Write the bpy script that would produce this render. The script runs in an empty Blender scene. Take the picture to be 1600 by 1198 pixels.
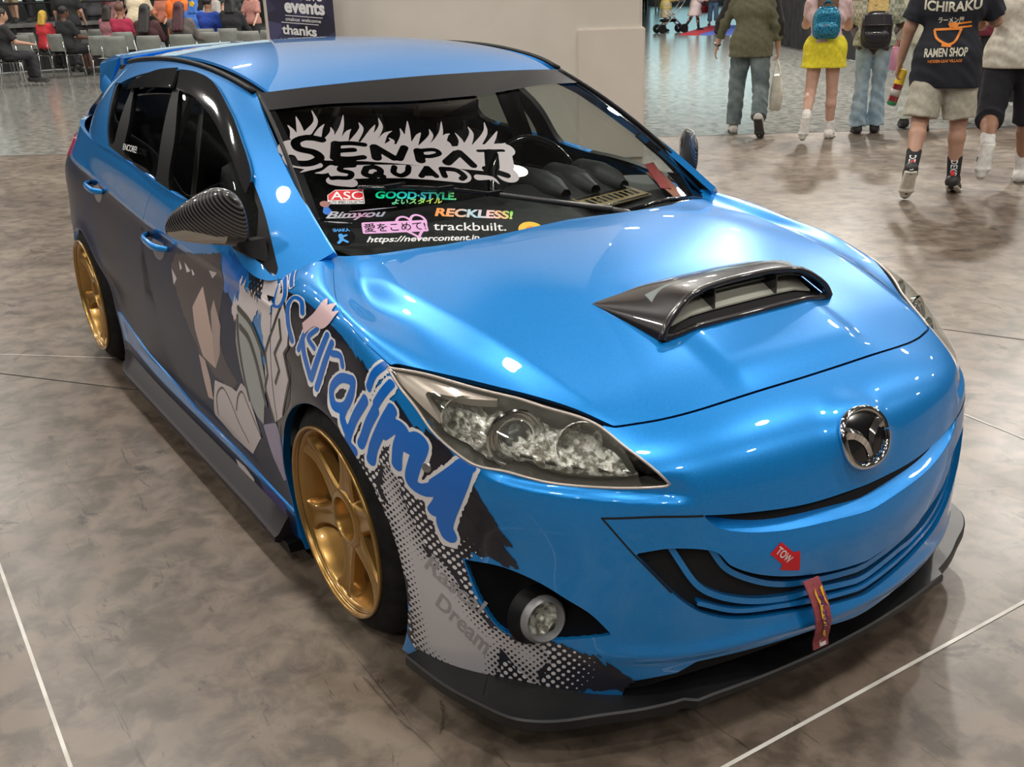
import bpy, bmesh, math, random
import numpy as np
from mathutils import Vector, Matrix
from mathutils.bvhtree import BVHTree

# ------------------------------------------------------------------ camera, world, light, exposure
SC = bpy.context.scene
COL = SC.collection
R = math.radians

cam_data = bpy.data.cameras.new('camera')
cam_data.sensor_width = 36.0
cam_data.lens = 35.85
cam_data.clip_end = 300
CAM = bpy.data.objects.new('camera', cam_data)
COL.objects.link(CAM)
_f = Vector((-0.7828163, 0.50835925, -0.3588447))
_r = Vector((0.55365625, 0.83224757, -0.0287879))
_u = _r.cross(_f)
CAM.matrix_world = Matrix((
    (_r.x, _u.x, -_f.x, 2.15378644),
    (_r.y, _u.y, -_f.y, -1.69946208),
    (_r.z, _u.z, -_f.z, 1.54554843),
    (0, 0, 0, 1)))
SC.camera = CAM

SC.view_settings.view_transform = 'Standard'
SC.view_settings.look = 'None'
SC.view_settings.gamma = 1.0
SC.view_settings.use_curve_mapping = False
SC.view_settings.exposure = 0.22

W = bpy.data.worlds.new('hall_air')
SC.world = W
W.use_nodes = True
W.node_tree.nodes['Background'].inputs[0].default_value = (0.60, 0.62, 0.66, 1)
W.node_tree.nodes['Background'].inputs[1].default_value = 0.30

def lamp(name, loc, power, size, color=(1, .955, .88), rot=(0, 0, 0), shape='DISK', size_y=None, spread=180):
    d = bpy.data.lights.new(name, 'AREA')
    d.energy = power; d.shape = shape; d.size = size; d.color = color; d.spread = R(spread)
    if size_y: d.size_y = size_y
    o = bpy.data.objects.new(name, d)
    o.location = loc; o.rotation_euler = rot
    COL.objects.link(o)
    return o

# rows of high-bay lamps under the hall ceiling
HALL_H = 9.0
LAMPS = [(x, y) for x in (-25, -19, -13, -7.5, -2.5, 3, 9) for y in (-12, -6, -0.5, 5, 11, 17, 24) if (x, y) != (-7.5, 5)]
for _x, _y in LAMPS:
    # the rows over the stands, behind and to the left of the car, burn brighter
    _k = 4.6 if (_x in (-13, -7.5) and _y in (11, 17)) else 2.0 if (_x == -7.5 and _y == -.5) else (1.1 if _x < -16 else .95 if _x > 0 else .7)
    lamp('high_bay_light', (_x, _y, HALL_H - .56), 165 * _k, .55)
def nat_spline(k,P,q):
    """natural cubic spline through P (n,...) at knots k, evaluated at q"""
    k=np.asarray(k,float); P=np.asarray(P,float); n=len(k); h=np.diff(k)
    A=np.zeros((n,n)); R=np.zeros_like(P); A[0,0]=A[-1,-1]=1
    for i in range(1,n-1):
        A[i,i-1]=h[i-1]; A[i,i]=2*(h[i-1]+h[i]); A[i,i+1]=h[i]
        R[i]=6*((P[i+1]-P[i])/h[i]-(P[i]-P[i-1])/h[i-1])
    S=np.linalg.solve(A,R.reshape(n,-1)).reshape(P.shape)
    i=np.clip(np.searchsorted(k,q,side='right')-1,0,n-2)
    sh=(-1,)+(1,)*(P.ndim-1)
    a=((k[i+1]-q)/h[i]).reshape(sh); b=((q-k[i])/h[i]).reshape(sh); hh=h[i].reshape(sh)
    return a*P[i]+b*P[i+1]+((a**3-a)*S[i]+(b**3-b)*S[i+1])*hh*hh/6
class Master:
    """smooth surface through a grid of points; parameters are about metres"""
    def __init__(s,grid,disp=None,sym=False):
        G=np.array(grid,float); s.G=G; s.disp=disp
        if sym:  # mirrored in Y across the first row, for a level tangent there
            G=np.concatenate([G[:0:-1]*[1,-1,1],G]); 
        du=np.linalg.norm(np.diff(G,axis=0),axis=2).mean(1); dv=np.linalg.norm(np.diff(G,axis=1),axis=2).mean(0)
        s.ku=np.r_[0,np.cumsum(du)]; s.kv=np.r_[0,np.cumsum(dv)]
        if sym: s.ku=s.ku-s.ku[len(G)//2]
        s.GG=G; s.U0=0. if sym else s.ku[0]; s.U1=s.ku[-1]; s.V0,s.V1=s.kv[0],s.kv[-1]
    def grid(s,u,v,raw=False):
        """tensor grid: u (n,), v (m,) -> (n,m,3)"""
        A=nat_spline(s.ku,s.GG,np.asarray(u,float))
        B=nat_spline(s.kv,A.transpose(1,0,2),np.asarray(v,float)).transpose(1,0,2)
        if s.disp and not raw: B=s.disp(B,u,v,s)
        return B
    def gridn(s,u,v):
        e=1e-3
        P=s.grid(u,v); a=s.grid(u+e,v)-s.grid(u-e,v); b=s.grid(u,v+e)-s.grid(u,v-e)
        n=np.cross(a,b); n/=np.linalg.norm(n,axis=2,keepdims=True)+1e-12
        return P,n
# ---- right half of the car; |Y| here, mirrored to -Y for the right side
FRONT=[
 # t0 cowl            t1               t2              t3 nose top       t4               t5               t6             t7              t8             t9
 [(-.20,0,.938),(.2,0,.916),(.55,0,.833),(.775,0,.742),(.893,0,.643),(.922,0,.535),(.945,0,.45),(.942,0,.345),(.945,0,.265),(.93,0,.195)],
 [(-.205,.2,.935),(.19,.22,.911),(.535,.24,.828),(.762,.25,.737),(.875,.255,.64),(.90,.255,.535),(.916,.252,.45),(.912,.25,.345),(.912,.25,.265),(.895,.25,.18)],
 [(-.215,.36,.928),(.165,.41,.894),(.48,.45,.806),(.70,.475,.722),(.81,.48,.632),(.83,.475,.535),(.838,.47,.45),(.838,.465,.345),(.835,.462,.265),(.81,.46,.14)],
 [(-.23,.48,.92),(.13,.55,.868),(.40,.61,.800),(.58,.64,.726),(.695,.63,.625),(.725,.62,.535),(.735,.612,.45),(.737,.61,.345),(.735,.605,.265),(.705,.60,.095)],
 [(-.25,.56,.912),(.07,.645,.853),(.30,.70,.806),(.46,.74,.742),(.545,.74,.62),(.57,.73,.535),(.585,.72,.45),(.595,.718,.345),(.595,.715,.265),(.575,.70,.08)],
 [(-.27,.61,.91),(0,.70,.845),(.17,.768,.828),(.28,.81,.745),(.35,.83,.62),(.38,.828,.535),(.40,.822,.45),(.41,.82,.345),(.42,.815,.265),(.42,.80,.09)],
 [(-.30,.65,.915),(-.08,.735,.868),(.03,.79,.835),(.08,.835,.745),(.12,.868,.62),(.13,.875,.535),(.135,.875,.45),(.14,.872,.345),(.14,.865,.265),(.14,.845,.10)],
 [(-.315,.69,.915),(-.215,.765,.882),(-.155,.81,.828),(-.135,.848,.725),(-.12,.868,.62),(-.12,.872,.535),(-.12,.872,.45),(-.12,.87,.345),(-.12,.862,.265),(-.12,.845,.10)],
 [(-.345,.790,.858),(-.345,.812,.832),(-.345,.834,.79),(-.345,.852,.725),(-.345,.862,.62),(-.345,.864,.535),(-.345,.862,.45),(-.345,.858,.345),(-.345,.85,.265),(-.345,.835,.10)],
]
BX=[-.345,-.8,-1.2,-1.6,-2.0,-2.35,-2.64,-2.95,-3.2,-3.38,-3.47]
BYo=[0,0,0,0,0,0.003,.006,-.03,-.11,-.25,-.43]
BELT=[(.790,.858),(.797,.93),(.802,.968),(.802,1.0),(.797,1.018),(.782,1.022),(.755,1.032),(.705,1.04),(.62,1.045),(.47,1.045),(.28,1.045)]
SIDE=[]
for X,dy,(by,bz) in zip(BX,BYo,BELT):
    row=[(X,by,bz),(X,by+.026,bz-.055),(X,.834+dy,.79+.06*(-X-.345)/2.2),(X,.852+dy,.725),(X,.862+dy,.62),(X,.864+dy,.535),(X,.862+dy,.45),(X,.858+dy,.345),(X,.85+dy,.265),(X,.835+dy,.10)]
    if X<-3: row[1]=(X,by+.01,bz-.06)
    if X==-2.35: row=[(x,y-.018*(z<.5),z) for x,y,z in row]
    if X==-2.0: row=[(x,y-.008*(z<.5),z) for x,y,z in row]
    SIDE.append(row)
GB=[(-.25,.673,.932),(-.355,.787,.858),(-.75,.797,.920),(-1.2,.802,.966),(-1.6,.802,.998),(-2.0,.797,1.018),(-2.4,.776,1.024),(-2.70,.72,1.036),(-2.90,.66,1.043)]
GT=[(-.966,.57,1.276),(-1.05,.577,1.297),(-1.22,.583,1.325),(-1.45,.585,1.345),(-1.75,.583,1.352),(-2.05,.575,1.343),(-2.35,.563,1.325),(-2.60,.54,1.298),(-2.78,.51,1.265)]
GLASS=[]
for b,t in zip(GB,GT):
    b=np.array(b);t=np.array(t); row=[]
    for w in (0,.25,.5,.75,1):
        q=b*(1-w)+t*w; q=q+np.array([0,.022,.008])*4*w*(1-w); row.append(q)
    GLASS.append(row)
# roof: rows from centre to the ditch, columns front to back
RX=[0,.3,.62,.85,1.0]
RC=[(-.93,1.293),(-1.05,1.327),(-1.22,1.362),(-1.45,1.388),(-1.75,1.398),(-2.05,1.392),(-2.35,1.376),(-2.65,1.35),(-2.88,1.318)]
ROOF=[]
for w in RX:
    row=[]
    for (cx,cz),t in zip(RC,GT):
        q=np.array([cx,0,cz]); t=np.array(t)
        f=w**2.4
        row.append((cx+(t[0]-cx)*w*w, t[1]*w, cz+(t[2]-cz)*f))
    ROOF.append(row)
# windshield: rows from centre to the pillar, columns bottom to top
WB=[(-.175,0,.883),(-.182,.25,.883),(-.21,.5,.883),(-.245,.64,.883),(-.27,.70,.885)]
WT=[(-.93,0,1.293),(-.935,.22,1.290),(-.945,.42,1.284),(-.957,.52,1.279),(-.966,.57,1.276)]
SHIELD=[]
for b,t in zip(WB,WT):
    b=np.array(b);t=np.array(t); row=[]
    for w in (0,.25,.5,.75,1):
        q=b*(1-w)+t*w; q=q+np.array([.018,0,.03])*4*w*(1-w); row.append(q)
    SHIELD.append(row)
def smooth(x,a,b):
    t=np.clip((x-a)/(b-a),0,1); return t*t*(3-2*t)
def narrow(rows,k=.022):
    return [[(x,(y-k*min(1,max(0,(y-.78)/.07)) if y>.78 else y),z) for x,y,z in r] for r in rows]
FRONT=narrow(FRONT); SIDE=narrow(SIDE)
M=dict(front=Master(FRONT,sym=True),side=Master(SIDE),glass=Master(GLASS),roof=Master(ROOF,sym=True),shield=Master(SHIELD,sym=True))
TR={
 'hood':[[(-0.046,0.0352),(-0.2869,0.0508),(-0.4839,0.0401),(-0.6226,0.0182),(-0.9102,0.0),(-1.1841,0.009)],[(-1.1841,0.009),(-1.2139,0.162),(-1.2009,0.3777),(-1.1221,0.4808),(-1.0381,0.5334),(-0.973,0.5628),(-0.9331,0.5873)],[(-0.9325,0.5851),(-0.8983,0.57),(-0.7495,0.5553),(-0.6379,0.5709),(-0.5606,0.6045),(-0.4913,0.6634)],[(-0.4913,0.6634),(-0.432,0.6583),(-0.2112,0.6546),(-0.0758,0.6565),(0.0152,0.6541)]],
 'headlight':[[(-0.947,0.5956),(-0.8178,0.5721),(-0.6446,0.5871),(-0.5818,0.613),(-0.5186,0.6533),(-0.4909,0.7123),(-0.4479,0.7966)],[(-0.4479,0.7966),(-0.4637,0.8005),(-0.611,0.7927),(-0.6697,0.7884),(-0.7359,0.776),(-0.7899,0.7708),(-0.8236,0.754),(-0.8658,0.7212),(-0.8933,0.6783),(-0.9272,0.637),(-0.947,0.5956)]],
 'hl_chrome':[[(-0.9399,0.5982),(-0.8193,0.5766),(-0.6462,0.5906)],[(-0.6462,0.5906),(-0.8526,0.6256)],[(-0.8526,0.6256),(-0.8625,0.6421),(-0.8444,0.7063)],[(-0.8444,0.7063),(-0.9262,0.6336),(-0.9399,0.5982)]],
 'noseL':[[(-0.5186,0.6533),(-0.4909,0.7123),(-0.4479,0.7966)],[(-0.4479,0.7966),(-0.3966,0.8352)]],
 'hl_crease':[[(-0.785,0.7846),(-0.6997,0.7989),(-0.5738,0.8107),(-0.3966,0.8352)]],
 'bump_top':[[(-1.0968,0.838),(-0.8507,0.7395)]],
 'arch':[[(-1.5571,1.0076),(-1.4235,0.8446),(-1.3177,0.8095),(-1.1609,0.8193),(-1.1044,0.841),(-1.0638,0.8996),(-1.0421,0.9542),(-1.0238,1.0486),(-1.0122,1.1625),(-1.03,1.2831),(-1.0145,1.2951)]],
 'bump_bot':[[(-1.0145,1.2951),(-0.9728,1.3074),(-0.8987,1.3091),(-0.8289,1.3096),(-0.6981,1.2797),(-0.5517,1.2559),(-0.4449,1.254),(-0.4068,1.2222),(-0.2141,1.2145),(-0.1272,1.2123),(0.0176,1.2465)]],
 'slot_top':[[(-0.396,0.8638),(-0.3008,0.8748),(-0.1674,0.8867),(-0.0062,0.89)]],
 'slot_bot':[[(-0.396,0.8638),(-0.3744,0.887),(-0.3403,0.9047),(-0.2426,0.925),(-0.1005,0.9363),(-0.0093,0.9451)]],
 'grille_l':[[(-0.589,0.8557),(-0.5592,0.9038),(-0.5352,0.9396),(-0.4695,1.0271),(-0.4096,1.0829),(-0.3276,1.1172),(-0.2137,1.1314),(-0.133,1.1396),(-0.0019,1.1522)]],
 'grille_t':[[(-0.589,0.8557),(-0.4914,0.8555),(-0.3961,0.8649)]],
 'hole_b':[[(-0.5373,0.9316),(-0.4695,1.0257),(-0.4096,1.0829),(-0.3276,1.1158),(-0.2138,1.1299),(-0.133,1.1396),(-0.0112,1.1524)]],
 'hole_t':[[(-0.5373,0.9316),(-0.4647,0.9244),(-0.3793,0.9423),(-0.3462,0.9822),(-0.2844,1.0172),(-0.202,1.0429),(-0.094,1.0617),(-0.0062,1.0703)]],
 'bar1':[[(-0.382,0.9405),(-0.3523,0.995),(-0.2955,1.036),(-0.2266,1.0646),(-0.138,1.0796),(-0.0162,1.0926)]],
 'bar2':[[(-0.4647,0.9244),(-0.4169,1.0187),(-0.3681,1.059),(-0.2908,1.0878),(-0.2017,1.1009),(-0.1356,1.102),(-0.0136,1.118)]],
 'cheek':[[(-0.5416,0.9461),(-0.4695,1.0535),(-0.4394,1.0923),(-0.3778,1.1162),(-0.2132,1.141)]],
 'lowlip':[[(-0.5572,1.1796),(-0.4534,1.1857),(-0.3608,1.1833),(-0.2178,1.1727),(-0.1305,1.1742)]],
 'foghole':[[(-0.8698,1.004),(-0.7951,0.9998),(-0.7292,1.0174),(-0.6744,1.0482),(-0.6294,1.078),(-0.5901,1.1263)],[(-0.5901,1.1263),(-0.6434,1.1406),(-0.7241,1.1605),(-0.7827,1.1645),(-0.8179,1.1444),(-0.8444,1.0922),(-0.8588,1.046),(-0.8698,1.004)]],
 'fogedge':[[(-0.8145,1.0188),(-0.8181,1.062),(-0.7974,1.1077),(-0.7704,1.1536)]],
 'fog':[[(-0.7218,1.1021),(-0.7195,1.0465),(-0.6654,1.0904),(-0.7242,1.162),(-0.7774,1.1172)]],
 'fenderA':[[(-1.1781,0.0),(-1.3768,0.101),(-1.5313,0.0),(-1.58,0.0571)]],
 'doorF':[[(-1.58,0.0571),(-1.58,0.4259),(-1.5775,0.6643),(-1.58,0.8035),(-1.58,0.922),(-1.58,1.0362),(-1.58,1.1459)]],
 'doorFs':[[(0.0445,0.0),(0.023,0.0726),(0.0065,0.2982),(0.0247,0.4093),(0.0405,0.5268),(0.0589,0.6505),(0.0861,0.7754)]],
 'ridge':[[(-1.2283,0.0592),(-0.8144,0.1467),(-0.6906,0.294),(-0.612,0.4145),(-0.54,0.524),(-0.4996,0.6201),(-0.4839,0.6616)]],
 'valley':[[(-0.23,0.4868),(-0.2116,0.544),(-0.1822,0.6079)]],
 'scoop':[[(-0.2937,0.3762),(-0.189,0.3644),(-0.055,0.3571),(0.1305,0.3572),(0.3502,0.3563),(0.498,0.352),(0.5158,0.3565)],[(0.5158,0.3565),(0.4759,0.4132),(0.4686,0.4431),(0.4106,0.4681)],[(0.4106,0.4681),(0.2941,0.4987),(0.2075,0.5137),(0.0278,0.5157),(-0.1274,0.5197),(-0.196,0.5202)],[(-0.196,0.5202),(-0.2219,0.5019),(-0.2385,0.4793)],[(-0.2385,0.4793),(-0.2567,0.4426),(-0.2764,0.4054),(-0.2937,0.3762)]],
 'mouth':[[(-0.2294,0.4753),(-0.1624,0.4475),(-0.106,0.4346),(0.0082,0.4277),(0.1229,0.4275),(0.3432,0.426),(0.4515,0.4282),(0.4564,0.447)],[(0.4564,0.447),(0.4106,0.4681),(0.2941,0.4987),(0.2075,0.5137),(0.0278,0.5157),(-0.1274,0.5197),(-0.196,0.5202),(-0.2219,0.5019),(-0.2294,0.4753)]],
 'emblem':[[(0.0016,0.7985),(0.0331,0.7495),(0.0759,0.817),(-0.0109,0.8453),(-0.0611,0.7745)]],
 'dlo':[[(0.128,0.2375),(0.1712,0.3287),(0.2502,0.3992),(0.4478,0.4418),(0.6574,0.4718),(0.9074,0.4752),(1.0868,0.4626),(1.4165,0.428),(1.6162,0.394),(1.7451,0.3598)],[(1.8586,0.3585),(1.7875,0.2956),(1.6465,0.1664),(1.571,0.0766),(1.5082,0.0187)],[(1.5082,0.0187),(1.2929,0.0034),(1.0973,0.0017),(0.9007,0.0074),(0.7713,0.0056),(0.6623,0.0),(0.4342,0.0),(0.2399,0.0523),(0.1702,0.0377)],[(0.1702,0.0377),(0.1345,0.0091),(0.1173,0.0206)],[(0.1173,0.0206),(0.1098,0.153),(0.1275,0.2373)]],
 'pane_q':[[(1.8037,0.3479),(1.5915,0.3991),(1.5166,0.3953),(1.4806,0.3134),(1.448,0.0681),(1.485,0.0323),(1.5191,0.0468),(1.5625,0.0876),(1.669,0.2163),(1.8037,0.3479)]],
 'pane_r':[[(1.4693,0.3705),(1.2285,0.4367),(0.9949,0.4622),(0.9317,0.3446),(0.9213,0.0201),(1.0799,0.014),(1.2971,0.0234),(1.3267,0.1775),(1.4693,0.3705)]],
 'pane_f':[[(0.9115,0.4699),(0.7081,0.4794),(0.463,0.4632),(0.2195,0.4055),(0.1322,0.2663),(0.1382,0.189),(0.1343,0.1569),(0.1819,0.079),(0.3001,0.0495),(0.6272,0.0),(0.7941,0.014),(0.7864,0.2208),(0.9115,0.4699)]],
 'visor_f':[[(0.8973,0.4713),(0.7081,0.4794),(0.4652,0.4664),(0.2195,0.4055),(0.1439,0.3337),(0.1196,0.2474),(0.1585,0.1926)],[(0.1585,0.1926),(0.2266,0.2817),(0.3439,0.3258),(0.5117,0.3569),(0.6614,0.382),(0.8478,0.386)],[(0.8478,0.386),(0.8973,0.4713)]],
 'visor_r':[[(1.4897,0.3644),(1.2315,0.4385),(0.9316,0.4765)],[(0.9316,0.4765),(0.91,0.3834)],[(0.91,0.3834),(1.3802,0.335),(1.4841,0.3213)],[(1.4841,0.3213),(1.4897,0.3644)]],
 'doorseam':[[(0.9416,0.0),(1.0686,0.0376),(1.1755,0.1268),(1.2455,0.2032),(1.2388,0.2648),(1.2127,0.3505),(1.1559,0.4903),(1.104,0.6748),(0.9754,0.7518),(0.918,0.7832)]],
 'rdoor':[[(1.9099,0.0225),(2.1252,0.1084),(2.0925,0.2149),(2.0428,0.3109),(1.9996,0.4122),(1.9265,0.5092),(1.8287,0.5879),(1.6551,0.6419),(1.5951,0.7221)]],
 'doorbot':[[(1.6653,0.6121),(1.4179,0.7655),(0.8784,0.8098),(0.3935,0.8149),(0.0324,0.8264)]],
 'skirt_top':[[(1.9191,0.7718),(1.6722,0.7995),(1.3532,0.83),(1.0856,0.8637),(0.6497,0.8484),(0.2002,0.8223),(0.0209,0.811)]],
 'skirt_bot':[[(1.9659,0.9195),(1.4749,0.9022),(0.8634,0.9115),(0.3157,0.905),(0.0296,0.8877)]],
 'rarch':[[(2.6658,0.4766),(2.3456,0.4147),(2.1624,0.4077),(2.0035,0.4638),(1.9984,0.6194),(1.8562,0.71),(1.7813,0.7591)]],
 'handleF':[[(1.2282,0.2129),(1.127,0.2272),(0.9586,0.2223),(0.9466,0.237),(1.0258,0.2947),(1.112,0.2953),(1.2027,0.2527)]],
 'handleR':[[(2.0609,0.1662),(1.866,0.1579),(1.832,0.1792),(1.9004,0.2246),(1.9955,0.2043)]],
 'crease':[[(2.0909,0.123),(1.6906,0.1512),(1.2496,0.171)]],
}
FD={
 'navy':[[(-1.58,0.0855),(-1.4933,0.3692),(-1.3002,0.5004),(-1.1882,0.5521),(-1.0762,0.6112),(-1.013,0.6602),(-0.9568,0.6762),(-0.9165,0.7097),(-0.8694,0.7317),(-0.8402,0.7494)],[(-0.8402,0.7494),(-0.8162,0.7896),(-0.8047,0.8245),(-0.7961,0.8905),(-0.7843,0.9463),(-0.7782,0.9997)],[(-0.7782,0.9997),(-0.8504,0.9976),(-0.8508,1.0841),(-0.8204,1.1454),(-0.7825,1.1636),(-0.7236,1.1595)],[(-0.7236,1.1595),(-0.6857,1.1657),(-0.6229,1.1924),(-0.5498,1.2504)],[(-0.5498,1.2504),(-0.6925,1.2836),(-0.8278,1.3128),(-0.8981,1.3128),(-0.9719,1.3128),(-1.0193,1.295),(-1.0256,1.1701),(-1.035,1.0543),(-1.0634,0.9241),(-1.1135,0.8529),(-1.2187,0.809),(-1.3994,0.8687),(-1.58,1.0364),(-1.58,1.191)],[(-1.58,1.191),(-1.58,1.1811),(-1.58,0.839),(-1.58,0.0855)]],
 'splash':[[(-1.0276,0.8416),(-0.9996,0.8527),(-0.9843,0.9172),(-0.9648,0.9781),(-0.9454,1.0127),(-0.9071,1.0268),(-0.8741,1.0801),(-0.842,1.1366),(-0.8007,1.162),(-0.7591,1.1656),(-0.7303,1.1807),(-0.7099,1.2055)],[(-0.7099,1.2055),(-0.7242,1.2374),(-0.7359,1.2682),(-0.7547,1.2439),(-0.7734,1.2411),(-0.7916,1.2244)],[(-0.7916,1.2244),(-0.807,1.2176),(-0.8178,1.2586),(-0.8257,1.3093)],[(-0.8257,1.3093),(-0.8986,1.3095),(-0.9707,1.2954),(-1.0107,1.2862),(-1.0143,1.2085),(-1.0164,1.1051),(-1.0253,1.0042),(-1.0376,0.9386),(-1.0489,0.8937),(-1.0276,0.8416)]],
 'streak1':[[(-0.826,0.8215),(-0.8054,0.8794),(-0.7812,0.9421)]],
 'streak2':[[(-0.8278,0.8645),(-0.808,0.9152),(-0.7844,0.9835)]],
 'bsplash':[[(-0.7723,1.2055),(-0.7014,1.1742),(-0.6427,1.2018),(-0.5511,1.2559),(-0.6973,1.2868),(-0.8087,1.3088),(-0.7928,1.2527),(-0.7723,1.2055)]],
 'L0':[[(-1.4692,0.33),(-1.5132,0.0),(-1.4921,0.0),(-1.5026,0.0),(-1.5308,0.0),(-1.5659,0.0),(-1.5532,0.0718),(-1.5072,0.3816),(-1.5288,0.485),(-1.5715,0.4793),(-1.58,0.3389),(-1.58,0.0888)]],
 'L1':[[(-1.3924,0.5175),(-1.403,0.4586),(-1.4475,0.4369),(-1.4796,0.4874),(-1.4718,0.5784),(-1.443,0.6382)]],
 'L2':[[(-1.3833,0.6212),(-1.3691,0.666),(-1.332,0.7249)]],
 'L3':[[(-1.2509,0.5761),(-1.2976,0.6658),(-1.3247,0.7266)]],
 'L4':[[(-1.2236,0.5983),(-1.2588,0.6657),(-1.2931,0.7427)]],
 'L5':[[(-1.2219,0.6319),(-1.1762,0.6303),(-1.165,0.6537)]],
 'L6':[[(-1.1114,0.6786),(-1.1764,0.6896),(-1.2183,0.7249),(-1.205,0.759),(-1.1587,0.7513),(-1.1226,0.7125),(-1.1089,0.6792)]],
 'L7':[[(-1.1252,0.7132),(-1.1633,0.7706),(-1.1466,0.7988)]],
 'L8':[[(-1.0591,0.708),(-1.1165,0.768),(-1.1382,0.8249),(-1.1151,0.8391)]],
 'L9':[[(-1.0201,0.7183),(-1.0594,0.7624),(-1.0914,0.8138)]],
 'L10':[[(-0.9514,0.5906),(-1.0044,0.6332),(-1.0373,0.6747)]],
 'L11':[[(-0.9439,0.6381),(-0.9847,0.6745),(-1.0171,0.7064)]],
 'L12':[[(-0.9603,0.7016),(-1.0079,0.7529),(-1.0464,0.8043),(-1.0611,0.8408)]],
 'L13':[[(-1.0044,0.7628),(-0.9607,0.7351),(-0.9387,0.7395),(-0.9663,0.7816),(-0.9814,0.8242)]],
 'L14':[[(-0.9424,0.7715),(-0.909,0.7469),(-0.897,0.753),(-0.9312,0.8071),(-0.95,0.8529),(-0.9255,0.8627),(-0.8921,0.848)]],
 'L15':[[(-0.8059,0.7701),(-0.8406,0.7988),(-0.8903,0.8412)]],
 'L16':[[(-0.8184,0.782),(-0.8608,0.8625),(-0.8941,0.9278),(-0.8924,0.9537)]],
 'L17':[[(-0.8659,0.827),(-0.8947,0.88),(-0.9155,0.9081)]],
 'L18':[[(-1.3496,0.5577),(-1.3751,0.5982),(-1.4027,0.6581)]],
 'L19':[[(-1.306,0.5655),(-1.3512,0.6051),(-1.3172,0.6332)]],
 'wing':[[(-1.3889,0.5603),(-1.3275,0.5039),(-1.2785,0.4181)],[(-1.2785,0.4181),(-1.256,0.3902),(-1.2561,0.4358)],[(-1.2561,0.4358),(-1.2062,0.395),(-1.2285,0.4592),(-1.1849,0.4342)],[(-1.1849,0.4342),(-1.239,0.5252),(-1.2807,0.5601),(-1.3237,0.5593),(-1.3751,0.5982)],[(-1.3751,0.5982),(-1.3889,0.5603)]],
 'tow':[[(-0.2391,0.9489),(-0.2132,0.9794)],[(-0.2132,0.9794),(-0.1968,0.981)],[(-0.1968,0.981),(-0.194,1.0307)],[(-0.194,1.0307),(-0.2433,1.0155)],[(-0.2433,1.0155),(-0.2363,1.0051)],[(-0.2363,1.0051),(-0.2653,0.971)],[(-0.2653,0.971),(-0.2391,0.9489)]],
 'towtxt':[[(-0.2544,0.9709),(-0.225,1.0053),(-0.2419,0.9576)]],
 'rascal':[[(-0.9619,1.0559),(-0.8491,1.1313),(-0.9407,1.0194)]],
 'dream':[[(-0.9489,1.1427),(-0.8466,1.2278),(-0.9275,1.1041)]],
}
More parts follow.
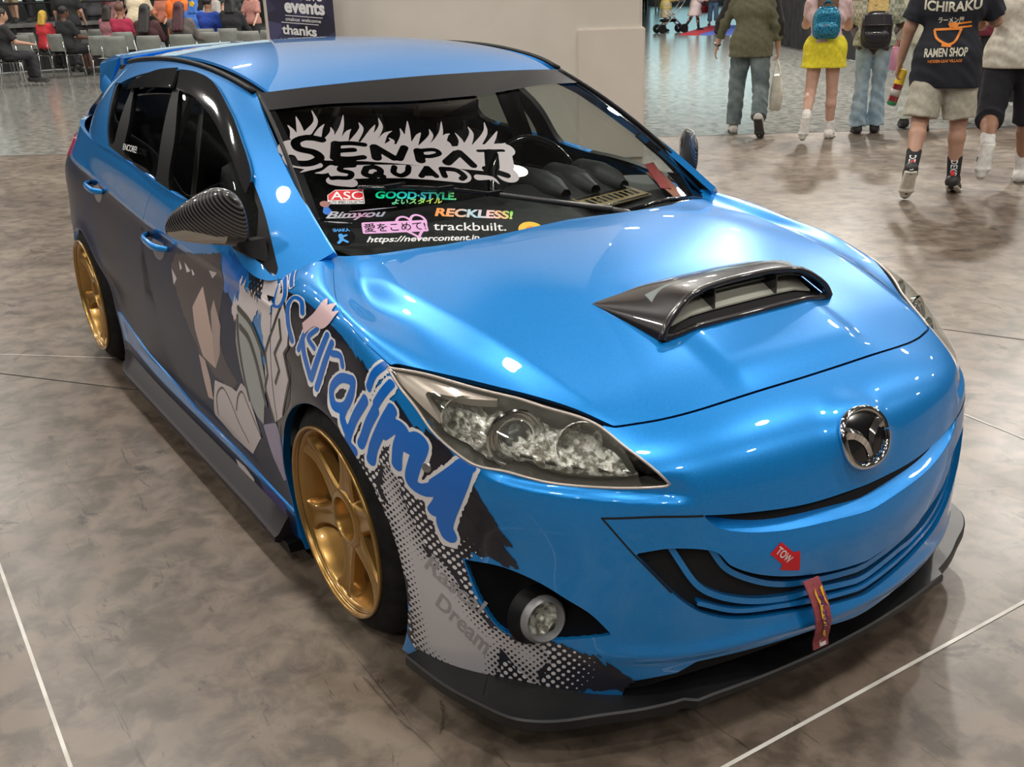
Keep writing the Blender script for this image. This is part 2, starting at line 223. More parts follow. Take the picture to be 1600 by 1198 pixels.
SHD={
 'flames':[[(-0.5939,0.5457),(-0.5896,0.5829),(-0.5952,0.6186)],[(-0.5692,0.56),(-0.5613,0.617),(-0.5563,0.6629)],[(-0.5464,0.5652),(-0.5038,0.6206),(-0.4939,0.6878)],[(-0.5237,0.5421),(-0.5035,0.5759),(-0.482,0.601)],[(-0.5042,0.511),(-0.4744,0.5511),(-0.4683,0.5805)],[(-0.4791,0.5061),(-0.4359,0.5721),(-0.4038,0.6386)],[(-0.454,0.5013),(-0.4279,0.542),(-0.4106,0.5575)],[(-0.432,0.4881),(-0.3793,0.5515),(-0.372,0.5891)],[(-0.3967,0.4814),(-0.3516,0.5367),(-0.3275,0.5657)],[(-0.3731,0.4858),(-0.3166,0.5491),(-0.3001,0.6005)],[(-0.3511,0.4728),(-0.3174,0.5116),(-0.2897,0.525)],[(-0.3377,0.4528),(-0.3117,0.4743),(-0.3146,0.4928)],[(-0.3056,0.4382),(-0.269,0.4934),(-0.2586,0.5334)],[(-0.2801,0.4335),(-0.2409,0.516),(-0.2167,0.5675)],[(-0.2646,0.4307),(-0.2215,0.4847),(-0.2051,0.5)],[(-0.2387,0.4259),(-0.1815,0.4773),(-0.1693,0.5122)],[(-0.2166,0.4133),(-0.1475,0.4802),(-0.1096,0.5448)],[(-0.1852,0.4075),(-0.1356,0.4689),(-0.1152,0.479)],[(-0.1722,0.3881),(-0.1464,0.4263),(-0.1471,0.453)],[(-0.1216,0.3958),(-0.1,0.4355),(-0.0964,0.4803)],[(-0.1012,0.4007),(-0.0482,0.4625),(-0.0373,0.5029)],[(-0.074,0.3958),(0.0021,0.4632),(0.0309,0.5159)],[(-0.0355,0.389),(0.0157,0.4333),(0.0479,0.465)],[(-0.0067,0.3753),(0.0164,0.393),(0.0409,0.4021)],[(-0.5613,0.4028),(-0.5883,0.391),(-0.6174,0.3774)],[(-0.5275,0.385),(-0.5556,0.3702),(-0.5793,0.37)],[(-0.1319,0.2683),(-0.0921,0.2571),(-0.0816,0.2287)]],
 'body':[[(-0.6079,0.4896),(-0.5657,0.4784),(-0.5185,0.4656),(-0.4217,0.4445),(-0.3269,0.415),(-0.2317,0.3824),(-0.1335,0.3519),(-0.0345,0.3174)]],
 'body3':[[(-0.195,0.3881),(-0.0601,0.3779),(0.0186,0.3709)]],
 'body4':[[(0.0186,0.3709),(-0.0136,0.3015)]],
 'body2':[[(-0.5129,0.3611),(-0.426,0.3501),(-0.3403,0.334),(-0.265,0.3123),(-0.1803,0.2835)]],
 'tail':[[(-0.5408,0.3293),(-0.5307,0.3238),(-0.4967,0.3124)]],
 'tail2':[[(-0.6247,0.4492),(-0.6224,0.4281),(-0.5834,0.4103)]],
 'tail3':[[(-0.0409,0.3064),(-0.0354,0.262)]],
 'S':[[(-0.5171,0.5207),(-0.5536,0.5404),(-0.5925,0.5272),(-0.5953,0.4902),(-0.557,0.4641),(-0.5486,0.4349),(-0.582,0.4158),(-0.621,0.4237),(-0.6262,0.4494)]],
 'E':[[(-0.4824,0.4934),(-0.5053,0.4295)],[(-0.4834,0.4936),(-0.4376,0.4874),(-0.4025,0.4737)],[(-0.4896,0.4593),(-0.4415,0.4551)],[(-0.5048,0.4278),(-0.468,0.4166),(-0.4262,0.416)]],
 'N':[[(-0.3758,0.4556),(-0.3888,0.4073)],[(-0.3748,0.458),(-0.3405,0.3959)],[(-0.2896,0.437),(-0.3253,0.3914)]],
 'Pp':[[(-0.2548,0.4135),(-0.267,0.3724)],[(-0.2537,0.4158),(-0.2036,0.4109),(-0.1981,0.3912),(-0.231,0.3839),(-0.2559,0.3902)]],
 'A':[[(-0.144,0.3812),(-0.1922,0.3488)],[(-0.1332,0.3852),(-0.121,0.3211)]],
 'I1':[[(-0.0702,0.3814),(0.011,0.3687)]],
 'I2':[[(-0.0356,0.3616),(-0.0635,0.3065)]],
 'I3':[[(-0.0892,0.2993),(-0.0403,0.2606)]],
 's':[[(-0.4665,0.3839),(-0.498,0.3859),(-0.5084,0.3712),(-0.4837,0.3541),(-0.4955,0.3348),(-0.526,0.3404),(-0.5392,0.3404)]],
 'q':[[(-0.4347,0.3674),(-0.4121,0.3671),(-0.4005,0.3507),(-0.4126,0.332),(-0.4353,0.3309),(-0.4479,0.3441),(-0.4347,0.3674)],[(-0.4159,0.3365),(-0.4036,0.3226)]],
 'u':[[(-0.3559,0.3566),(-0.3664,0.3334),(-0.3526,0.3169),(-0.3289,0.3265),(-0.3154,0.3491)]],
 'a':[[(-0.2649,0.3358),(-0.2951,0.3048)],[(-0.2624,0.3354),(-0.2532,0.297)],[(-0.2839,0.312),(-0.2592,0.3074)]],
 'd':[[(-0.223,0.3225),(-0.2283,0.2924)],[(-0.2223,0.324),(-0.1834,0.3105),(-0.1711,0.2818),(-0.1834,0.2719)]],
}
TX={
 'good':[(-0.4546,0.2386),(-0.2394,0.1919),(-0.4434,0.267)],
 'yoi':[(-0.4202,0.2075),(-0.2846,0.1861),(-0.4125,0.2293)],
 'reckless':[(-0.3247,0.1444),(-0.1107,0.0909),(-0.3104,0.1743)],
 'ai':[(-0.5157,0.1191),(-0.3647,0.0996),(-0.5105,0.1502)],
 'track':[(-0.348,0.0953),(-0.1516,0.0547),(-0.3369,0.1233)],
 'https':[(-0.5227,0.0778),(-0.2419,0.0319),(-0.5144,0.1036)],
 'ascbox':[(-0.5776,0.2379),(-0.4864,0.2237),(-0.5654,0.2943)],
 'asc':[(-0.5657,0.2531),(-0.4863,0.2407),(-0.5577,0.285)],
 'ascs':[(-0.5757,0.2389),(-0.4875,0.2254),(-0.5733,0.249)],
 'bim':[(-0.5983,0.1759),(-0.4533,0.1588),(-0.5861,0.2084)],
 'shaka':[(-0.5737,0.1129),(-0.5414,0.1082),(-0.566,0.1461)],
 'shtxt':[(-0.588,0.1309),(-0.5487,0.1281),(-0.5885,0.1428)],
 'yellow':[(-0.0781,0.0435),(-0.0404,0.0358),(-0.0635,0.0703)],
 'heart':[(-0.3932,0.1231),(-0.3558,0.116),(-0.3798,0.1596)],
 'frag':[(-0.2118,0.0354),(-0.1363,0.0298),(-0.1932,0.0461)],
}
GX={
 'encore':[(1.2908,0.0399),(1.1272,0.0604),(1.2911,0.0694)],
}
DD={
 'hair':[(-1.207,0.772),(-0.738,0.858),(-0.724,0.758),(-0.744,0.704),(-0.787,0.597),(-0.724,0.522),(-0.646,0.492),(-0.721,0.445),(-0.875,0.446),(-1.003,0.481),(-1.122,0.575),(-1.196,0.65),(-1.249,0.716)],
 'facet1':[(-1.025,0.636),(-0.909,0.728),(-0.876,0.674),(-0.842,0.59),(-0.857,0.475),(-0.98,0.483),(-1.022,0.564)],
 'facet2':[(-0.838,0.666),(-0.807,0.709),(-0.752,0.642),(-0.786,0.544),(-0.857,0.475),(-0.842,0.59)],
 'tick1':[(-1.237,0.718),(-1.181,0.695),(-1.22,0.666)],
 'tick2':[(-1.159,0.761),(-1.123,0.741),(-1.145,0.73)],
 'tick3':[(-1.1,0.765),(-1.036,0.748),(-1.074,0.737)],
 'tick4':[(-1.027,0.759),(-0.99,0.747),(-1.014,0.739)],
 'tick5':[(-0.857,0.786),(-0.777,0.796),(-0.825,0.768)],
 'neck':[(-1.026,0.478),(-0.964,0.474),(-0.941,0.416),(-0.948,0.341),(-1.006,0.33),(-1.02,0.407)],
 'ears':[(-0.888,0.428),(-0.717,0.455),(-0.677,0.454),(-0.617,0.501),(-0.582,0.497),(-0.54,0.433),(-0.506,0.366),(-0.641,0.259),(-0.835,0.246),(-0.989,0.274)],
 'pale':[(-0.593,0.735),(-0.489,0.71),(-0.427,0.667),(-0.398,0.567),(-0.468,0.419),(-0.514,0.428),(-0.567,0.464),(-0.604,0.544),(-0.622,0.627),(-0.61,0.692)],
 'bluep':[(-0.741,0.855),(-0.582,0.879),(-0.542,0.859),(-0.57,0.802),(-0.621,0.75),(-0.683,0.754),(-0.728,0.757)],
 'half':[(-0.55,0.869),(-0.441,0.866),(-0.414,0.795),(-0.502,0.788)],
 'brush':[(-0.666,0.722),(-0.596,0.756),(-0.557,0.819),(-0.519,0.79),(-0.493,0.806),(-0.454,0.787),(-0.448,0.854),(-0.408,0.869),(-0.358,0.838),(-0.392,0.784),(-0.509,0.705),(-0.628,0.688)],
 'star':[(-0.283,0.823),(-0.227,0.772),(-0.222,0.715),(-0.246,0.692),(-0.209,0.636),(-0.277,0.51),(-0.369,0.459),(-0.399,0.524),(-0.395,0.604),(-0.381,0.661),(-0.325,0.744)],
 'white2':[(-0.45,0.842),(-0.392,0.866),(-0.283,0.823),(-0.325,0.744),(-0.384,0.661),(-0.413,0.717)],
 'dark1':[(-0.249,0.691),(-0.204,0.671),(-0.203,0.576),(-0.259,0.516),(-0.209,0.631)],
 'grey1':[(-0.472,0.417),(-0.36,0.462),(-0.314,0.41),(-0.32,0.311),(-0.384,0.271),(-0.432,0.327)],
 'st1':[(-0.934,0.293),(-0.896,0.372),(-0.817,0.424),(-0.76,0.402),(-0.712,0.348),(-0.65,0.296)],
 'st2':[(-0.709,0.383),(-0.668,0.442),(-0.619,0.472),(-0.587,0.444),(-0.507,0.364)],
 'st3':[(-0.599,0.707),(-0.599,0.64),(-0.579,0.525),(-0.563,0.465)],
 'st4':[(-0.577,0.682),(-0.508,0.663),(-0.453,0.6),(-0.418,0.499)],
 'st5':[(-0.593,0.732),(-0.489,0.71),(-0.401,0.65)],
 'zz1':[(-0.283,0.823),(-0.325,0.744),(-0.384,0.659),(-0.375,0.598),(-0.405,0.553),(-0.368,0.463)],
 'zz2':[(-0.292,0.768),(-0.273,0.724),(-0.314,0.674),(-0.281,0.638),(-0.317,0.592)],
 'zz3':[(-0.28,0.819),(-0.226,0.767),(-0.225,0.714),(-0.249,0.691),(-0.209,0.631),(-0.275,0.517)],
 'sk1':[(-0.831,0.202),(-0.743,0.206),(-0.668,0.192),(-0.709,0.124),(-0.785,0.123)],
 'sk2':[(-0.615,0.241),(-0.509,0.248),(-0.393,0.254),(-0.578,0.178)],
 'line1':[(-1.547,0.68),(-1.495,0.538),(-1.485,0.382),(-1.521,0.289)],
}
# ------------------------------------------------------------------ object helpers
def link(o, parent=None):
    COL.objects.link(o)
    if parent: o.parent = parent
    return o
def tag(o, label=None, cat=None, group=None, kind=None):
    if label: o['label'] = label
    if cat: o['category'] = cat
    if group: o['group'] = group
    if kind: o['kind'] = kind
    return o
def empty(name, loc=(0, 0, 0), rz=0, **k):
    o = bpy.data.objects.new(name, None); o.location = loc; o.rotation_euler = (0, 0, rz)
    o.empty_display_size = .1
    COL.objects.link(o)
    return tag(o, **k)
def mesh_obj(name, V, F, mat=None, parent=None, smooth=True, normals=None, sharp=None):
    me = bpy.data.meshes.new(name)
    me.from_pydata([tuple(map(float, v)) for v in V], [], [tuple(int(i) for i in f) for f in F])
    me.validate(); me.update()
    if smooth: me.polygons.foreach_set('use_smooth', [True] * len(me.polygons))
    if normals is not None and len(normals) == len(me.vertices):
        me.normals_split_custom_set_from_vertices([tuple(map(float, n)) for n in normals])
    if sharp is not None and normals is None:
        me.set_sharp_from_angle(angle=R(sharp))
    o = bpy.data.objects.new(name, me)
    if mat: me.materials.append(mat)
    return link(o, parent)
class MB:
    """collects simple shapes into ONE mesh"""
    def __init__(s): s.V = []; s.F = []
    def add(s, V, F):
        b = len(s.V); s.V += [tuple(v) for v in V]; s.F += [tuple(b + i for i in f) for f in F]
    def box(s, c, d, rot=None, bev=0):
        x, y, z = [k / 2 for k in d]
        if bev:
            bm = bmesh.new(); bmesh.ops.create_cube(bm, size=1)
            for v in bm.verts: v.co = Vector((v.co.x * d[0], v.co.y * d[1], v.co.z * d[2]))
            bmesh.ops.bevel(bm, geom=bm.edges[:], offset=bev, segments=2, affect='EDGES')
            bm.verts.index_update()
            P = [v.co.copy() for v in bm.verts]; F = [[v.index for v in f.verts] for f in bm.faces]; bm.free()
        else:
            P = [Vector((i, j, k)) for i in (-x, x) for j in (-y, y) for k in (-z, z)]
            F = [(0, 1, 3, 2), (4, 6, 7, 5), (0, 4, 5, 1), (2, 3, 7, 6), (0, 2, 6, 4), (1, 5, 7, 3)]
        if rot is not None: P = [rot @ p for p in P]
        s.add([p + Vector(c) for p in P], F); return s
    def tube(s, pts, r, n=8, cap=True):
        pts = [Vector(p) for p in pts]; rings = []
        rr = r if hasattr(r, '__len__') else [r] * len(pts)
        up = None
        for i, p in enumerate(pts):
            t = (pts[min(i + 1, len(pts) - 1)] - pts[max(i - 1, 0)]).normalized()
            if up is None: up = t.orthogonal().normalized()
            up = (up - t * up.dot(t)).normalized(); w = t.cross(up)
            rings.append([p + (up * math.cos(2 * math.pi * k / n) + w * math.sin(2 * math.pi * k / n)) * rr[i] for k in range(n)])
        s.loft(rings, cap); return s
    def loft(s, rings, cap=True, closed=True):
        n = len(rings[0]); V = [v for r in rings for v in r]; F = []
        for i in range(len(rings) - 1):
            for k in range(n if closed else n - 1):
                a, b = i * n + k, i * n + (k + 1) % n
                F.append((a, b, b + n, a + n))
        if cap and closed:
            F.append(tuple(range(n - 1, -1, -1))); F.append(tuple((len(rings) - 1) * n + k for k in range(n)))
        s.add(V, F); return s
    def lathe(s, prof, n=48, axis='Z', c=(0, 0, 0)):
        """prof: (radius, height)"""
        rings = []
        for r, h in prof:
            ring = []
            for k in range(n):
                a = 2 * math.pi * k / n
                p = (r * math.cos(a), r * math.sin(a), h)
                if axis == 'Y': p = (p[0], p[2], p[1])
                if axis == 'X': p = (p[2], p[0], p[1])
                ring.append((p[0] + c[0], p[1] + c[1], p[2] + c[2]))
            rings.append(ring)
        s.loft(rings, cap=False); return s
    def disc(s, c, r, axis='Z', n=32):
        return s.lathe([(1e-4, 0), (r, 0)], n, axis, c)
    def build(s, name, mat, parent=None, smooth=False, sharp=None):
        return mesh_obj(name, s.V, s.F, mat, parent, smooth, None, sharp)
def crom(pts, n=8):
    """smooth open curve through points"""
    P = np.array(pts, float)
    if len(P) < 3: return P
    k = np.r_[0, np.cumsum(np.maximum(np.linalg.norm(np.diff(P, axis=0), axis=1), 1e-6) ** .5)]
    q = np.unique(np.concatenate([np.linspace(a, b, n, endpoint=False) for a, b in zip(k[:-1], k[1:])] + [k[-1:]]))
    T = np.empty_like(P); T[1:-1] = (P[2:] - P[:-2]) / (k[2:] - k[:-2])[:, None]
    T[0] = (P[1] - P[0]) / (k[1] - k[0]); T[-1] = (P[-1] - P[-2]) / (k[-1] - k[-2])
    i = np.clip(np.searchsorted(k, q, side='right') - 1, 0, len(k) - 2); h = (k[i + 1] - k[i]); t = ((q - k[i]) / h)[:, None]; h = h[:, None]
    return (2*t**3-3*t**2+1)*P[i]+(t**3-2*t**2+t)*h*T[i]+(-2*t**3+3*t**2)*P[i+1]+(t**3-t**2)*h*T[i+1]
def poly(*segs):
    return np.concatenate([crom(s, 6) for s in segs])
def sdf_line(L, X, Y, closed=False):
    L = np.asarray(L, float); P = np.stack([X.ravel(), Y.ravel()], 1); best = np.full(len(P), 1e9)
    Q = np.roll(L, -1, axis=0) if closed else L[1:]
    for a, b in zip(L if closed else L[:-1], Q):
        d = b - a; l = d @ d
        t = np.clip(((P - a) @ d) / (l + 1e-15), 0, 1)
        e = P - a - t[:, None] * d
        best = np.minimum(best, (e * e).sum(1))
    return np.sqrt(best).reshape(X.shape)
def sdf_poly(L, X, Y):
    """signed distance, positive inside"""
    L = np.asarray(L, float); x = X.ravel(); y = Y.ravel(); ins = np.zeros(len(x), bool)
    for a, b in zip(L, np.roll(L, -1, axis=0)):
        c = (a[1] > y) != (b[1] > y)
        with np.errstate(divide='ignore', invalid='ignore'):
            xi = (b[0] - a[0]) * (y - a[1]) / (b[1] - a[1]) + a[0]
        ins ^= c & (x < xi)
    d = sdf_line(L, X, Y, True)
    return np.where(ins.reshape(X.shape), d, -d)
def clip_grid(P, N, f):
    """keep f>=0 of a quad grid; returns verts, normals, faces and the cut edges"""
    n, m = f.shape; idx = -np.ones((n, m), int); keep = f >= 0
    used = np.zeros((n, m), bool)
    kq = keep[:-1, :-1].astype(int) + keep[1:, :-1] + keep[1:, 1:] + keep[:-1, 1:]
    full = kq == 4; part = (kq > 0) & (kq < 4)
    any_ = kq > 0
    for di, dj in ((0, 0), (1, 0), (1, 1), (0, 1)):
        used[di:n - 1 + di, dj:m - 1 + dj] |= any_
    used &= keep
    idx[used] = np.arange(used.sum())
    V = list(P[used]); NN = list(N[used]); F = []; E = []
    fi, fj = np.nonzero(full)
    F += np.stack([idx[fi, fj], idx[fi + 1, fj], idx[fi + 1, fj + 1], idx[fi, fj + 1]], 1).tolist()
    cut = {}
    def cross(a, b):
        k = (a, b) if a < b else (b, a)
        if k not in cut:
            fa, fb = f[k[0]], f[k[1]]; t = fa / (fa - fb)
            p = P[k[0]] * (1 - t) + P[k[1]] * t; q = N[k[0]] * (1 - t) + N[k[1]] * t
            cut[k] = len(V); V.append(p); NN.append(q / (np.linalg.norm(q) + 1e-12))
        return cut[k]
    for i, j in zip(*np.nonzero(part)):
        c = [(i, j), (i + 1, j), (i + 1, j + 1), (i, j + 1)]
        out = []; xs = []
        for a, b in zip(c, c[1:] + c[:1]):
            if keep[a]: out.append(idx[a])
            if keep[a] != keep[b]:
                w = cross(a, b); out.append(w); xs.append((w, keep[a]))
        if len(out) >= 3: F.append(out)
        # an edge that leaves the kept side and comes back is a cut edge
        for (w1, k1), (w2, k2) in zip(xs, xs[1:] + xs[:1]):
            if k1 and not k2: E.append((w1, w2))
    # border of the grid itself
    for (i0, j0, di, dj, cnt) in ((0, 0, 0, 1, m - 1), (n - 1, 0, 0, 1, m - 1), (0, 0, 1, 0, n - 1), (0, m - 1, 1, 0, n - 1)):
        for k in range(cnt):
            a = (i0 + di * k, j0 + dj * k); b = (i0 + di * (k + 1), j0 + dj * (k + 1))
            if keep[a] and keep[b]: E.append((idx[a], idx[b]))
    return np.array(V), np.array(NN), F, E
def panel(name, master, fn, mat, parent, step=.008, off=0.0, rim=.012, side=1, urange=None, vrange=None, flip=False, bow=None):
    """piece of a smooth master surface where fn(U, V, P) >= 0, with a rolled rim"""
    u0, u1 = urange or (master.ku[0], master.U1); v0, v1 = vrange or (master.V0, master.V1)
    u = np.linspace(u0, u1, max(3, int(round((u1 - u0) / step)) + 1)); v = np.linspace(v0, v1, max(3, int(round((v1 - v0) / step)) + 1))
    P, N = master.gridn(u, v)
    U, Vv = np.meshgrid(u, v, indexing='ij')
    f = fn(U, Vv, P)
    f = np.where(abs(f) < 1e-7, 1e-7, f)
    C = np.array([-1.2, 0, .45])
    sgn = 1.0 if ((P - C) * N).sum(-1).mean() > 0 else -1.0
    N = N * sgn
    P = P + N * (off if bow is None else off + bow(U, Vv, P)[..., None])
    if side < 0: P = P * [1, -1, 1]; N = N * [1, -1, 1]
    V, NN, F, E = clip_grid(P, N, f)
    if len(F) == 0: return None
    # orient the faces along the normals
    a, b, c = F[0][:3]
    ff = [f_ for f_ in F if len(f_) == 4][:1] or F[:1]
    a, b, c = ff[0][:3]
    if np.dot(np.cross(V[b] - V[a], V[c] - V[a]), NN[a]) < 0: F = [g[::-1] for g in F]
    if rim:
        cen = {}
        ids = sorted({i for e in E for i in e}); top = {}; bot = {}
        Vl = V.tolist(); Nl = NN.tolist()
        # outward direction of the rim from the edges
        acc = {i: np.zeros(3) for i in ids}
        fcent = {}
        for i, j in E:
            t = V[j] - V[i]; acc[i] = acc[i] + np.cross(t, NN[i]); acc[j] = acc[j] + np.cross(t, NN[j])
        for i in ids:
            o = acc[i]; o = o / (np.linalg.norm(o) + 1e-12)
            o = o * .8 + NN[i] * .35; o = o / (np.linalg.norm(o) + 1e-12)
            top[i] = len(Vl); Vl.append(V[i]); Nl.append(o)
            bot[i] = len(Vl); Vl.append(V[i] - NN[i] * rim); Nl.append(o)
        F = list(F) + [(top[j], top[i], bot[i], bot[j]) for i, j in E]
        V = np.array([list(q) for q in Vl]); NN = np.array([list(q) for q in Nl])
    o = mesh_obj(name, V, F, mat, parent, True, NN)
    return o
def uv_pos(master, q, side=1, off=0.0):
    P, N = master.gridn(np.array([q[0]]), np.array([q[1]])); P = P[0, 0]; N = N[0, 0]
    if np.dot(P - np.array([-1.2, 0, .45]), N) < 0: N = -N
    P = P + N * off
    if side < 0: P = P * [1, -1, 1]; N = N * [1, -1, 1]
    return Vector(P), Vector(N)
def text_shape(s, size=1.0, bold=0.0, shear=0.0, align='LEFT', depth=0.0, space=1.0):
    """writing as flat triangles: (n,2) points and faces, size = letter height"""
    c = bpy.data.curves.new('writing', 'FONT'); c.body = s; c.size = size; c.offset = bold * size; c.shear = shear
    c.align_x = align; c.fill_mode = 'FRONT'; c.resolution_u = 4; c.extrude = depth; c.space_character = space
    o = bpy.data.objects.new('writing', c); COL.objects.link(o)
    me = o.evaluated_get(bpy.context.evaluated_depsgraph_get()).to_mesh()
    V = np.array([v.co[:] for v in me.vertices]) if len(me.vertices) else np.zeros((0, 3)); F = [tuple(p.vertices) for p in me.polygons]
    bpy.data.objects.remove(o); bpy.data.curves.remove(c)
    return V, F
def refine(V, F, h):
    bm = bmesh.new(); vs = [bm.verts.new(v) for v in V]
    for f in F:
        try: bm.faces.new([vs[i] for i in f])
        except ValueError: pass
    for _ in range(4):
        es = [e for e in bm.edges if e.calc_length() > h]
        if not es: break
        bmesh.ops.subdivide_edges(bm, edges=es, cuts=1)
        bmesh.ops.triangulate(bm, faces=[f for f in bm.faces if len(f.verts) > 3])
    bm.verts.index_update()
    V = np.array([v.co[:] for v in bm.verts]); F = [tuple(v.index for v in f.verts) for f in bm.faces]; bm.free()
    return V, F
def on_master(name, V2, F, master, o, ex, ey, mat, parent, off=.0012, side=1):
    """lays a flat drawing on a master surface: drawing (x, y) -> parameters o + x*ex + y*ey"""
    o = np.array(o); ex = np.array(ex); ey = np.array(ey)
    q = o + V2[:, :1] * ex + V2[:, 1:2] * ey
    P = []
    for a, b in q:
        p, n = uv_pos(master, (a, b), side, off); P.append(p)
    return mesh_obj(name, P, F, mat, parent, False)
def mirrored(o, name=None, parent=None):
    """the same piece on the other side of the car"""
    me = o.data.copy(); me.transform(Matrix.Scale(-1, 4, (0, 1, 0))); me.flip_normals()
    c = bpy.data.objects.new(name or o.name.split('.')[0], me)
    c.location = (o.location.x, -o.location.y, o.location.z)
    e = o.rotation_euler; c.rotation_euler = (-e[0], e[1], -e[2]); c.scale = o.scale
    return link(c, parent if parent is not None else o.parent)

# ------------------------------------------------------------------ materials
def mat(name, color=(.5, .5, .5), rough=.5, metal=0.0, coat=0.0, coat_rough=.03, spec=.5, emit=None, estr=1.0, alpha=1.0, sheen=0):
    m = bpy.data.materials.new(name); m.use_nodes = True
    b = m.node_tree.nodes['Principled BSDF']; i = b.inputs
    i['Base Color'].default_value = (*color, 1); i['Roughness'].default_value = rough; i['Metallic'].default_value = metal
    i['Coat Weight'].default_value = coat; i['Coat Roughness'].default_value = coat_rough; i['Specular IOR Level'].default_value = spec
    i['Sheen Weight'].default_value = sheen
    if emit: i['Emission Color'].default_value = (*emit, 1); i['Emission Strength'].default_value = estr
    return m
def nodes(m):
    nt = m.node_tree
    return nt, nt.nodes, nt.links, nt.nodes['Principled BSDF']
def nn(nt, t, **k):
    n = nt.nodes.new(t)
    for a, b in k.items():
        if a in n.inputs: n.inputs[a].default_value = b
        else: setattr(n, a, b)
    return n
def noise_color(m, c1, c2, scale=4, detail=6, lo=.35, hi=.65, rough=None, bump=0, coord='Object', dist=0, stretch=None):
    nt, N, L, b = nodes(m)
    tc = nn(nt, 'ShaderNodeTexCoord'); no = nn(nt, 'ShaderNodeTexNoise', Scale=scale, Detail=detail, Distortion=dist)
    src = tc.outputs[coord]
    if stretch:
        mp = nn(nt, 'ShaderNodeMapping'); mp.inputs['Scale'].default_value = stretch; L.new(src, mp.inputs[0]); src = mp.outputs[0]
    L.new(src, no.inputs['Vector'])
    cr = nn(nt, 'ShaderNodeValToRGB'); cr.color_ramp.elements[0].position = lo; cr.color_ramp.elements[1].position = hi
    cr.color_ramp.elements[0].color = (*c1, 1); cr.color_ramp.elements[1].color = (*c2, 1)
    L.new(no.outputs['Fac'], cr.inputs[0]); L.new(cr.outputs[0], b.inputs['Base Color'])
    if rough:
        mr = nn(nt, 'ShaderNodeMapRange'); mr.inputs['To Min'].default_value = rough[0]; mr.inputs['To Max'].default_value = rough[1]
        L.new(no.outputs['Fac'], mr.inputs[0]); L.new(mr.outputs[0], b.inputs['Roughness'])
    if bump:
        bp = nn(nt, 'ShaderNodeBump', Strength=bump, Distance=.01); L.new(no.outputs['Fac'], bp.inputs['Height']); L.new(bp.outputs[0], b.inputs['Normal'])
    return m
def glass_mat(name, tint=(.85, .9, .9), gloss=.04, refl=1.0, rough=0.0):
    """thin pane: see-through with mirror reflection by angle"""
    m = bpy.data.materials.new(name); m.use_nodes = True; nt = m.node_tree; nt.nodes.clear()
    out = nn(nt, 'ShaderNodeOutputMaterial'); tr = nn(nt, 'ShaderNodeBsdfTransparent'); tr.inputs[0].default_value = (*tint, 1)
    gl = nn(nt, 'ShaderNodeBsdfGlossy'); gl.inputs['Roughness'].default_value = rough; gl.inputs[0].default_value = (refl, refl, refl, 1)
    lw = nn(nt, 'ShaderNodeLayerWeight'); lw.inputs[0].default_value = .5
    pw = nn(nt, 'ShaderNodeMath', operation='POWER'); pw.inputs[1].default_value = 4.5; nt.links.new(lw.outputs['Facing'], pw.inputs[0])
    fr = nn(nt, 'ShaderNodeMath', operation='MULTIPLY_ADD'); fr.inputs[1].default_value = .9; fr.inputs[2].default_value = gloss; nt.links.new(pw.outputs[0], fr.inputs[0])
    mx = nn(nt, 'ShaderNodeMixShader')
    nt.links.new(fr.outputs[0], mx.inputs[0]); nt.links.new(tr.outputs[0], mx.inputs[1]); nt.links.new(gl.outputs[0], mx.inputs[2]); nt.links.new(mx.outputs[0], out.inputs[0])
    return m
def paint(name, color, metal=.35, rough=.32, coat=1.0):
    m = mat(name, color, rough, metal, coat, .02)
    nt, N, L, b = nodes(m)
    tc = nn(nt, 'ShaderNodeTexCoord'); no = nn(nt, 'ShaderNodeTexVoronoi', Scale=900.0); L.new(tc.outputs['Object'], no.inputs['Vector'])
    mx = nn(nt, 'ShaderNodeMix'); mx.data_type = 'RGBA'; mx.inputs[6].default_value = (*[c * .85 for c in color], 1); mx.inputs[7].default_value = (*[min(1, c * 1.2 + .01) for c in color], 1)
    L.new(no.outputs['Color'], mx.inputs[0]); L.new(mx.outputs[2], b.inputs['Base Color'])
    return m
def carbon(name, scale=260.0, c1=(.004, .004, .005), c2=(.05, .045, .05)):
    m = mat(name, (.02, .02, .02), .3, 0, 1.0, .03)
    nt, N, L, b = nodes(m)
    tc = nn(nt, 'ShaderNodeTexCoord'); mp = nn(nt, 'ShaderNodeMapping'); mp.inputs['Rotation'].default_value = (0.4, .5, R(40)); L.new(tc.outputs['Object'], mp.inputs[0])
    w = nn(nt, 'ShaderNodeTexWave', Scale=scale / 6.283); L.new(mp.outputs[0], w.inputs['Vector'])
    cr = nn(nt, 'ShaderNodeValToRGB'); cr.color_ramp.elements[0].position = .3; cr.color_ramp.elements[1].position = .75
    cr.color_ramp.elements[0].color = (*c1, 1); cr.color_ramp.elements[1].color = (*c2, 1)
    L.new(w.outputs['Fac'], cr.inputs[0]); L.new(cr.outputs[0], b.inputs['Base Color'])
    return m
MT = {}
MT['blue'] = paint('blue_metallic_paint', (.0, .25, .72), .42, .36)
MT['black'] = mat('black_plastic', (.005, .005, .006), .5, spec=.2)
MT['gloss_black'] = mat('gloss_black', (.008, .008, .009), .12, coat=1)
MT['dark'] = mat('dark_cavity', (.006, .006, .007), .8)
MT['rubber'] = noise_color(mat('tyre_rubber', (.012, .012, .013), .75, spec=.2), (.007, .007, .008), (.016, .0155, .016), 30)
MT['chrome'] = mat('chrome', (.85, .85, .86), .06, 1.0)
MT['satin'] = mat('satin_metal', (.42, .42, .42), .35, .9)
MT['gold'] = mat('gold_wheel_paint', (.46, .265, .075), .30, .75, .6, .08)
MT['white_vinyl'] = mat('white_vinyl', (.72, .70, .71), .3, 0, .4, .1)
MT['grey_vinyl'] = mat('pale_grey_vinyl', (.50, .48, .50), .3, 0, .5, .1)
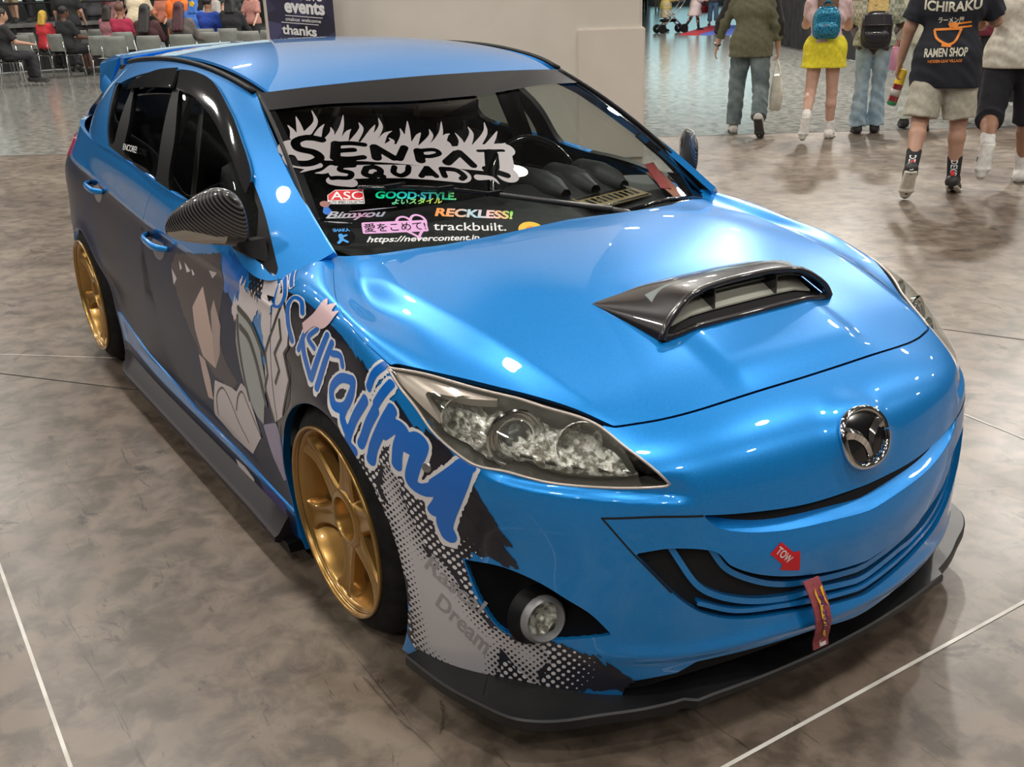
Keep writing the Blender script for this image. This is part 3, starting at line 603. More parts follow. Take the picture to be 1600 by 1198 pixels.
MT['navy_vinyl'] = noise_color(mat('navy_vinyl', (.012, .016, .04), .28, 0, .7, .06), (.005, .006, .014), (.011, .013, .03), 6)
MT['blue_vinyl'] = mat('blue_vinyl', (.004, .14, .56), .28, 0, .6, .06)
MT['carbon'] = carbon('carbon_weave', 700)
MT['glass'] = glass_mat('clear_glass', (.78, .82, .80))
MT['tint'] = glass_mat('tinted_glass', (.30, .33, .32))
MT['lens'] = glass_mat('lamp_lens', (.95, .96, .93))
nt = MT['lens'].node_tree; _o = nt.nodes['Material Output']; _l = _o.inputs[0].links[0].from_socket; _d = nn(nt, 'ShaderNodeBsdfDiffuse'); _d.inputs[0].default_value = (.72, .70, .60, 1); _x = nn(nt, 'ShaderNodeMixShader'); _x.inputs[0].default_value = .05
nt.links.new(_l, _x.inputs[1]); nt.links.new(_d.outputs[0], _x.inputs[2]); nt.links.new(_x.outputs[0], _o.inputs[0])
MT['fabric'] = noise_color(mat('seat_cloth', (.02, .02, .022), .85), (.012, .012, .014), (.03, .03, .032), 80)
MT['red'] = mat('red_vinyl', (.62, .012, .022), .35)
MT['pink'] = mat('pink_vinyl', (.78, .34, .62), .35)
MT['yellow'] = mat('yellow_vinyl', (.80, .52, .03), .35)
MT['orange'] = mat('orange_print', (.85, .26, .03), .6)
# ------------------------------------------------------------------ the hall
def floor_material():
    m = mat('polished_concrete', (.2, .18, .16), .25, 0, 0)
    nt, N, L, b = nodes(m)
    tc = nn(nt, 'ShaderNodeTexCoord'); P = tc.outputs['Object']
    def noise(scale, detail=8, dist=0, stretch=None, rough=.6):
        n = nn(nt, 'ShaderNodeTexNoise', Scale=scale, Detail=detail, Distortion=dist, Roughness=rough)
        src = P
        if stretch:
            mp = nn(nt, 'ShaderNodeMapping'); mp.inputs['Scale'].default_value = stretch; mp.inputs['Rotation'].default_value = (0, 0, R(30)); L.new(P, mp.inputs[0]); src = mp.outputs[0]
        L.new(src, n.inputs['Vector']); return n.outputs['Fac']
    def ramp(x, stops):
        r = nn(nt, 'ShaderNodeValToRGB'); e = r.color_ramp.elements
        while len(e) < len(stops): e.new(.5)
        for k, (p, c) in enumerate(stops): e[k].position = p; e[k].color = (*c, 1)
        L.new(x, r.inputs[0]); return r.outputs[0]
    def mix(f, a, c, mode='MIX'):
        x = nn(nt, 'ShaderNodeMix'); x.data_type = 'RGBA'; x.blend_type = mode
        if isinstance(f, float): x.inputs[0].default_value = f
        else: L.new(f, x.inputs[0])
        for s, i in ((a, 6), (c, 7)):
            if isinstance(s, tuple): x.inputs[i].default_value = (*s, 1)
            else: L.new(s, x.inputs[i])
        return x.outputs[2]
    base = ramp(noise(1.1, 9, .6), [(.28, (.118, .086, .066)), (.52, (.185, .145, .112)), (.74, (.255, .208, .160))])
    fine = ramp(noise(9, 10, .4), [(.38, (.34, .33, .32)), (.58, (1, 1, 1))])
    c = mix(.75, base, fine, 'MULTIPLY')
    blot = ramp(noise(3.2, 12, 1.4, None, .72), [(.36, (.16, .14, .13)), (.41, (1, 1, 1))])
    c = mix(.7, c, blot, 'MULTIPLY')
    scr = ramp(noise(2.2, 8, 2.5, (1.0, 9, 1)), [(.32, (.22, .20, .19)), (.37, (1, 1, 1))])
    c = mix(.6, c, scr, 'MULTIPLY')
    # beyond the slab joint the floor is greyer and polished brighter
    sx = nn(nt, 'ShaderNodeSeparateXYZ'); L.new(P, sx.inputs[0])
    ma = nn(nt, 'ShaderNodeMath', operation='MULTIPLY'); L.new(sx.outputs[0], ma.inputs[0]); ma.inputs[1].default_value = -.832
    mb = nn(nt, 'ShaderNodeMath', operation='MULTIPLY_ADD'); L.new(sx.outputs[1], mb.inputs[0]); mb.inputs[1].default_value = .555; L.new(ma.outputs[0], mb.inputs[2])
    far = nn(nt, 'ShaderNodeMapRange'); far.inputs['From Min'].default_value = 8.72; far.inputs['From Max'].default_value = 8.76; L.new(mb.outputs[0], far.inputs[0])
    grey = mix(.85, (.27, .27, .25), fine, 'MULTIPLY')
    c = mix(far.outputs[0], c, grey)
    L.new(c, b.inputs['Base Color'])
    rr = nn(nt, 'ShaderNodeMapRange'); L.new(noise(2.5, 6), rr.inputs[0]); rr.inputs['To Min'].default_value = .22; rr.inputs['To Max'].default_value = .46
    rm = nn(nt, 'ShaderNodeMix'); rm.data_type = 'FLOAT'; L.new(far.outputs[0], rm.inputs[0]); L.new(rr.outputs[0], rm.inputs[2]); rm.inputs[3].default_value = .16
    L.new(rm.outputs[0], b.inputs['Roughness'])
    b.inputs['Specular IOR Level'].default_value = .45
    bp = nn(nt, 'ShaderNodeBump', Strength=.05, Distance=.004); L.new(noise(14, 8), bp.inputs['Height']); L.new(bp.outputs[0], b.inputs['Normal'])
    return m
FLOOR_M = floor_material()
def structure(o): o['kind'] = 'structure'; return o
fl = MB(); fl.add([(-70, -45, 0), (25, -45, 0), (25, 60, 0), (-70, 60, 0)], [(0, 1, 2, 3)])
structure(fl.build('floor', FLOOR_M))
JM = noise_color(mat('joint_filler', (.62, .60, .55), .5), (.45, .42, .37), (.75, .73, .68), 6)
DJ = mat('saw_cut', (.03, .028, .026), .8)
def strip(name, a, b, w, m, z=.0015):
    a = Vector((*a, 0)); b = Vector((*b, 0)); d = (b - a).normalized(); s = Vector((-d.y, d.x, 0)) * w / 2
    x = MB(); x.add([a - s + Vector((0, 0, z)), b - s + Vector((0, 0, z)), b + s + Vector((0, 0, z)), a + s + Vector((0, 0, z))], [(0, 1, 2, 3)])
    return structure(x.build(name, m))
strip('trim_1', (-1.30, -1.543), (1.2, -1.565), .009, JM)
strip('trim_2', (.925, -1.9), (.972, 1.9), .010, JM)
strip('trim_3', (-.35, 1.72), (1.4, 1.51), .007, JM)
strip('trim_4', (-3.35, -1.55), (-2.45, -.60), .006, JM)
strip('trim_5', (-1.6, 2.02), (1.6, 3.475), .007, DJ)
strip('trim_6', (-3.6, -1.9), (-2.0, -.72), .007, DJ)
_d = Vector((.555, .832))
strip('trim_7', (-10.486 - 9 * .555, .01 - 9 * .832), (-10.486 + 22 * .555, .01 + 22 * .832), .03, DJ)
cm_ = noise_color(mat('hall_ceiling', (.30, .31, .33), .8), (.13, .135, .15), (.20, .205, .22), .3)
ce = MB(); ce.box((-22, 8, HALL_H + .1), (95, 105, .2)); structure(ce.build('ceiling', cm_))
wm = noise_color(mat('hall_wall', (.45, .45, .44), .8), (.22, .22, .22), (.28, .28, .27), .6)
for nm, c, d in (('wall_front', (25.1, 8, HALL_H / 2), (.2, 105, HALL_H)), ('wall_back', (-70.1, 8, HALL_H / 2), (.2, 105, HALL_H)), ('wall_right', (-22, -45.1, HALL_H / 2), (95, .2, HALL_H)), ('wall_left', (-22, 60.1, HALL_H / 2), (95, .2, HALL_H))):
    w_ = MB(); w_.box(c, d); structure(w_.build(nm, wm))
# lamp housings
LM = mat('lamp_housing', (.55, .55, .55), .4, .6)
LE = mat('lamp_glow', (1, 1, 1), .5, emit=(1, .97, .92), estr=9)
for _x, _y in LAMPS:
    e = empty('high_bay_lamp', (_x, _y, HALL_H - .5), label='round white high-bay lamp hanging from the hall ceiling', cat='lamp', group='high-bay lamps under the ceiling')
    h = MB(); h.lathe([(.03, .5), (.03, .22), (.12, .2), (.27, .02), (.27, 0), (.24, 0)], 20); h.build('housing', LM, e, True)
    d = MB(); d.disc((0, 0, .012), .25, n=20); d.build('diffuser', LE, e)
# column behind the car: broad beige face, a taller guard panel along its right side
BEI = noise_color(mat('beige_plaster', (.66, .61, .54), .55), (.62, .57, .50), (.70, .65, .575), 1.2)

# glowing panels added on the far walls to brighten the floor reflections
WG1 = mat('teal_glow', (.5, .7, .7), .4, emit=(.50, .86, .92), estr=.9); WG2 = mat('pale_glow', (.7, .75, .7), .4, emit=(.80, .95, .86), estr=.6)
for nm, c, d, m_ in (('glow_panel_1', (-62.5, 59.9, 4.4), (13, .1, 7), WG1), ('glow_panel_2', (-69.9, 22, 4.6), (.1, 34, 5.5), WG2), ('glow_panel_3', (-40, 59.9, 5.5), (16, .1, 3.5), WG2)):
    w_ = MB(); w_.box(c, d); structure(w_.build(nm, m_))
def col_axes():
    a = Vector((-5.543, 4.871, 0)); b = Vector((-7.15, 1.82, 0))  # right and left foot of the visible face
    t = (b - a).normalized(); n = Vector((-t.y, t.x, 0))
    if n.dot(Vector((2.15, -1.7, 0)) - a) < 0: n = -n
    return a, b, t, n
CA, CB, CT, CN = col_axes()
cl = MB(); L_ = (CB - CA).length
def colbox(mb, s0, s1, d0, d1, z0, z1, bev=0):
    c = CA + CT * (s0 + s1) / 2 + CN * (d0 + d1) / 2 + Vector((0, 0, (z0 + z1) / 2))
    rot = Matrix((CT, CN, Vector((0, 0, 1)))).transposed()
    mb.box(c, (s1 - s0, d1 - d0, z1 - z0), rot, bev)
colbox(cl, 0.0, L_, -2.2, 0, 0, HALL_H, .03)
structure(cl.build('wall_column', BEI, None, False))
gp = MB(); colbox(gp, -.02, .62, -1.2, .03, 0, 1.20, .012)
structure(gp.build('trim_8', noise_color(mat('guard_panel', (.66, .59, .52), .5), (.62, .555, .485), (.69, .62, .55), 1.5), None, False))
# ------------------------------------------------------------------ the car (X forward, Y to its left, Z up, front axle at X = 0)
CAR = empty('car', (0, 0, 0), label='blue five-door hatchback show car with gold wheels, bonnet scoop and painted vinyl livery', cat='car')
FM, SM, GM, RM, WM = M['front'], M['side'], M['glass'], M['roof'], M['shield']
BLUE, BLACK, DARK = MT['blue'], MT['black'], MT['dark']
def half(segs):
    """traced lines on the front end, folded onto u >= 0"""
    return [[(abs(a), b) for a, b in s] for s in segs]
FT = {k: half(v) for k, v in TR.items()}
def rev(s): return s[::-1]
def join_to_centre(a):  # first and last points pushed across the centre line
    a = np.array(a); return np.concatenate([[(-.2, a[0][1])], a, [(-.2, a[-1][1])]])
hood_rear, hood_side, hood_lamp, hood_front = FT['hood']
hl_top, hl_bot = FT['headlight']
HOOD = join_to_centre(poly([(0, hood_rear[0][1])] + hood_rear[1:], hood_side, hood_lamp, hood_front[:-2] + [(0, hood_front[-1][1])]))
LAMP = poly(hl_top, hl_bot)
noseL = FT['noseL'][0]
bt = FT['bump_top'][0]; arch = FT['arch'][0]; bb = FT['bump_bot'][0]
# where the bumper seam meets the lamp
i_cut = 7
lamp_low = hl_bot[:i_cut + 1]; lamp_out = hl_bot[i_cut:]
BUMP = np.concatenate([[(-.2, hood_front[-1][1])], poly([(0, hood_front[-1][1])] + rev(hood_front[:-2]), noseL, lamp_low, rev(bt), [bt[0], (bt[0][0] + .1, bt[0][1] + .1), (bt[0][0] + .1, 1.6)], [(-.2, 1.6)])])
FEND = poly(hood_side, rev(lamp_out)[:1] + rev(lamp_out)[1:], rev(bt), [bt[0], (bt[0][0] + .1, bt[0][1] + .1), (bt[0][0] + .1, 1.6), (3, 1.6), (3, -.3)], [(3, -.3), (hood_side[0][0] - .0, -.3)])
ARCH_F = (.01, .285, .338); ARCH_R = (-2.605, .27, .352)
def arch_f(P, a): return np.where(abs(P[..., 1]) > .55, np.hypot(P[..., 0] - a[0], P[..., 2] - a[1]) - a[2], .5)
slot_t = FT['slot_top'][0]; slot_b = FT['slot_bot'][0]
SLOT = join_to_centre(np.concatenate([crom(rev(slot_t), 6), crom(slot_b, 6)]))
hole_b = FT['hole_b'][0]; hole_t = FT['hole_t'][0]
HOLE = join_to_centre(np.concatenate([crom(rev(hole_t), 6), crom(hole_b, 6)]))
FOG = poly(*FT['foghole'])
LEDGE = np.array(sorted(crom(FT['hl_crease'][0], 6).tolist())); LOWLIP = np.array(sorted(FT['lowlip'][0]))
def front_disp(P, u, v, m):
    U, V = np.meshgrid(np.abs(u), v, indexing='ij'); s = np.sign(np.asarray(u) + 1e-9)[:, None]
    d = np.zeros(U.shape)
    X, Y, Z = P[..., 0], np.abs(P[..., 1]), P[..., 2]
    # bonnet crease running from the screen corner to the nose
    on = (X > -.35) & (X < .95) & (Z > .6) & (Y < .85)
    if on.any():
        rp = RIDGE_P; xi = np.clip(X, rp[0, 0], rp[-1, 0]); yr = np.interp(xi, rp[:, 0], rp[:, 1]); t = (yr - Y) * .92
        fade = smooth(X, -.26, -.02) * (1 - smooth(X, .60, .74))
        h = np.where(t > 0, np.exp(-t / .16), np.exp(-(t / .045) ** 2))
        d += np.where(on, .011 * h * fade, 0)
        # raised centre of the bonnet ahead of the scoop
        g = (1 - smooth(Y, .17, .245)) * smooth(X, .30, .50) * (1 - smooth(X, .68, .77))
        d += np.where(on, .010 * g, 0)
    # dome under the badge
    r = np.sqrt((P[..., 1] / 1.0) ** 2 + (Z - .643) ** 2 + (X - .893) ** 2)
    d += .012 * np.exp(-(r / .088) ** 4)
    # wheel-arch lip
    ra = np.hypot(X - ARCH_F[0], Z - ARCH_F[1]) - ARCH_F[2]
    d += np.where((Y > .6) & (abs(ra) < .2), .007 * np.exp(-(ra / .035) ** 2), 0)
    # ledge under the lamps and across the corner of the bumper
    ul = np.clip(U, LEDGE[0, 0], LEDGE[-1, 0]); t = np.interp(ul, LEDGE[:, 0], LEDGE[:, 1]) - V; en = smooth(U, LEDGE[0, 0], LEDGE[0, 0] + .05) * (1 - smooth(U, LEDGE[-1, 0] - .05, LEDGE[-1, 0] + .02))
    d -= .011 * en * smooth(t, -.012, .012) * (1 - smooth(t, .010, .060))
    # swage low on the bumper
    ll = np.interp(U, LOWLIP[:, 0], LOWLIP[:, 1]); d += .007 * np.exp(-((V - ll) / .022) ** 2) * (1 - smooth(U, .5, .68))
    return P, d, s
RIDGE_P = np.array([[-.264, .677], [-.086, .616], [.129, .593], [.312, .571], [.488, .536], [.632, .51], [.689, .498]])
def with_disp(fn):
    def disp(P, u, v, m):
        _, d, _s = fn(P, u, v, m)
        e = 1e-3
        a = m.grid(np.asarray(u) + e, v, True) - m.grid(np.asarray(u) - e, v, True); b = m.grid(u, np.asarray(v) + e, True) - m.grid(u, np.asarray(v) - e, True)
        n = np.cross(a, b); n /= np.linalg.norm(n, axis=2, keepdims=True) + 1e-12
        n *= np.where(((P - np.array([-1.2, 0, .45])) * n).sum(-1) > 0, 1, -1)[..., None]
        return P + n * d[..., None]
    return disp
def side_disp(P, u, v, m):
    X, Y, Z = P[..., 0], P[..., 1], P[..., 2]
    zc = np.interp(-X, [.345, 1.58, 2.02, 2.43, 2.9], [.80, .835, .868, .905, .93])
    t = Z - zc
    d = .006 * np.where(t > 0, np.exp(-(t / .035)), np.exp(-(t / .02) ** 2)) * (1 - smooth(-X, 2.5, 2.9))
    ra = np.hypot(X - ARCH_R[0], Z - ARCH_R[1]) - ARCH_R[2]
    d = d + np.where(abs(ra) < .2, .008 * np.exp(-(ra / .04) ** 2), 0)
    # hollow along the foot of the doors
    d = d - .008 * np.exp(-((Z - .235) / .035) ** 2) * smooth(-X, .5, .9) * (1 - smooth(-X, 1.7, 2.1))
    return P, d, None
FM.disp = with_disp(front_disp); SM.disp = with_disp(side_disp)
GAP = .0022
def F2(L, gap=GAP, extra=None):
    def fn(U, V, P):
        f = sdf_poly(L, np.abs(U), V) - gap
        if extra is not None: f = np.minimum(f, extra(U, V, P))
        return f
    return fn
# --- outer panels
hood = panel('hood', FM, F2(HOOD), BLUE, CAR, .009)
def bump_extra(U, V, P):
    A = np.abs(U)
    f = arch_f(P, ARCH_F) - .002
    for L in (SLOT, HOLE, FOG): f = np.minimum(f, -sdf_poly(L, A, V))
    f = np.minimum(f, -sdf_poly(LAMP, A, V) - GAP)
    f = np.minimum(f, np.interp(A, BB_U, BB_V) - V)
    return f
_bl = sorted([q for q in bb if q[0] < .66]); BB_U = np.array([0] + [q[0] for q in _bl] + [_bl[-1][0] + .06]); BB_V = np.array([_bl[0][1]] + [q[1] for q in _bl] + [2.])
bumper = panel('front_bumper', FM, F2(BUMP, GAP, bump_extra), BLUE, CAR, .0058, rim=.02)
def side_u(sd): return (FM.ku[0], -.5) if sd < 0 else (.5, FM.U1)
fenders = []
for sd in (-1, 1):
    fenders.append(panel('fender', FM, F2(FEND, .0012, lambda U, V, P: arch_f(P, ARCH_F) - .002), BLUE, CAR, .007, urange=side_u(sd), rim=.02))
# dark liner behind all the gaps
panel('inner_liner', FM, lambda U, V, P: np.minimum(np.minimum(arch_f(P, ARCH_F) - .02, -sdf_poly(LAMP, abs(U), V) - .004), -sdf_poly(FOG, abs(U), V) - .01), DARK, CAR, .02, off=-.022, rim=0)
panel('grille_backing', FM, lambda U, V, P: sdf_poly(HOLE, abs(U), V) + .03, DARK, CAR, .02, off=-.075, rim=0)
# lower lip of the nose slot
bl = np.concatenate([crom(slot_b, 6)[::1], ]); tl = crom(slot_t, 6)
def slot_lip():
    q = np.array([[0, slot_b[-1][1]]] + [list(x) for x in rev(crom(slot_b, 6).tolist())[1:]])
    q = np.concatenate([(q * [-1, 1])[:0:-1], q]); rings = []
    for a, b in q:
        p, n = uv_pos(FM, (a, b), 1, -.001); w = max(0, min(1, (slot_t[0][0] - abs(a)) / .12)) ** .7
        t = Vector((-.05 * w - .002, 0, .040 * w + .001)); rings.append([p, p + t * .25 - n * .004 * w, p + t])
    mb = MB(); mb.loft(rings, False, False); return mb.build('slot_lip', BLUE, bumper, True)
slot_lip()
def side_fn(L=None, extra=None):
    def fn(U, V, P):
        f = np.full(U.shape, 1.0)
        if L is not None: f = np.minimum(f, L(U, V, P))
        f = np.minimum(f, arch_f(P, ARCH_R) - .002)
        return f
    return fn
# seam lines of the side, as X over Z
DS = np.array([SM.grid(np.array([a]), np.array([b]))[0, 0] for a, b in TR['doorseam'][0]]); DS = DS[np.argsort(DS[:, 2])]
RS = np.array([SM.grid(np.array([a]), np.array([b]))[0, 0] for a, b in TR['rdoor'][0]]); RS = RS[np.argsort(RS[:, 2])]
def seam_x(S, Z): return np.interp(Z, S[:, 2], S[:, 0])
# the window outline also eats into the top of the doors
def sill_z(X): return np.interp(-X, [.3, .74, 1.22, 1.76, 1.96, 2.4], [.190, .206, .210, .255, .30, .36])
doors = {}
for sd in (-1, 1):
    nm = 'right' if sd < 0 else 'left'
    doors[sd, 'f'] = panel('front_door', SM, lambda U, V, P: np.minimum(np.minimum(P[..., 0] - seam_x(DS, P[..., 2]) - GAP, P[..., 2] - sill_z(P[..., 0]) - .002), -.345 - P[..., 0] - GAP), BLUE, CAR, .008, side=sd, rim=.02)
    doors[sd, 'r'] = panel('rear_door', SM, lambda U, V, P: np.minimum(np.minimum(np.minimum(seam_x(DS, P[..., 2]) - P[..., 0] - GAP, P[..., 0] - seam_x(RS, P[..., 2]) - GAP), P[..., 2] - sill_z(P[..., 0]) - .002), arch_f(P, ARCH_R) - .03), BLUE, CAR, .008, side=sd, rim=.02)
    quarter = panel('quarter_panel', SM, lambda U, V, P: np.minimum(np.maximum(seam_x(RS, P[..., 2]) - P[..., 0] - GAP, np.minimum(.03 - arch_f(P, ARCH_R), .3)), arch_f(P, ARCH_R) - .002), BLUE, CAR, .009, side=sd, rim=.02)
    doors[sd, 'q'] = quarter
    doors[sd, 's'] = panel('sill', SM, lambda U, V, P: np.minimum(np.minimum(sill_z(P[..., 0]) - P[..., 2] - .003, arch_f(P, ARCH_R) - .03), -.345 - P[..., 0] + .02), BLUE, CAR, .01, side=sd, off=.004, rim=.02, urange=(0, 2.2))
    panel('inner_liner', SM, lambda U, V, P: arch_f(P, ARCH_R) - .02, DARK, CAR, .03, side=sd, off=-.022, rim=0, vrange=(.03, SM.V1))
# --- roof, pillars, windows
DLO = poly(*TR['dlo']); PQ = poly(*TR['pane_q']); PR = poly(*TR['pane_r']); PF = poly(*TR['pane_f'])
roof = panel('roof', RM, lambda U, V, P: .53 - abs(U), BLUE, CAR, .02, rim=.01)
panel('roof_lining', RM, lambda U, V, P: .53 - abs(U), mat('roof_lining', (.05, .05, .055), .9), CAR, .06, off=-.03, rim=0)
GLz = MT['tint']
for sd in (-1, 1):
    frame = panel('side_frame', GM, lambda U, V, P: -sdf_poly(DLO, U, V), BLUE, CAR, .008, side=sd, rim=.02)
    panel('window_surround', GM, lambda U, V, P: np.minimum(sdf_poly(DLO, U, V), -np.maximum(np.maximum(sdf_poly(PQ, U, V), sdf_poly(PR, U, V)), sdf_poly(PF, U, V))), BLACK, CAR, .008, side=sd, off=-.004, rim=.02)
    panel('quarter_window', GM, lambda U, V, P: sdf_poly(PQ, U, V) + .005, GLz, CAR, .02, side=sd, off=-.012, rim=0)
    rw = panel('rear_door_window', GM, lambda U, V, P: sdf_poly(PR, U, V) + .005, GLz, CAR, .02, side=sd, off=-.012, rim=0)
    panel('front_door_window', GM, lambda U, V, P: sdf_poly(PF, U, V) + .005, MT['glass'], CAR, .02, side=sd, off=-.012, rim=0)
    # belt strip
    pts = [uv_pos(GM, (a, b), sd, .003)[0] for a, b in crom(TR['dlo'][1][4:], 4)]
    mb = MB(); mb.tube(pts, .006, 6); mb.build('belt_moulding', MT['gloss_black'], CAR, True)
    # roof ditch
    pts = [uv_pos(GM, (a, GM.V1 - .004), sd, .004)[0] for a in np.linspace(.02, GM.U1 * .86, 40)]
    mb = MB(); mb.tube(pts, .009, 6); mb.build('roof_trim', BLACK, CAR, True)
VIS = mat('smoked_acrylic', (.02, .02, .022), .05, 0, 1, .02)
for sd in (-1, 1):
    for k in ('visor_f', 'visor_r'):
        VL = poly(*TR[k])
        panel('rain_visor', GM, lambda U, V, P: sdf_poly(VL, U, V), VIS, CAR, .006, side=sd, off=.012, rim=.010, bow=lambda U, V, P: .006 * np.clip(sdf_poly(VL, U, V) / .02, 0, 1))
# windscreen
SHV0 = .0
shield = panel('windshield', WM, lambda U, V, P: np.full(U.shape, 1.), MT['glass'], CAR, .03, off=-.004, rim=0)
FRIT = mat('black_glass_border', (.006, .006, .008), .12, coat=1)
def frit(U, V, P):
    e = WM.U1 - abs(U); return np.maximum(.032 - e, .045 - V)
panel('windshield_border', WM, frit, FRIT, shield, .008, off=-.002, rim=0)
SUN = mat('sun_strip_vinyl', (.005, .005, .007), .36, coat=.12, spec=.25)
def sunstrip(U, V, P):
    e = WM.V1 - V; return (.185 - .055 * (abs(U) / WM.U1) ** 2 * 0) - e + .0 * U
SUNP = panel('sun_strip', WM, lambda U, V, P: np.minimum(V - (WM.V1 - .165 + .045 * smooth(np.abs(U), .05, .5)), WM.U1 - .01 - abs(U)), SUN, shield, .008, off=.0008, rim=0)
for sd in (-1, 1):
    mb = MB(); mb.tube([uv_pos(WM, (sd * (WM.U1 - .004), v), 1, .002)[0] for v in np.linspace(.02, WM.V1 - .01, 24)], .007, 6); mb.build('windshield_seal', BLACK, shield, True)
# ------------------------------------------------------------------ wheels
def make_wheel(name='wheel'):
    w = bpy.data.objects.new(name, None); COL.objects.link(w); w.parent = CAR
    t = MB()
    t.lathe([(.232, .02), (.246, .006), (.254, .008), (.272, .016), (.292, .030), (.305, .046), (.312, .066), (.313, .10), (.313, .15), (.306, .185), (.285, .205), (.25, .215), (.23, .2)], 72, 'Y')
    t.build('tyre', MT['rubber'], w, True)
    g = MB()
    for yy in (.085, .115, .145):  # tread grooves
        g.lathe([(.3135, yy - .004), (.3140, yy - .004), (.3140, yy + .004), (.3135, yy + .004)], 72, 'Y')
    g.build('tread_groove', DARK, w)
    r = MB()
    r.lathe([(.250, .010), (.252, .002), (.2505, -.003), (.246, -.003), (.2435, .002), (.2425, .010), (.236, .014), (.230, .022), (.226, .05), (.216, .075), (.210, .12), (.212, .19), (.225, .20)], 72, 'Y')
    rim = r.build('rim', MT['gold'], w, True)
    for k in range(6):
        s = MB(); rings = []
        for d, wd, y0, y1 in ((.066, .043, .036, .095), (.085, .037, .034, .085), (.11, .031, .034, .074), (.145, .0265, .034, .068), (.18, .0275, .031, .066), (.205, .032, .026, .068), (.222, .041, .021, .070), (.231, .050, .019, .072)):
            b = .006
            ring = [(d, y1, -wd), (d, y0 + b, -wd), (d, y0, -wd + b), (d, y0, -wd * .42), (d, y0 + .0035 * (d > .07), -wd * .22), (d, y0 + .0035 * (d > .07), wd * .22), (d, y0, wd * .42), (d, y0, wd - b), (d, y0 + b, wd), (d, y1, wd)]
            rings.append(ring)
        s.loft(rings)
        a = R(60 * k + 80); ca, sa = math.cos(a), math.sin(a)
        s.V = [(x * ca - z * sa, y, x * sa + z * ca) for x, y, z in s.V]
        s.build('spoke', MT['gold'], w, True, 40)
    h = MB()
    h.lathe([(.054, .10), (.055, .036), (.059, .028), (.068, .027), (.078, .034), (.085, .046), (.088, .095)], 48, 'Y'); h.build('hub', MT['gold'], w, True, 50)
    c = MB(); c.lathe([(.0001, .088), (.054, .088)], 32, 'Y'); c.build('hub_bore', mat('hub_bore', (.10, .055, .02), .5, .5), w)
    for k in range(5):
        n = MB(); a = R(72 * k + 20); n.lathe([(.0001, .066), (.006, .066), (.0085, .070), (.0085, .088)], 6, 'Y', (.043 * math.cos(a), 0, .043 * math.sin(a))); n.build('wheel_nut', MT['satin'], w)
    d = MB(); d.lathe([(.05, .105), (.15, .105), (.15, .128), (.05, .128)], 48, 'Y'); d.build('brake_disc', mat('brake_disc', (.10, .095, .09), .4, .9), w, True, 30)
    k_ = MB(); k_.box((.125, .10, .03), (.06, .07, .15), None, .012); k_.build('brake_caliper', mat('caliper', (.03, .03, .032), .5), w)
    b = MB(); b.lathe([(.0001, .14), (.215, .14)], 40, 'Y'); b.build('wheel_back', DARK, w)
    return w
def copy_tree(o, parent=None):
    c = o.copy(); COL.objects.link(c); c.parent = parent
    for ch in list(o.children): copy_tree(ch, c)
    return c
wheel = make_wheel()
for i, (x, sd, yw, steer) in enumerate(((0, -1, .848, 0), (-2.64, -1, .852, 0), (0, 1, .848, 0), (-2.64, 1, .852, 0))):
    w = wheel if i == 0 else copy_tree(wheel, CAR)
    w.location = (x, sd * yw, .3135); w.rotation_euler = (R(1.5) if sd < 0 else R(-1.5), 0, 0 if sd < 0 else R(180))
# wheel houses
for sd in (-1, 1):
    for a in (ARCH_F, ARCH_R):
        m_ = MB(); rings = []
        for y in (.80, .52):
            rings.append([(a[0] + (a[2] + .012) * math.cos(R(t)), sd * y, a[1] + (a[2] + .012) * math.sin(R(t))) for t in range(-25, 206, 11)])
        m_.loft(rings, False, False); m_.build('wheel_house', DARK, CAR, True)
# ------------------------------------------------------------------ floor pan, rear end
fp = MB(); fp.box((-1.3, 0, .24), (3.0, 1.1, .12)); fp.box((-1.32, 0, .24), (1.75, 1.60, .12)); fp.box((.35, 0, .3), (.6, .8, .14)); fp.box((-3.05, 0, .4), (.55, 1.1, .3)); fp.build('floor_pan', DARK, CAR)
tg = MB(); rings = []
for X, Z, w_, dz in ((-2.80, 1.305, .515, -.04), (-2.93, 1.20, .575, -.02), (-3.05, 1.11, .63, -.02), (-3.2, 1.047, .615, 0), (-3.38, 1.046, .47, 0), (-3.47, 1.046, .29, 0)):
    rings.append([(X - .06 * (1 - q * q) * (X > -3.1), q * w_, Z + dz * q * q) for q in np.linspace(-1, 1, 13)])
tg.loft(rings, False, False); tailgate = tg.build('tailgate', BLUE, CAR, True)
rb = MB(); rb.loft([[(-3.47 - .03 * math.sin(math.pi * (z - .16) / .9), y, z) for y in np.linspace(-.29, .29, 7)] for z in np.linspace(.16, 1.046, 8)], False, False); rb.build('rear_bumper', BLUE, CAR, True)
rg = MB(); rg.loft([[(X - .06 * (1 - q * q) - .008, q * w_, Z + dz * q * q + .004) for q in np.linspace(-1, 1, 13)] for X, Z, w_, dz in ((-2.84, 1.27, .50, -.036), (-2.93, 1.20, .54, -.02), (-3.04, 1.118, .58, -.02))], False, False); rg.build('rear_window', MT['tint'], tailgate, True)
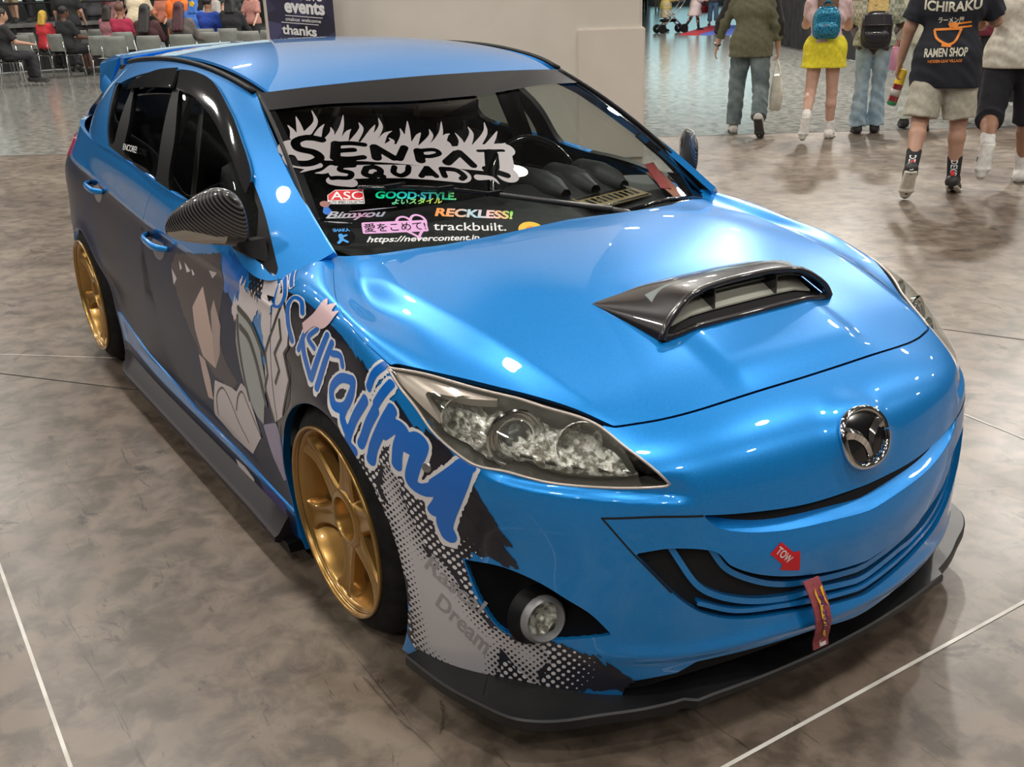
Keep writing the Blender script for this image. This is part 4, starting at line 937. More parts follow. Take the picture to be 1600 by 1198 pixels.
# roof-end spoiler
sp = MB(); rings = []
for q in np.linspace(-1, 1, 17):
    y = q * .545; k = 1 - q * q * .55; dr = .03 * q * q
    rings.append([(-2.60 - .05 * k, y, 1.348 - dr + .012 * k), (-2.75 - .05 * k, y, 1.362 - dr), (-2.98 - .05 * k, y * 1.02, 1.345 - dr * 1.6), (-3.02 - .05 * k, y * 1.02, 1.325 - dr * 1.6), (-2.97 - .05 * k, y * 1.01, 1.318 - dr * 1.6), (-2.75 - .05 * k, y, 1.325 - dr), (-2.62 - .05 * k, y, 1.325 - dr)])
sp.loft(rings); spoiler = sp.build('roof_spoiler', BLUE, CAR, True, 45)
for sd in (-1, 1):
    e = MB(); e.loft([[(-2.70, sd * .53, 1.335), (-2.98, sd * .545, 1.30), (-3.00, sd * .55, 1.285), (-2.74, sd * .545, 1.27)], [(-2.70, sd * .55, 1.32), (-2.97, sd * .57, 1.29), (-2.98, sd * .57, 1.275), (-2.80, sd * .575, 1.21)], [(-2.86, sd * .575, 1.20), (-2.98, sd * .585, 1.19), (-2.985, sd * .585, 1.18), (-2.90, sd * .59, 1.15)]])
    e.build('spoiler_fin', BLUE, spoiler, True, 40)
# tail lamps
TAIL = mat('tail_lamp_red', (.55, .05, .09), .12, 0, 1)
for sd in (-1, 1):
    tl_ = panel('tail_lamp', SM, lambda U, V, P: np.minimum(np.minimum(-2.86 + .35 * (P[..., 2] - .98) - P[..., 0], P[..., 2] - .90), .985 - P[..., 2]), TAIL, CAR, .012, side=sd, off=.008, rim=.03, urange=(2.2, SM.U1 * .94))
# door handles
for sd in (-1, 1):
    for k, (key, xs, z) in enumerate((('f', (-1.53, -1.29), .765), ('r', (-2.37, -2.16), .838))):
        d = doors[sd, key]; cx = sum(xs) / 2; hw = (xs[1] - xs[0]) / 2
        cup = panel('handle_cup', SM, lambda U, V, P: 1 - ((P[..., 0] - cx - .01) / (hw * .62)) ** 2 - ((P[..., 2] - z + .006) / .042) ** 2, mat('handle_cup', (.004, .05, .17), .2, .3, 1), d, .006, side=sd, off=.0012, rim=0)
        pts = []
        for q in np.linspace(-1, 1, 9):
            x = cx + q * hw; bow = .032 * (1 - q ** 4) + .002
            iv = np.linspace(.02, .3, 60); us = np.interp(-x, [.345, 3.2], [0, SM.ku[8]])
            Pg = SM.grid(np.array([np.interp(-x, -SM.G[:, 0, 0], SM.ku)]), iv)[0]; j = np.abs(Pg[:, 2] - z - .010).argmin(); y = Pg[j, 1]
            pts.append(((x, sd * (y + bow), z + .012 - .006 * q), q))
        h = MB(); h.loft([[(p[0], p[1] + .009 * math.cos(t) * sd, p[2] + .0145 * (1 - .35 * q * q) * math.sin(t)) for t in np.linspace(0, 2 * math.pi, 12, endpoint=False)] for p, q in pts]); h.build('door_handle', BLUE, d, True)
# ------------------------------------------------------------------ mirrors
CARB = carbon('mirror_carbon', 300, (.003, .003, .004), (.085, .08, .083))
def mirror_parts():
    out = []
    # stations along the housing, inner to outer: centre x, y, z, half depth, half height
    ST = [(x - .075, y + .045 * min(1, (-.80 - y) / .1), z + .002, a, b) for x, y, z, a, b in [(-.475, -.815, .953, .020, .020), (-.477, -.825, .962, .045, .055), (-.480, -.85, .980, .066, .082), (-.500, -.885, .986, .073, .086), (-.535, -.92, .980, .070, .078), (-.580, -.955, .968, .058, .060), (-.622, -.985, .955, .040, .038), (-.650, -1.002, .946, .018, .016), (-.656, -1.006, .944, .002, .002)]]
    S = crom(ST, 5)
    def ring(s, t0, t1, n, grow=0.0):
        x, y, z, a, b = s
        r = []
        for t in np.linspace(t0, t1, n):
            c, q = math.cos(t), math.sin(t); e = .8
            px = (abs(c) ** e) * math.copysign(1, c); pz = (abs(q) ** e) * math.copysign(1, q)
            r.append((x + (a + grow) * px * (1.0 if c > 0 else .8), y + .25 * a * px, z + (b + grow) * pz * (1.0 if q > 0 else .80)))
        return r
    cap = MB(); cap.loft([ring(s, R(-28), R(150), 18, .002) for s in S], False, False); out.append(('mirror_cap', cap, CARB))
    low = MB(); low.loft([ring(s, R(150), R(332), 18) for s in S], False, False); out.append(('mirror_base', low, MT['gloss_black']))
    ind = MB(); Q = [s for s in S if s[1] < -.868]; ind.loft([ring(s, R(-52 if s[1] > -.89 else -66), R(-24 + 26 * min(1, max(0, (-.89 - s[1]) / .05))), 8, .0035) for s in Q], False, False); out.append(('turn_signal', ind, None))
    mg = MB(); mg.loft([[(s[0] - .8 * s[3] - .001, s[1] - .2 * s[3], s[2] + s[4] * .8), (s[0] - .8 * s[3] - .001, s[1] - .2 * s[3], s[2] - s[4] * .62)] for s in S[6:-6]], False, False); out.append(('mirror_glass', mg, MT['chrome']))
    arm = MB(); arm.loft([[(-.525, -.832, .945), (-.52, -.832, .912), (-.57, -.832, .908), (-.58, -.832, .94)], [(-.49, -.805, .940), (-.47, -.81, .897), (-.53, -.81, .89), (-.555, -.805, .935)], [(-.475, -.770, .945), (-.435, -.780, .885), (-.50, -.785, .882), (-.53, -.775, .94)]]); out.append(('mirror_arm', arm, BLACK))
    return out
SIG = mat('signal_lens', (.45, .42, .38), .08, .55, 1)
for sd in (-1, 1):
    mr = bpy.data.objects.new('mirror', None); COL.objects.link(mr); mr.parent = CAR
    for n_, mb, m_ in mirror_parts():
        if sd > 0: mb.V = [(x, -y, z) for x, y, z in mb.V]; mb.F = [f[::-1] for f in mb.F]
        mb.build(n_, m_ or SIG, mr, True, 60)
# ------------------------------------------------------------------ lamps
CH2 = noise_color(mat('lamp_reflector', (.8, .8, .78), .12, .6), (.22, .21, .18), (1, 1, .97), 60, lo=.42, hi=.58, bump=1.0)  # strong light and dark mottling painted in as sparkle
HOUS = mat('lamp_housing_dark', (.13, .125, .115), .22, .6)
BEZ = mat('lamp_bezel', (.58, .50, .46), .30, .35)
CHROME_L = [FT['hl_chrome'][i] for i in range(4)]
GLASS_BALL = glass_mat('projector_glass', (.25, .28, .30), .10)
def oriented(c, ax):
    ax = Vector(ax).normalized(); q = ax.to_track_quat('X', 'Z').to_matrix().to_4x4(); return Matrix.Translation(c) @ q
def xlathe(prof, c, ax, n=40):
    mb = MB(); mb.lathe(prof, n, 'X'); T = oriented(c, ax); mb.V = [T @ Vector(v) for v in mb.V]; return mb
for sd in (-1, 1):
    ur = side_u(sd)
    hl = panel('headlight', FM, lambda U, V, P: sdf_poly(LAMP, abs(U), V) - .003, HOUS, CAR, .007, urange=ur, off=-.062, rim=0)
    # walls from the lens down to the floor of the lamp
    ed = LAMP if sd > 0 else LAMP * [-1, 1]
    wl = MB(); rr = []
    for a, b in ed[::1]:
        p, n = uv_pos(FM, (a, b)); rr.append([p - n * .002, p - n * .065])
    rr.append(rr[0]); wl.loft(rr, False, False); wl.build('lamp_wall', HOUS, hl, True)
    # pale edge of the lens
    pb = MB(); pb.tube([uv_pos(FM, (a, b), 1, -.002)[0] for a, b in list(ed) + [ed[0]]], .0035, 5, False); pb.build('lens_edge', BEZ, hl, True)
    CP = poly(*CHROME_L)
    panel('lamp_bezel', FM, lambda U, V, P: sdf_poly(CP, abs(U), V), BEZ, hl, .005, urange=ur, off=-.012, rim=.02)
    # sloped reflector sheet filling the lamp behind the bowls
    panel('reflector', FM, lambda U, V, P: np.minimum(sdf_poly(LAMP, abs(U), V) - .008, -sdf_poly(CP, abs(U), V)), CH2, hl, .006, urange=ur, off=-.05, rim=0, bow=lambda U, V, P: .010 * np.sin(abs(U) * 140) * np.cos(V * 90))
    F_ = lambda p: (p[0], p[1] * -sd, p[2])
    ax = (.92, .30 * sd, .10)
    for nm, c, prof, m_ in (('projector', (.520, -.642, .684), [(.060, .02), (.064, .034), (.060, .036), (.054, .028), (.050, .010), (.046, .012), (.044, .030), (.040, .034), (.036, .030), (.032, .012)], MT['chrome']),
                            ('reflector_bowl', (.628, -.556, .682), [(.012, -.03), (.026, -.024), (.038, -.008), (.045, .014), (.048, .022), (.050, .020)], CH2),
                            ('reflector_bowl', (.430, -.712, .716), [(.010, -.03), (.026, -.022), (.036, -.006), (.043, .016), (.046, .016)], CH2)):
        xlathe(prof, F_(c), ax).build(nm, m_, hl, True, 50)
    lp = xlathe([(.0001, .030), (.012, .028), (.022, .022), (.030, .012), (.032, .008)], F_((.520, -.642, .684)), ax); lp.build('projector_lens', GLASS_BALL, hl, True)
    xlathe([(.0001, -.01), (.034, -.01)], F_((.520, -.642, .684)), ax).build('projector_back', mat('projector_back', (.02, .03, .04), .2, .5), hl)
    for c in ((.628, -.556, .682), (.430, -.712, .716)):
        xlathe([(.0001, .014), (.005, .010), (.0075, .0), (.0075, -.03)], F_(c), ax, 16).build('bulb', mat('bulb', (.75, .74, .68), .15, .2), hl, True)
    panel('lamp_lens', FM, lambda U, V, P: sdf_poly(LAMP, abs(U), V) - .0005, MT['lens'], hl, .007, urange=ur, off=.0, rim=0)
    # fog lamp
    fgp = panel('fog_lamp_panel', FM, lambda U, V, P: sdf_poly(FOG, abs(U), V) + .004, BLACK, CAR, .006, urange=ur, off=-.008, rim=0, bow=lambda U, V, P: -.060 * np.clip(sdf_poly(FOG, abs(U), V) / .04, 0, 1))
    fc = F_((.650, -.665, .312)); fx = (.97, .11 * sd, .17)
    xlathe([(.036, -.02), (.039, .010), (.044, .018), (.049, .014), (.052, .004), (.052, -.004)], fc, fx).build('fog_ring', mat('fog_ring', (.24, .24, .25), .4, .3), fgp, True, 50)
    xlathe([(.053, .000), (.057, -.012), (.068, -.030)], fc, fx).build('fog_sleeve', BLACK, fgp, True)
    xlathe([(.0001, .010), (.016, .009), (.028, .006), (.039, -.002)], fc, fx).build('fog_lens', MT['lens'], fgp, True)
    xlathe([(.006, -.022), (.020, -.018), (.038, -.004)], fc, fx).build('fog_reflector', CH2, fgp, True)
    xlathe([(.0001, .004), (.006, .002), (.007, -.016)], fc, fx, 16).build('bulb', mat('bulb', (.75, .74, .68), .15, .2), fgp, True)
# ------------------------------------------------------------------ grille bars
grille = bpy.data.objects.new('grille', None); COL.objects.link(grille); grille.parent = CAR
def stroke_panel(name, line, r, m_, parent, off, rim, step=.004, mirror=True):
    L = crom(line, 8); L = np.concatenate([L, [[0, L[-1][1]]]])
    def fn(U, V, P): return r - sdf_line(L, np.abs(U), V)
    lo, hi = L.min(0) - r * 2, L.max(0) + r * 2
    return panel(name, FM, fn, m_, parent, step, off=off, rim=rim, urange=(-hi[0], hi[0]), vrange=(lo[1], hi[1]))
stroke_panel('grille_bar', FT['bar1'][0], .0065, BLUE, grille, -.012, .03)
stroke_panel('grille_bar', FT['bar2'][0], .0065, BLUE, grille, -.010, .03)
lip2 = [(a, b - .016) for a, b in hole_b[2:]]
stroke_panel('grille_bar', lip2, .0050, BLUE, grille, -.006, .03)
for a in (-.42, -.33, -.20, -.07, .07, .20, .33, .42):
    t_ = np.interp(abs(a), [q[0] for q in rev(hole_t)], [q[1] for q in rev(hole_t)]); b_ = np.interp(abs(a), [q[0] for q in rev(hole_b)], [q[1] for q in rev(hole_b)])
    p0, n0 = uv_pos(FM, (a, t_), 1, -.03); p1, n1 = uv_pos(FM, (a, b_), 1, -.03)
    s_ = MB(); s_.tube([p0, p1], .005, 6); s_.build('grille_strut', mat('grille_strut', (.004, .05, .16), .4), grille)
# mesh of the radiator intake
# ------------------------------------------------------------------ badge
eu, ev = .0075, .800
badge = bpy.data.objects.new('badge', None); COL.objects.link(badge); badge.parent = CAR
def bpt(x, y, h):
    p, n = uv_pos(FM, (x, ev - y), 1, h); return p
ring = []
for k in range(49):
    a = 2 * math.pi * k / 48; c, s = math.cos(a), math.sin(a)
    ring.append(bpt(.063 * math.copysign(abs(c) ** .88, c), .047 * math.copysign(abs(s) ** .92, s) - (.004 if s < 0 else 0), .006))
b_ = MB(); b_.tube(ring, .0075, 10, False); b_.build('badge_ring', MT['chrome'], badge, True)
bk = MB(); bk.loft([[bpt(.060 * r_ * math.cos(a), .046 * r_ * math.sin(a), .002) for a in np.linspace(0, 2 * math.pi, 40, endpoint=False)] for r_ in (.01, .5, 1)], False); bk.build('badge_back', MT['gloss_black'], badge, True)
for sd in (-1, 1):
    up = crom([(0, -.042), (sd * .012, -.017), (sd * .034, -.001), (sd * .058, .004)], 6); dn = crom([(0, -.020), (sd * .010, .004), (sd * .032, .018), (sd * .050, .026)], 6)
    wg = MB(); rr = []
    for q, s in zip(up, dn):
        md = (q + s) / 2; rr.append([bpt(*q, .004), bpt(*md, .013), bpt(*s, .004)])
    wg.loft(rr, False, False); wg.build('badge_wing', MT['chrome'], badge, True, 30)
# ------------------------------------------------------------------ bonnet scoop
def hood_z(x, y):
    return HB.ray_cast(Vector((x, y, 2)), Vector((0, 0, -1)))[0].z
_hm = FM.grid(np.linspace(-FM.U1, FM.U1, 260), np.linspace(0, FM.V1 * .75, 160)); _n, _m = _hm.shape[:2]
HB = BVHTree.FromPolygons([Vector(v) for v in _hm.reshape(-1, 3)], [(i * _m + j, (i + 1) * _m + j, (i + 1) * _m + j + 1, i * _m + j + 1) for i in range(_n - 1) for j in range(_m - 1)])
SCARB = carbon('scoop_carbon', 620, (.003, .002, .0025), (.026, .019, .022))
scoop = bpy.data.objects.new('bonnet_scoop', None); COL.objects.link(scoop); scoop.parent = CAR
def sc_pt(s, q, up=1.0, add=0):
    wd = .312 + (.272 - .312) * s; y = q * wd; x = .366 + .045 * (1 - q * q) * (1 - s) * 0 + (.532 - .366 + .0 * q * q) * s + (.03 * q * q * s)
    h = .066 * s ** .75 * (max(0, 1 - abs(q) ** 5)) ** .5
    return (x, y, hood_z(x, y) + h * up + .0015 + add)
sh = MB(); Q = np.sin(np.linspace(-math.pi / 2, math.pi / 2, 41)); sh.loft([[sc_pt(s, q) for q in Q] for s in np.linspace(0, 1, 18)], False, False); sh.build('scoop_shell', SCARB, scoop, True)
si = MB(); si.loft([[sc_pt(s, q * .97, .9, -.004) for q in Q] for s in np.linspace(.3, 1, 8)], False, False); si.build('scoop_inside', DARK, scoop, True)
mo = [Vector(sc_pt(1, q, 1, -.003)) for q in Q]
lowr = [Vector((.562 + .03 * 0 + (.562 - .562), q * .262, 0)) for q in Q[::-1]]
lowr = [Vector((p.x + .012 - .02 * abs(p.y / .262) ** 4, p.y, hood_z(p.x + .012 - .02 * abs(p.y / .262) ** 4, p.y) + .004)) for p in lowr]
loop = mo[1:-1] + lowr[1:-1]
rm = MB(); rm.tube(crom(loop + [loop[0]], 3), .0085, 8, False); rm.build('scoop_rim', SCARB, scoop, True)
fl_ = MB(); fl_.loft([[(x, y, hood_z(x, y) + .003) for y in np.linspace(-.262, .262, 21)] for x in (.42, .47, .52, .568)], False, False); fl_.build('scoop_shade', DARK, scoop)  # dark sheet over the bonnet stands in for shade inside the scoop
SL = mat('slat_grey', (.20, .23, .23), .5); SL2 = mat('slat_pale', (.42, .42, .36), .5)
for z0, x0, m_, hw in ((.040, .510, SL, .235), (.018, .540, SL2, .225)):
    s_ = MB(); s_.loft([[(x0, y, hood_z(x0, y) + z0 - .006), (x0 - .05, y, hood_z(x0 - .05, y) + z0 + .004), (x0 - .05, y, hood_z(x0 - .05, y) + z0 + .001), (x0, y, hood_z(x0, y) + z0 - .010)] for y in np.linspace(-hw, hw, 9)]); s_.build('scoop_slat', m_, scoop)
for y in (-.10, .10):
    s_ = MB(); s_.box((.515, y, hood_z(.515, y) + .026), (.06, .004, .044)); s_.build('scoop_divider', MT['gloss_black'], scoop)
# ------------------------------------------------------------------ front splitter and side skirts
SPM = noise_color(mat('splitter_black', (.02, .02, .021), .42), (.004, .004, .005), (.010, .010, .011), 9)
OUT = [(.36, .850), (.50, .832), (.61, .800), (.69, .765), (.745, .700), (.785, .610), (.82, .530), (.848, .440), (.872, .420), (.895, .26), (.908, .10), (.91, 0)]
O2 = crom(OUT[:8], 4).tolist() + crom(OUT[8:], 4).tolist()
O2 = [(x, -y) for x, y in O2] + [(x, y) for x, y in O2[::-1][1:]]
spl = MB(); rr = []
for x, y in O2:
    ay = abs(y); mid = 1 - smooth(ay, .40, .46); z = .098 + .016 * mid; th = .030 - .008 * mid
    nx, ny = (x + .2), y * .9; l = math.hypot(nx, ny); nx /= l; ny /= l
    if ay > .8: nx, ny = 0, math.copysign(1, y)
    P_ = lambda d, zz: (x - nx * d, y - ny * d, zz)
    rr.append([P_(.14, z + th + .012), P_(.03, z + th + .002), P_(.004, z + th), P_(0, z + th - .004), P_(.0, z + .004), P_(.004, z), P_(.14, z)])
spl.loft(rr); spl.build('front_splitter', SPM, CAR, True, 35)
SKM = mat('skirt_gloss', (.020, .014, .018), .45, 0, 0, .2, spec=.3)
for sd in (-1, 1):
    b_ = MB(); rr = []
    for x in np.linspace(-2.24, -.40, 24):
        e = max(0, 1 - (x + 2.24) / .10); o = .872 - .035 * e; f_ = max(0, (x + .62) / .22); zt = .150
        rr.append([(x, sd * .80, zt + .01), (x, sd * .822, zt + .004), (x, sd * (o - .012), .112 - .01 * f_), (x, sd * o, .106 - .01 * f_), (x, sd * (o + .002), .092 - .01 * f_), (x, sd * (o - .01), .085 - .01 * f_), (x, sd * .78, .085)])
    if sd > 0: rr = [r[::-1] for r in rr]
    b_.loft(rr); sk = b_.build('side_skirt', SKM, CAR, True, 35)
    k_ = MB(); k_.loft([[(x, sd * .78, .085), (x, sd * .85, .085), (x, sd * .845, .055), (x, sd * .78, .05)] for x in np.linspace(-2.1, -.36, 12)]); k_.build('skirt_lip', BLACK, sk)
# ------------------------------------------------------------------ wiper
def w3(a, b, h): return uv_pos(WM, (a, b), 1, h)[0]
wp = bpy.data.objects.new('wiper', None); COL.objects.link(wp); wp.parent = CAR
a_ = MB(); a_.tube([w3(-.12, .168, .024), w3(.05, .105, .022), w3(.197, .050, .020)], [.006, .008, .010], 8); q_ = w3(.197, .050, .02); a_.tube([q_, q_ + Vector((.03, .035, -.01)), q_ + Vector((.06, .055, -.035))], [.010, .011, .013], 8); a_.build('wiper_arm', mat('wiper_satin', (.035, .035, .037), .4), wp, True)
bl_ = MB(); bl_.tube([w3(a, b, .012) for a, b in crom([(-.49, .278), (-.33, .246), (-.19, .205), (-.02, .140), (.08, .10)], 6)], .0065, 6); bl_.build('wiper_blade', MT['gloss_black'], wp, True)
for a, b in ((-.40, .262), (-.26, .228), (-.13, .184)):
    c_ = MB(); p = w3(a, b, .016); c_.box(p, (.014, .05, .012)); c_.build('wiper_clip', BLACK, wp)
# second wiper lying at the foot of the screen
a_ = MB(); a_.tube([w3(.56, .03, .012), w3(.42, .05, .014), w3(.16, .035, .012)], .007, 6); a_.build('wiper_blade', MT['gloss_black'], wp, True)
# ------------------------------------------------------------------ cabin
cab = bpy.data.objects.new('cabin', None); COL.objects.link(cab); cab.parent = CAR
TR_ = noise_color(mat('dashboard_plastic', (.03, .03, .032), .55), (.008, .008, .009), (.016, .016, .017), 40)
dd = MB(); rr = []
for y in np.linspace(-.70, .70, 15):
    hump = .055 * math.exp(-((y - .36) / .20) ** 4)
    rr.append([(-.30, y * .78, .872), (-.45, y * .88, .905), (-.62, y, .925 + hump), (-.70, y, .915 + hump), (-.74, y, .86), (-.72, y, .70), (-.62, y, .45), (-.30, y * .78, .5)])
dd.loft(rr); dash = dd.build('dashboard', TR_, cab, True, 40)
for y in (.24, .36, .48):
    g_ = MB(); rr = []
    for x, s in ((-.48, .3), (-.54, .75), (-.62, 1), (-.72, 1), (-.73, .9)):
        rr.append([(x, y + .065 * s * math.cos(t), .930 + .065 * s * math.sin(t)) for t in np.linspace(-.2, math.pi + .2, 12)])
    g_.loft(rr, False, False); g_.build('gauge_hood', TR_, dash, True)
swh = bpy.data.objects.new('steering_wheel', None); COL.objects.link(swh); swh.parent = cab
T = Matrix.Translation((-.83, .37, .885)) @ Matrix.Rotation(R(-24), 4, 'Y')
s_ = MB(); s_.tube([T @ Vector((0, .185 * math.cos(t), .185 * math.sin(t))) for t in np.linspace(0, 2 * math.pi, 41)], .015, 10, False); s_.build('wheel_rim', MT['gloss_black'], swh, True)
s_ = MB(); s_.tube([T @ Vector((.0, 0, 0)), T @ Vector((.0, .18, .0))], [.03, .012], 8); s_.tube([T @ Vector((0, 0, 0)), T @ Vector((0, -.18, 0))], [.03, .012], 8); s_.tube([T @ Vector((0, 0, 0)), T @ Vector((0, 0, -.18))], [.03, .012], 8); s_.tube([T @ Vector((-.03, 0, 0)), T @ Vector((.02, 0, 0))], [.06, .07], 16); s_.build('wheel_spokes', BLACK, swh, True)
def seat(y, x=-1.32, w=.5):
    e = bpy.data.objects.new('seat', None); COL.objects.link(e); e.parent = cab
    c = MB(); c.box((x + .28, y, .47), (.52, w, .16), None, .05); c.build('seat_cushion', MT['fabric'], e, True)
    b = MB(); b.loft([[(x + dx + dd_ * math.cos(t), y + ww * math.sin(t) * (1 if abs(math.sin(t)) < .9 else 1), z) for t in np.linspace(0, 2 * math.pi, 16, endpoint=False)] for x_, dx, z, ww, dd_ in ((0, .08, .42, .24, .10), (0, .03, .62, .26, .11), (0, -.04, .85, .25, .09), (0, -.08, 1.0, .20, .07), (0, -.09, 1.04, .10, .04))]); b.build('seat_back', MT['fabric'], e, True)
    h = MB(); h.box((x - .10, y, 1.12), (.10, .25, .17), None, .045); h.build('headrest', MT['fabric'], e, True)
    for dy in (-.06, .06):
        p_ = MB(); p_.tube([(x - .09, y + dy, .98), (x - .10, y + dy, 1.08)], .007, 6); p_.build('headrest_post', MT['chrome'], e)
seat(.37); seat(-.37)
rs = MB(); rs.box((-2.15, 0, .5), (.5, 1.2, .2), None, .05); rs.box((-2.45, 0, .78), (.16, 1.2, .55), Matrix.Rotation(R(-14), 3, 'Y'), .05); rs.build('rear_seat', MT['fabric'], cab, True)
for sd in (-1, 1):
    p_ = MB(); p_.loft([[(-1.44, sd * .79, .95), (-1.56, sd * .79, .95), (-1.56, sd * .765, .95), (-1.44, sd * .765, .95)], [(-1.40, sd * .625, 1.29), (-1.54, sd * .625, 1.29), (-1.54, sd * .60, 1.29), (-1.40, sd * .60, 1.29)]]); p_.build('door_pillar', DARK, cab)
    s_ = MB(); s_.loft([[(-1.40, sd * .60, 1.22), (-1.455, sd * .60, 1.22)], [(-1.36, sd * .69, .9), (-1.415, sd * .69, .9)], [(-1.33, sd * .70, .6), (-1.385, sd * .70, .6)]], False, False); s_.build('seat_belt', mat('belt_webbing', (.22, .22, .21), .7), cab)
    d_ = MB(); d_.box((-1.38, sd * .755, .59), (1.5, .03, .54)); d_.build('door_card', MT['fabric'], cab)
rv = MB(); rv.box((-.80, 0, 1.20), (.03, .24, .065), Matrix.Rotation(R(15), 3, 'Y'), .015); rv.tube([(-.80, 0, 1.21), (-.80, 0, 1.225)], .012, 8); rv.build('rear_view_mirror', BLACK, cab, True)
bh = MB(); bh.box((-.05, 0, .58), (.3, 1.1, .5)); bh.build('bulkhead', DARK, cab)
bh = MB(); bh.box((-2.75, 0, .75), (.05, 1.25, .6)); bh.build('parcel_shelf', DARK, cab)
hv = MB(); rr = [[(x, y, 1.26 + .02 * (1 - (y / .55) ** 2) + .01) for y in np.linspace(-.5, .5, 7)] for x in (-1.03, -1.10, -1.16)]
hv.loft(rr, False, False)
for y in (-.36, .36):
    v_ = MB(); v_.box((-1.0, y, 1.255), (.16, .36, .012), Matrix.Rotation(R(12), 3, 'Y'), .005); v_.build('sun_visor', mat('visor_cloth', (.16, .16, .155), .9), cab)
# ------------------------------------------------------------------ livery: cut vinyl lying on the panels
def vnoise(x, y, seed=0):
    xi = np.floor(x).astype(int); yi = np.floor(y).astype(int); fx = x - xi; fy = y - yi
    def h(a, b):
        n = (a * 374761393 + b * 668265263 + seed * 982451653) & 0x7fffffff
        n = ((n ^ (n >> 13)) * 1274126177) & 0x7fffffff
        return ((n ^ (n >> 16)) & 0xffff) / 65535.0
    fx = fx * fx * (3 - 2 * fx); fy = fy * fy * (3 - 2 * fy)
    return (h(xi, yi) * (1 - fx) + h(xi + 1, yi) * fx) * (1 - fy) + (h(xi, yi + 1) * (1 - fx) + h(xi + 1, yi + 1) * fx) * fy
def torn(x, y, ang, long, fine, amp, seed=0):
    c, s = math.cos(R(ang)), math.sin(R(ang)); a = (x * c + y * s) / long; b = (-x * s + y * c) / fine
    return amp * (vnoise(a, b, seed) + .5 * vnoise(a * 2.1, b * 2.1, seed + 1) - .75)
def bbox(L, pad):
    L = np.asarray(L); return (L[:, 0].min() - pad, L[:, 0].max() + pad), (L[:, 1].min() - pad, L[:, 1].max() + pad)
def dots(x, y, pitch, ang=45):
    c, s = math.cos(R(ang)), math.sin(R(ang)); a = x * c + y * s; b = -x * s + y * c
    a = (a / pitch - np.round(a / pitch)) * pitch; b = (b / pitch - np.round(b / pitch)) * pitch
    return np.hypot(a, b)
RF = fenders[0]
def on_front(name, fn, m_, L, parent, off=.001, pad=.02, step=.004, keep=None):
    (u0, u1), (v0, v1) = bbox(L, pad); u0 = max(u0, -FM.U1); v1 = min(v1, FM.V1); 
    def f2(U, V, P):
        f = fn(U, V, P)
        f = np.minimum(f, arch_f(P, ARCH_F) - .003)
        f = np.minimum(f, -sdf_poly(LAMP, abs(U), V) - .003); f = np.minimum(f, -sdf_poly(FOG, abs(U), V) - .003)
        f = np.minimum(f, -sdf_poly(HOOD, abs(U), V) - .003)
        return f
    return panel(name, FM, f2, m_, parent, step, off=off, rim=0, urange=(u0, u1), vrange=(v0, v1))
PL = {k: poly(*v) for k, v in FD.items() if k[0] != 'L'}
NAVY = PL['navy']
on_front('navy_vinyl', lambda U, V, P: sdf_poly(NAVY, U, V) + torn(U, V, 62, .09, .012, .028, 3) * smooth(U, -1.25, -1.0), MT['navy_vinyl'], NAVY, RF, .0008, .05, .004)
SPL = PL['splash']
def splash_f(U, V, P):
    f = sdf_poly(SPL, U, V)
    f = f + torn(U, V, 62, .10, .010, .030, 7)
    ed = np.clip(sdf_poly(SPL, U, V), 0, .09)
    d = dots(U, V, .0105)
    return np.minimum(f, np.where(ed < .042, d - .0040 * np.clip(1 - ed / .042, 0, 1) ** .6, 1))
on_front('grey_splash', splash_f, MT['grey_vinyl'], SPL, bumper, .0016, .05, .0021)
# pale dots fading out from the splash over the navy
def halo(U, V, P):
    s = sdf_poly(SPL, U, V); out = np.clip(-s, 0, .2)
    return np.minimum(np.minimum(.0054 * np.clip(1 - out / .115, 0, 1) ** .8 - dots(U, V, .0140), sdf_poly(NAVY, U, V)), -s - .004) * np.where(s < 0, 1, 1)
HD = on_front('halftone_dots', halo, MT['white_vinyl'], SPL, bumper, .0014, .12, .0026); HD['kind'] = 'stuff'
for k, w in (('streak1', .011), ('streak2', .016)):
    L = crom(FD[k][0], 6)
    on_front('dark_streak', lambda U, V, P: w - sdf_line(L, U, V) + torn(U, V, 60, .06, .006, .022, 9), MT['navy_vinyl'], L, bumper, .0012, .03, .003)
BS = PL['bsplash']
on_front('dark_splash', lambda U, V, P: sdf_poly(BS, U, V) + torn(U, V, 40, .05, .010, .05, 12), MT['navy_vinyl'], BS, bumper, .0010, .03, .003)
# brush lettering along the fender
STROKES = [crom(FD['L%d' % i][0], 8) for i in range(20)]
RAD = [.0125, .0125, .0125, .0125, .0125, .011, .0125, .012, .013, .013, .011, .011, .0145, .0145, .0155, .0165, .0185, .012, .0105, .0095]
LET = np.concatenate(STROKES)
def stroke_f(U, V, grow, sh=(0, 0)):
    f = np.full(U.shape, -1.0)
    for L, r in zip(STROKES, RAD):
        f = np.maximum(f, r + grow - sdf_line(L + np.array(sh), U, V))
    return f
on_front('lettering_outline', lambda U, V, P: np.maximum(stroke_f(U, V, .0065), stroke_f(U, V, .002, (-.004, .012))) + torn(U, V, 75, .03, .006, .004, 21), MT['white_vinyl'], LET, RF, .0020, .03, .003)
on_front('lettering', lambda U, V, P: stroke_f(U, V, -.0005), MT['blue_vinyl'], LET, RF, .0026, .03, .003)
WG = PL['wing']
on_front('pink_wing', lambda U, V, P: sdf_poly(WG, U, V) + .0, mat('blush_vinyl', (.74, .52, .55), .3, 0, .4), WG, RF, .0032, .01, .003)
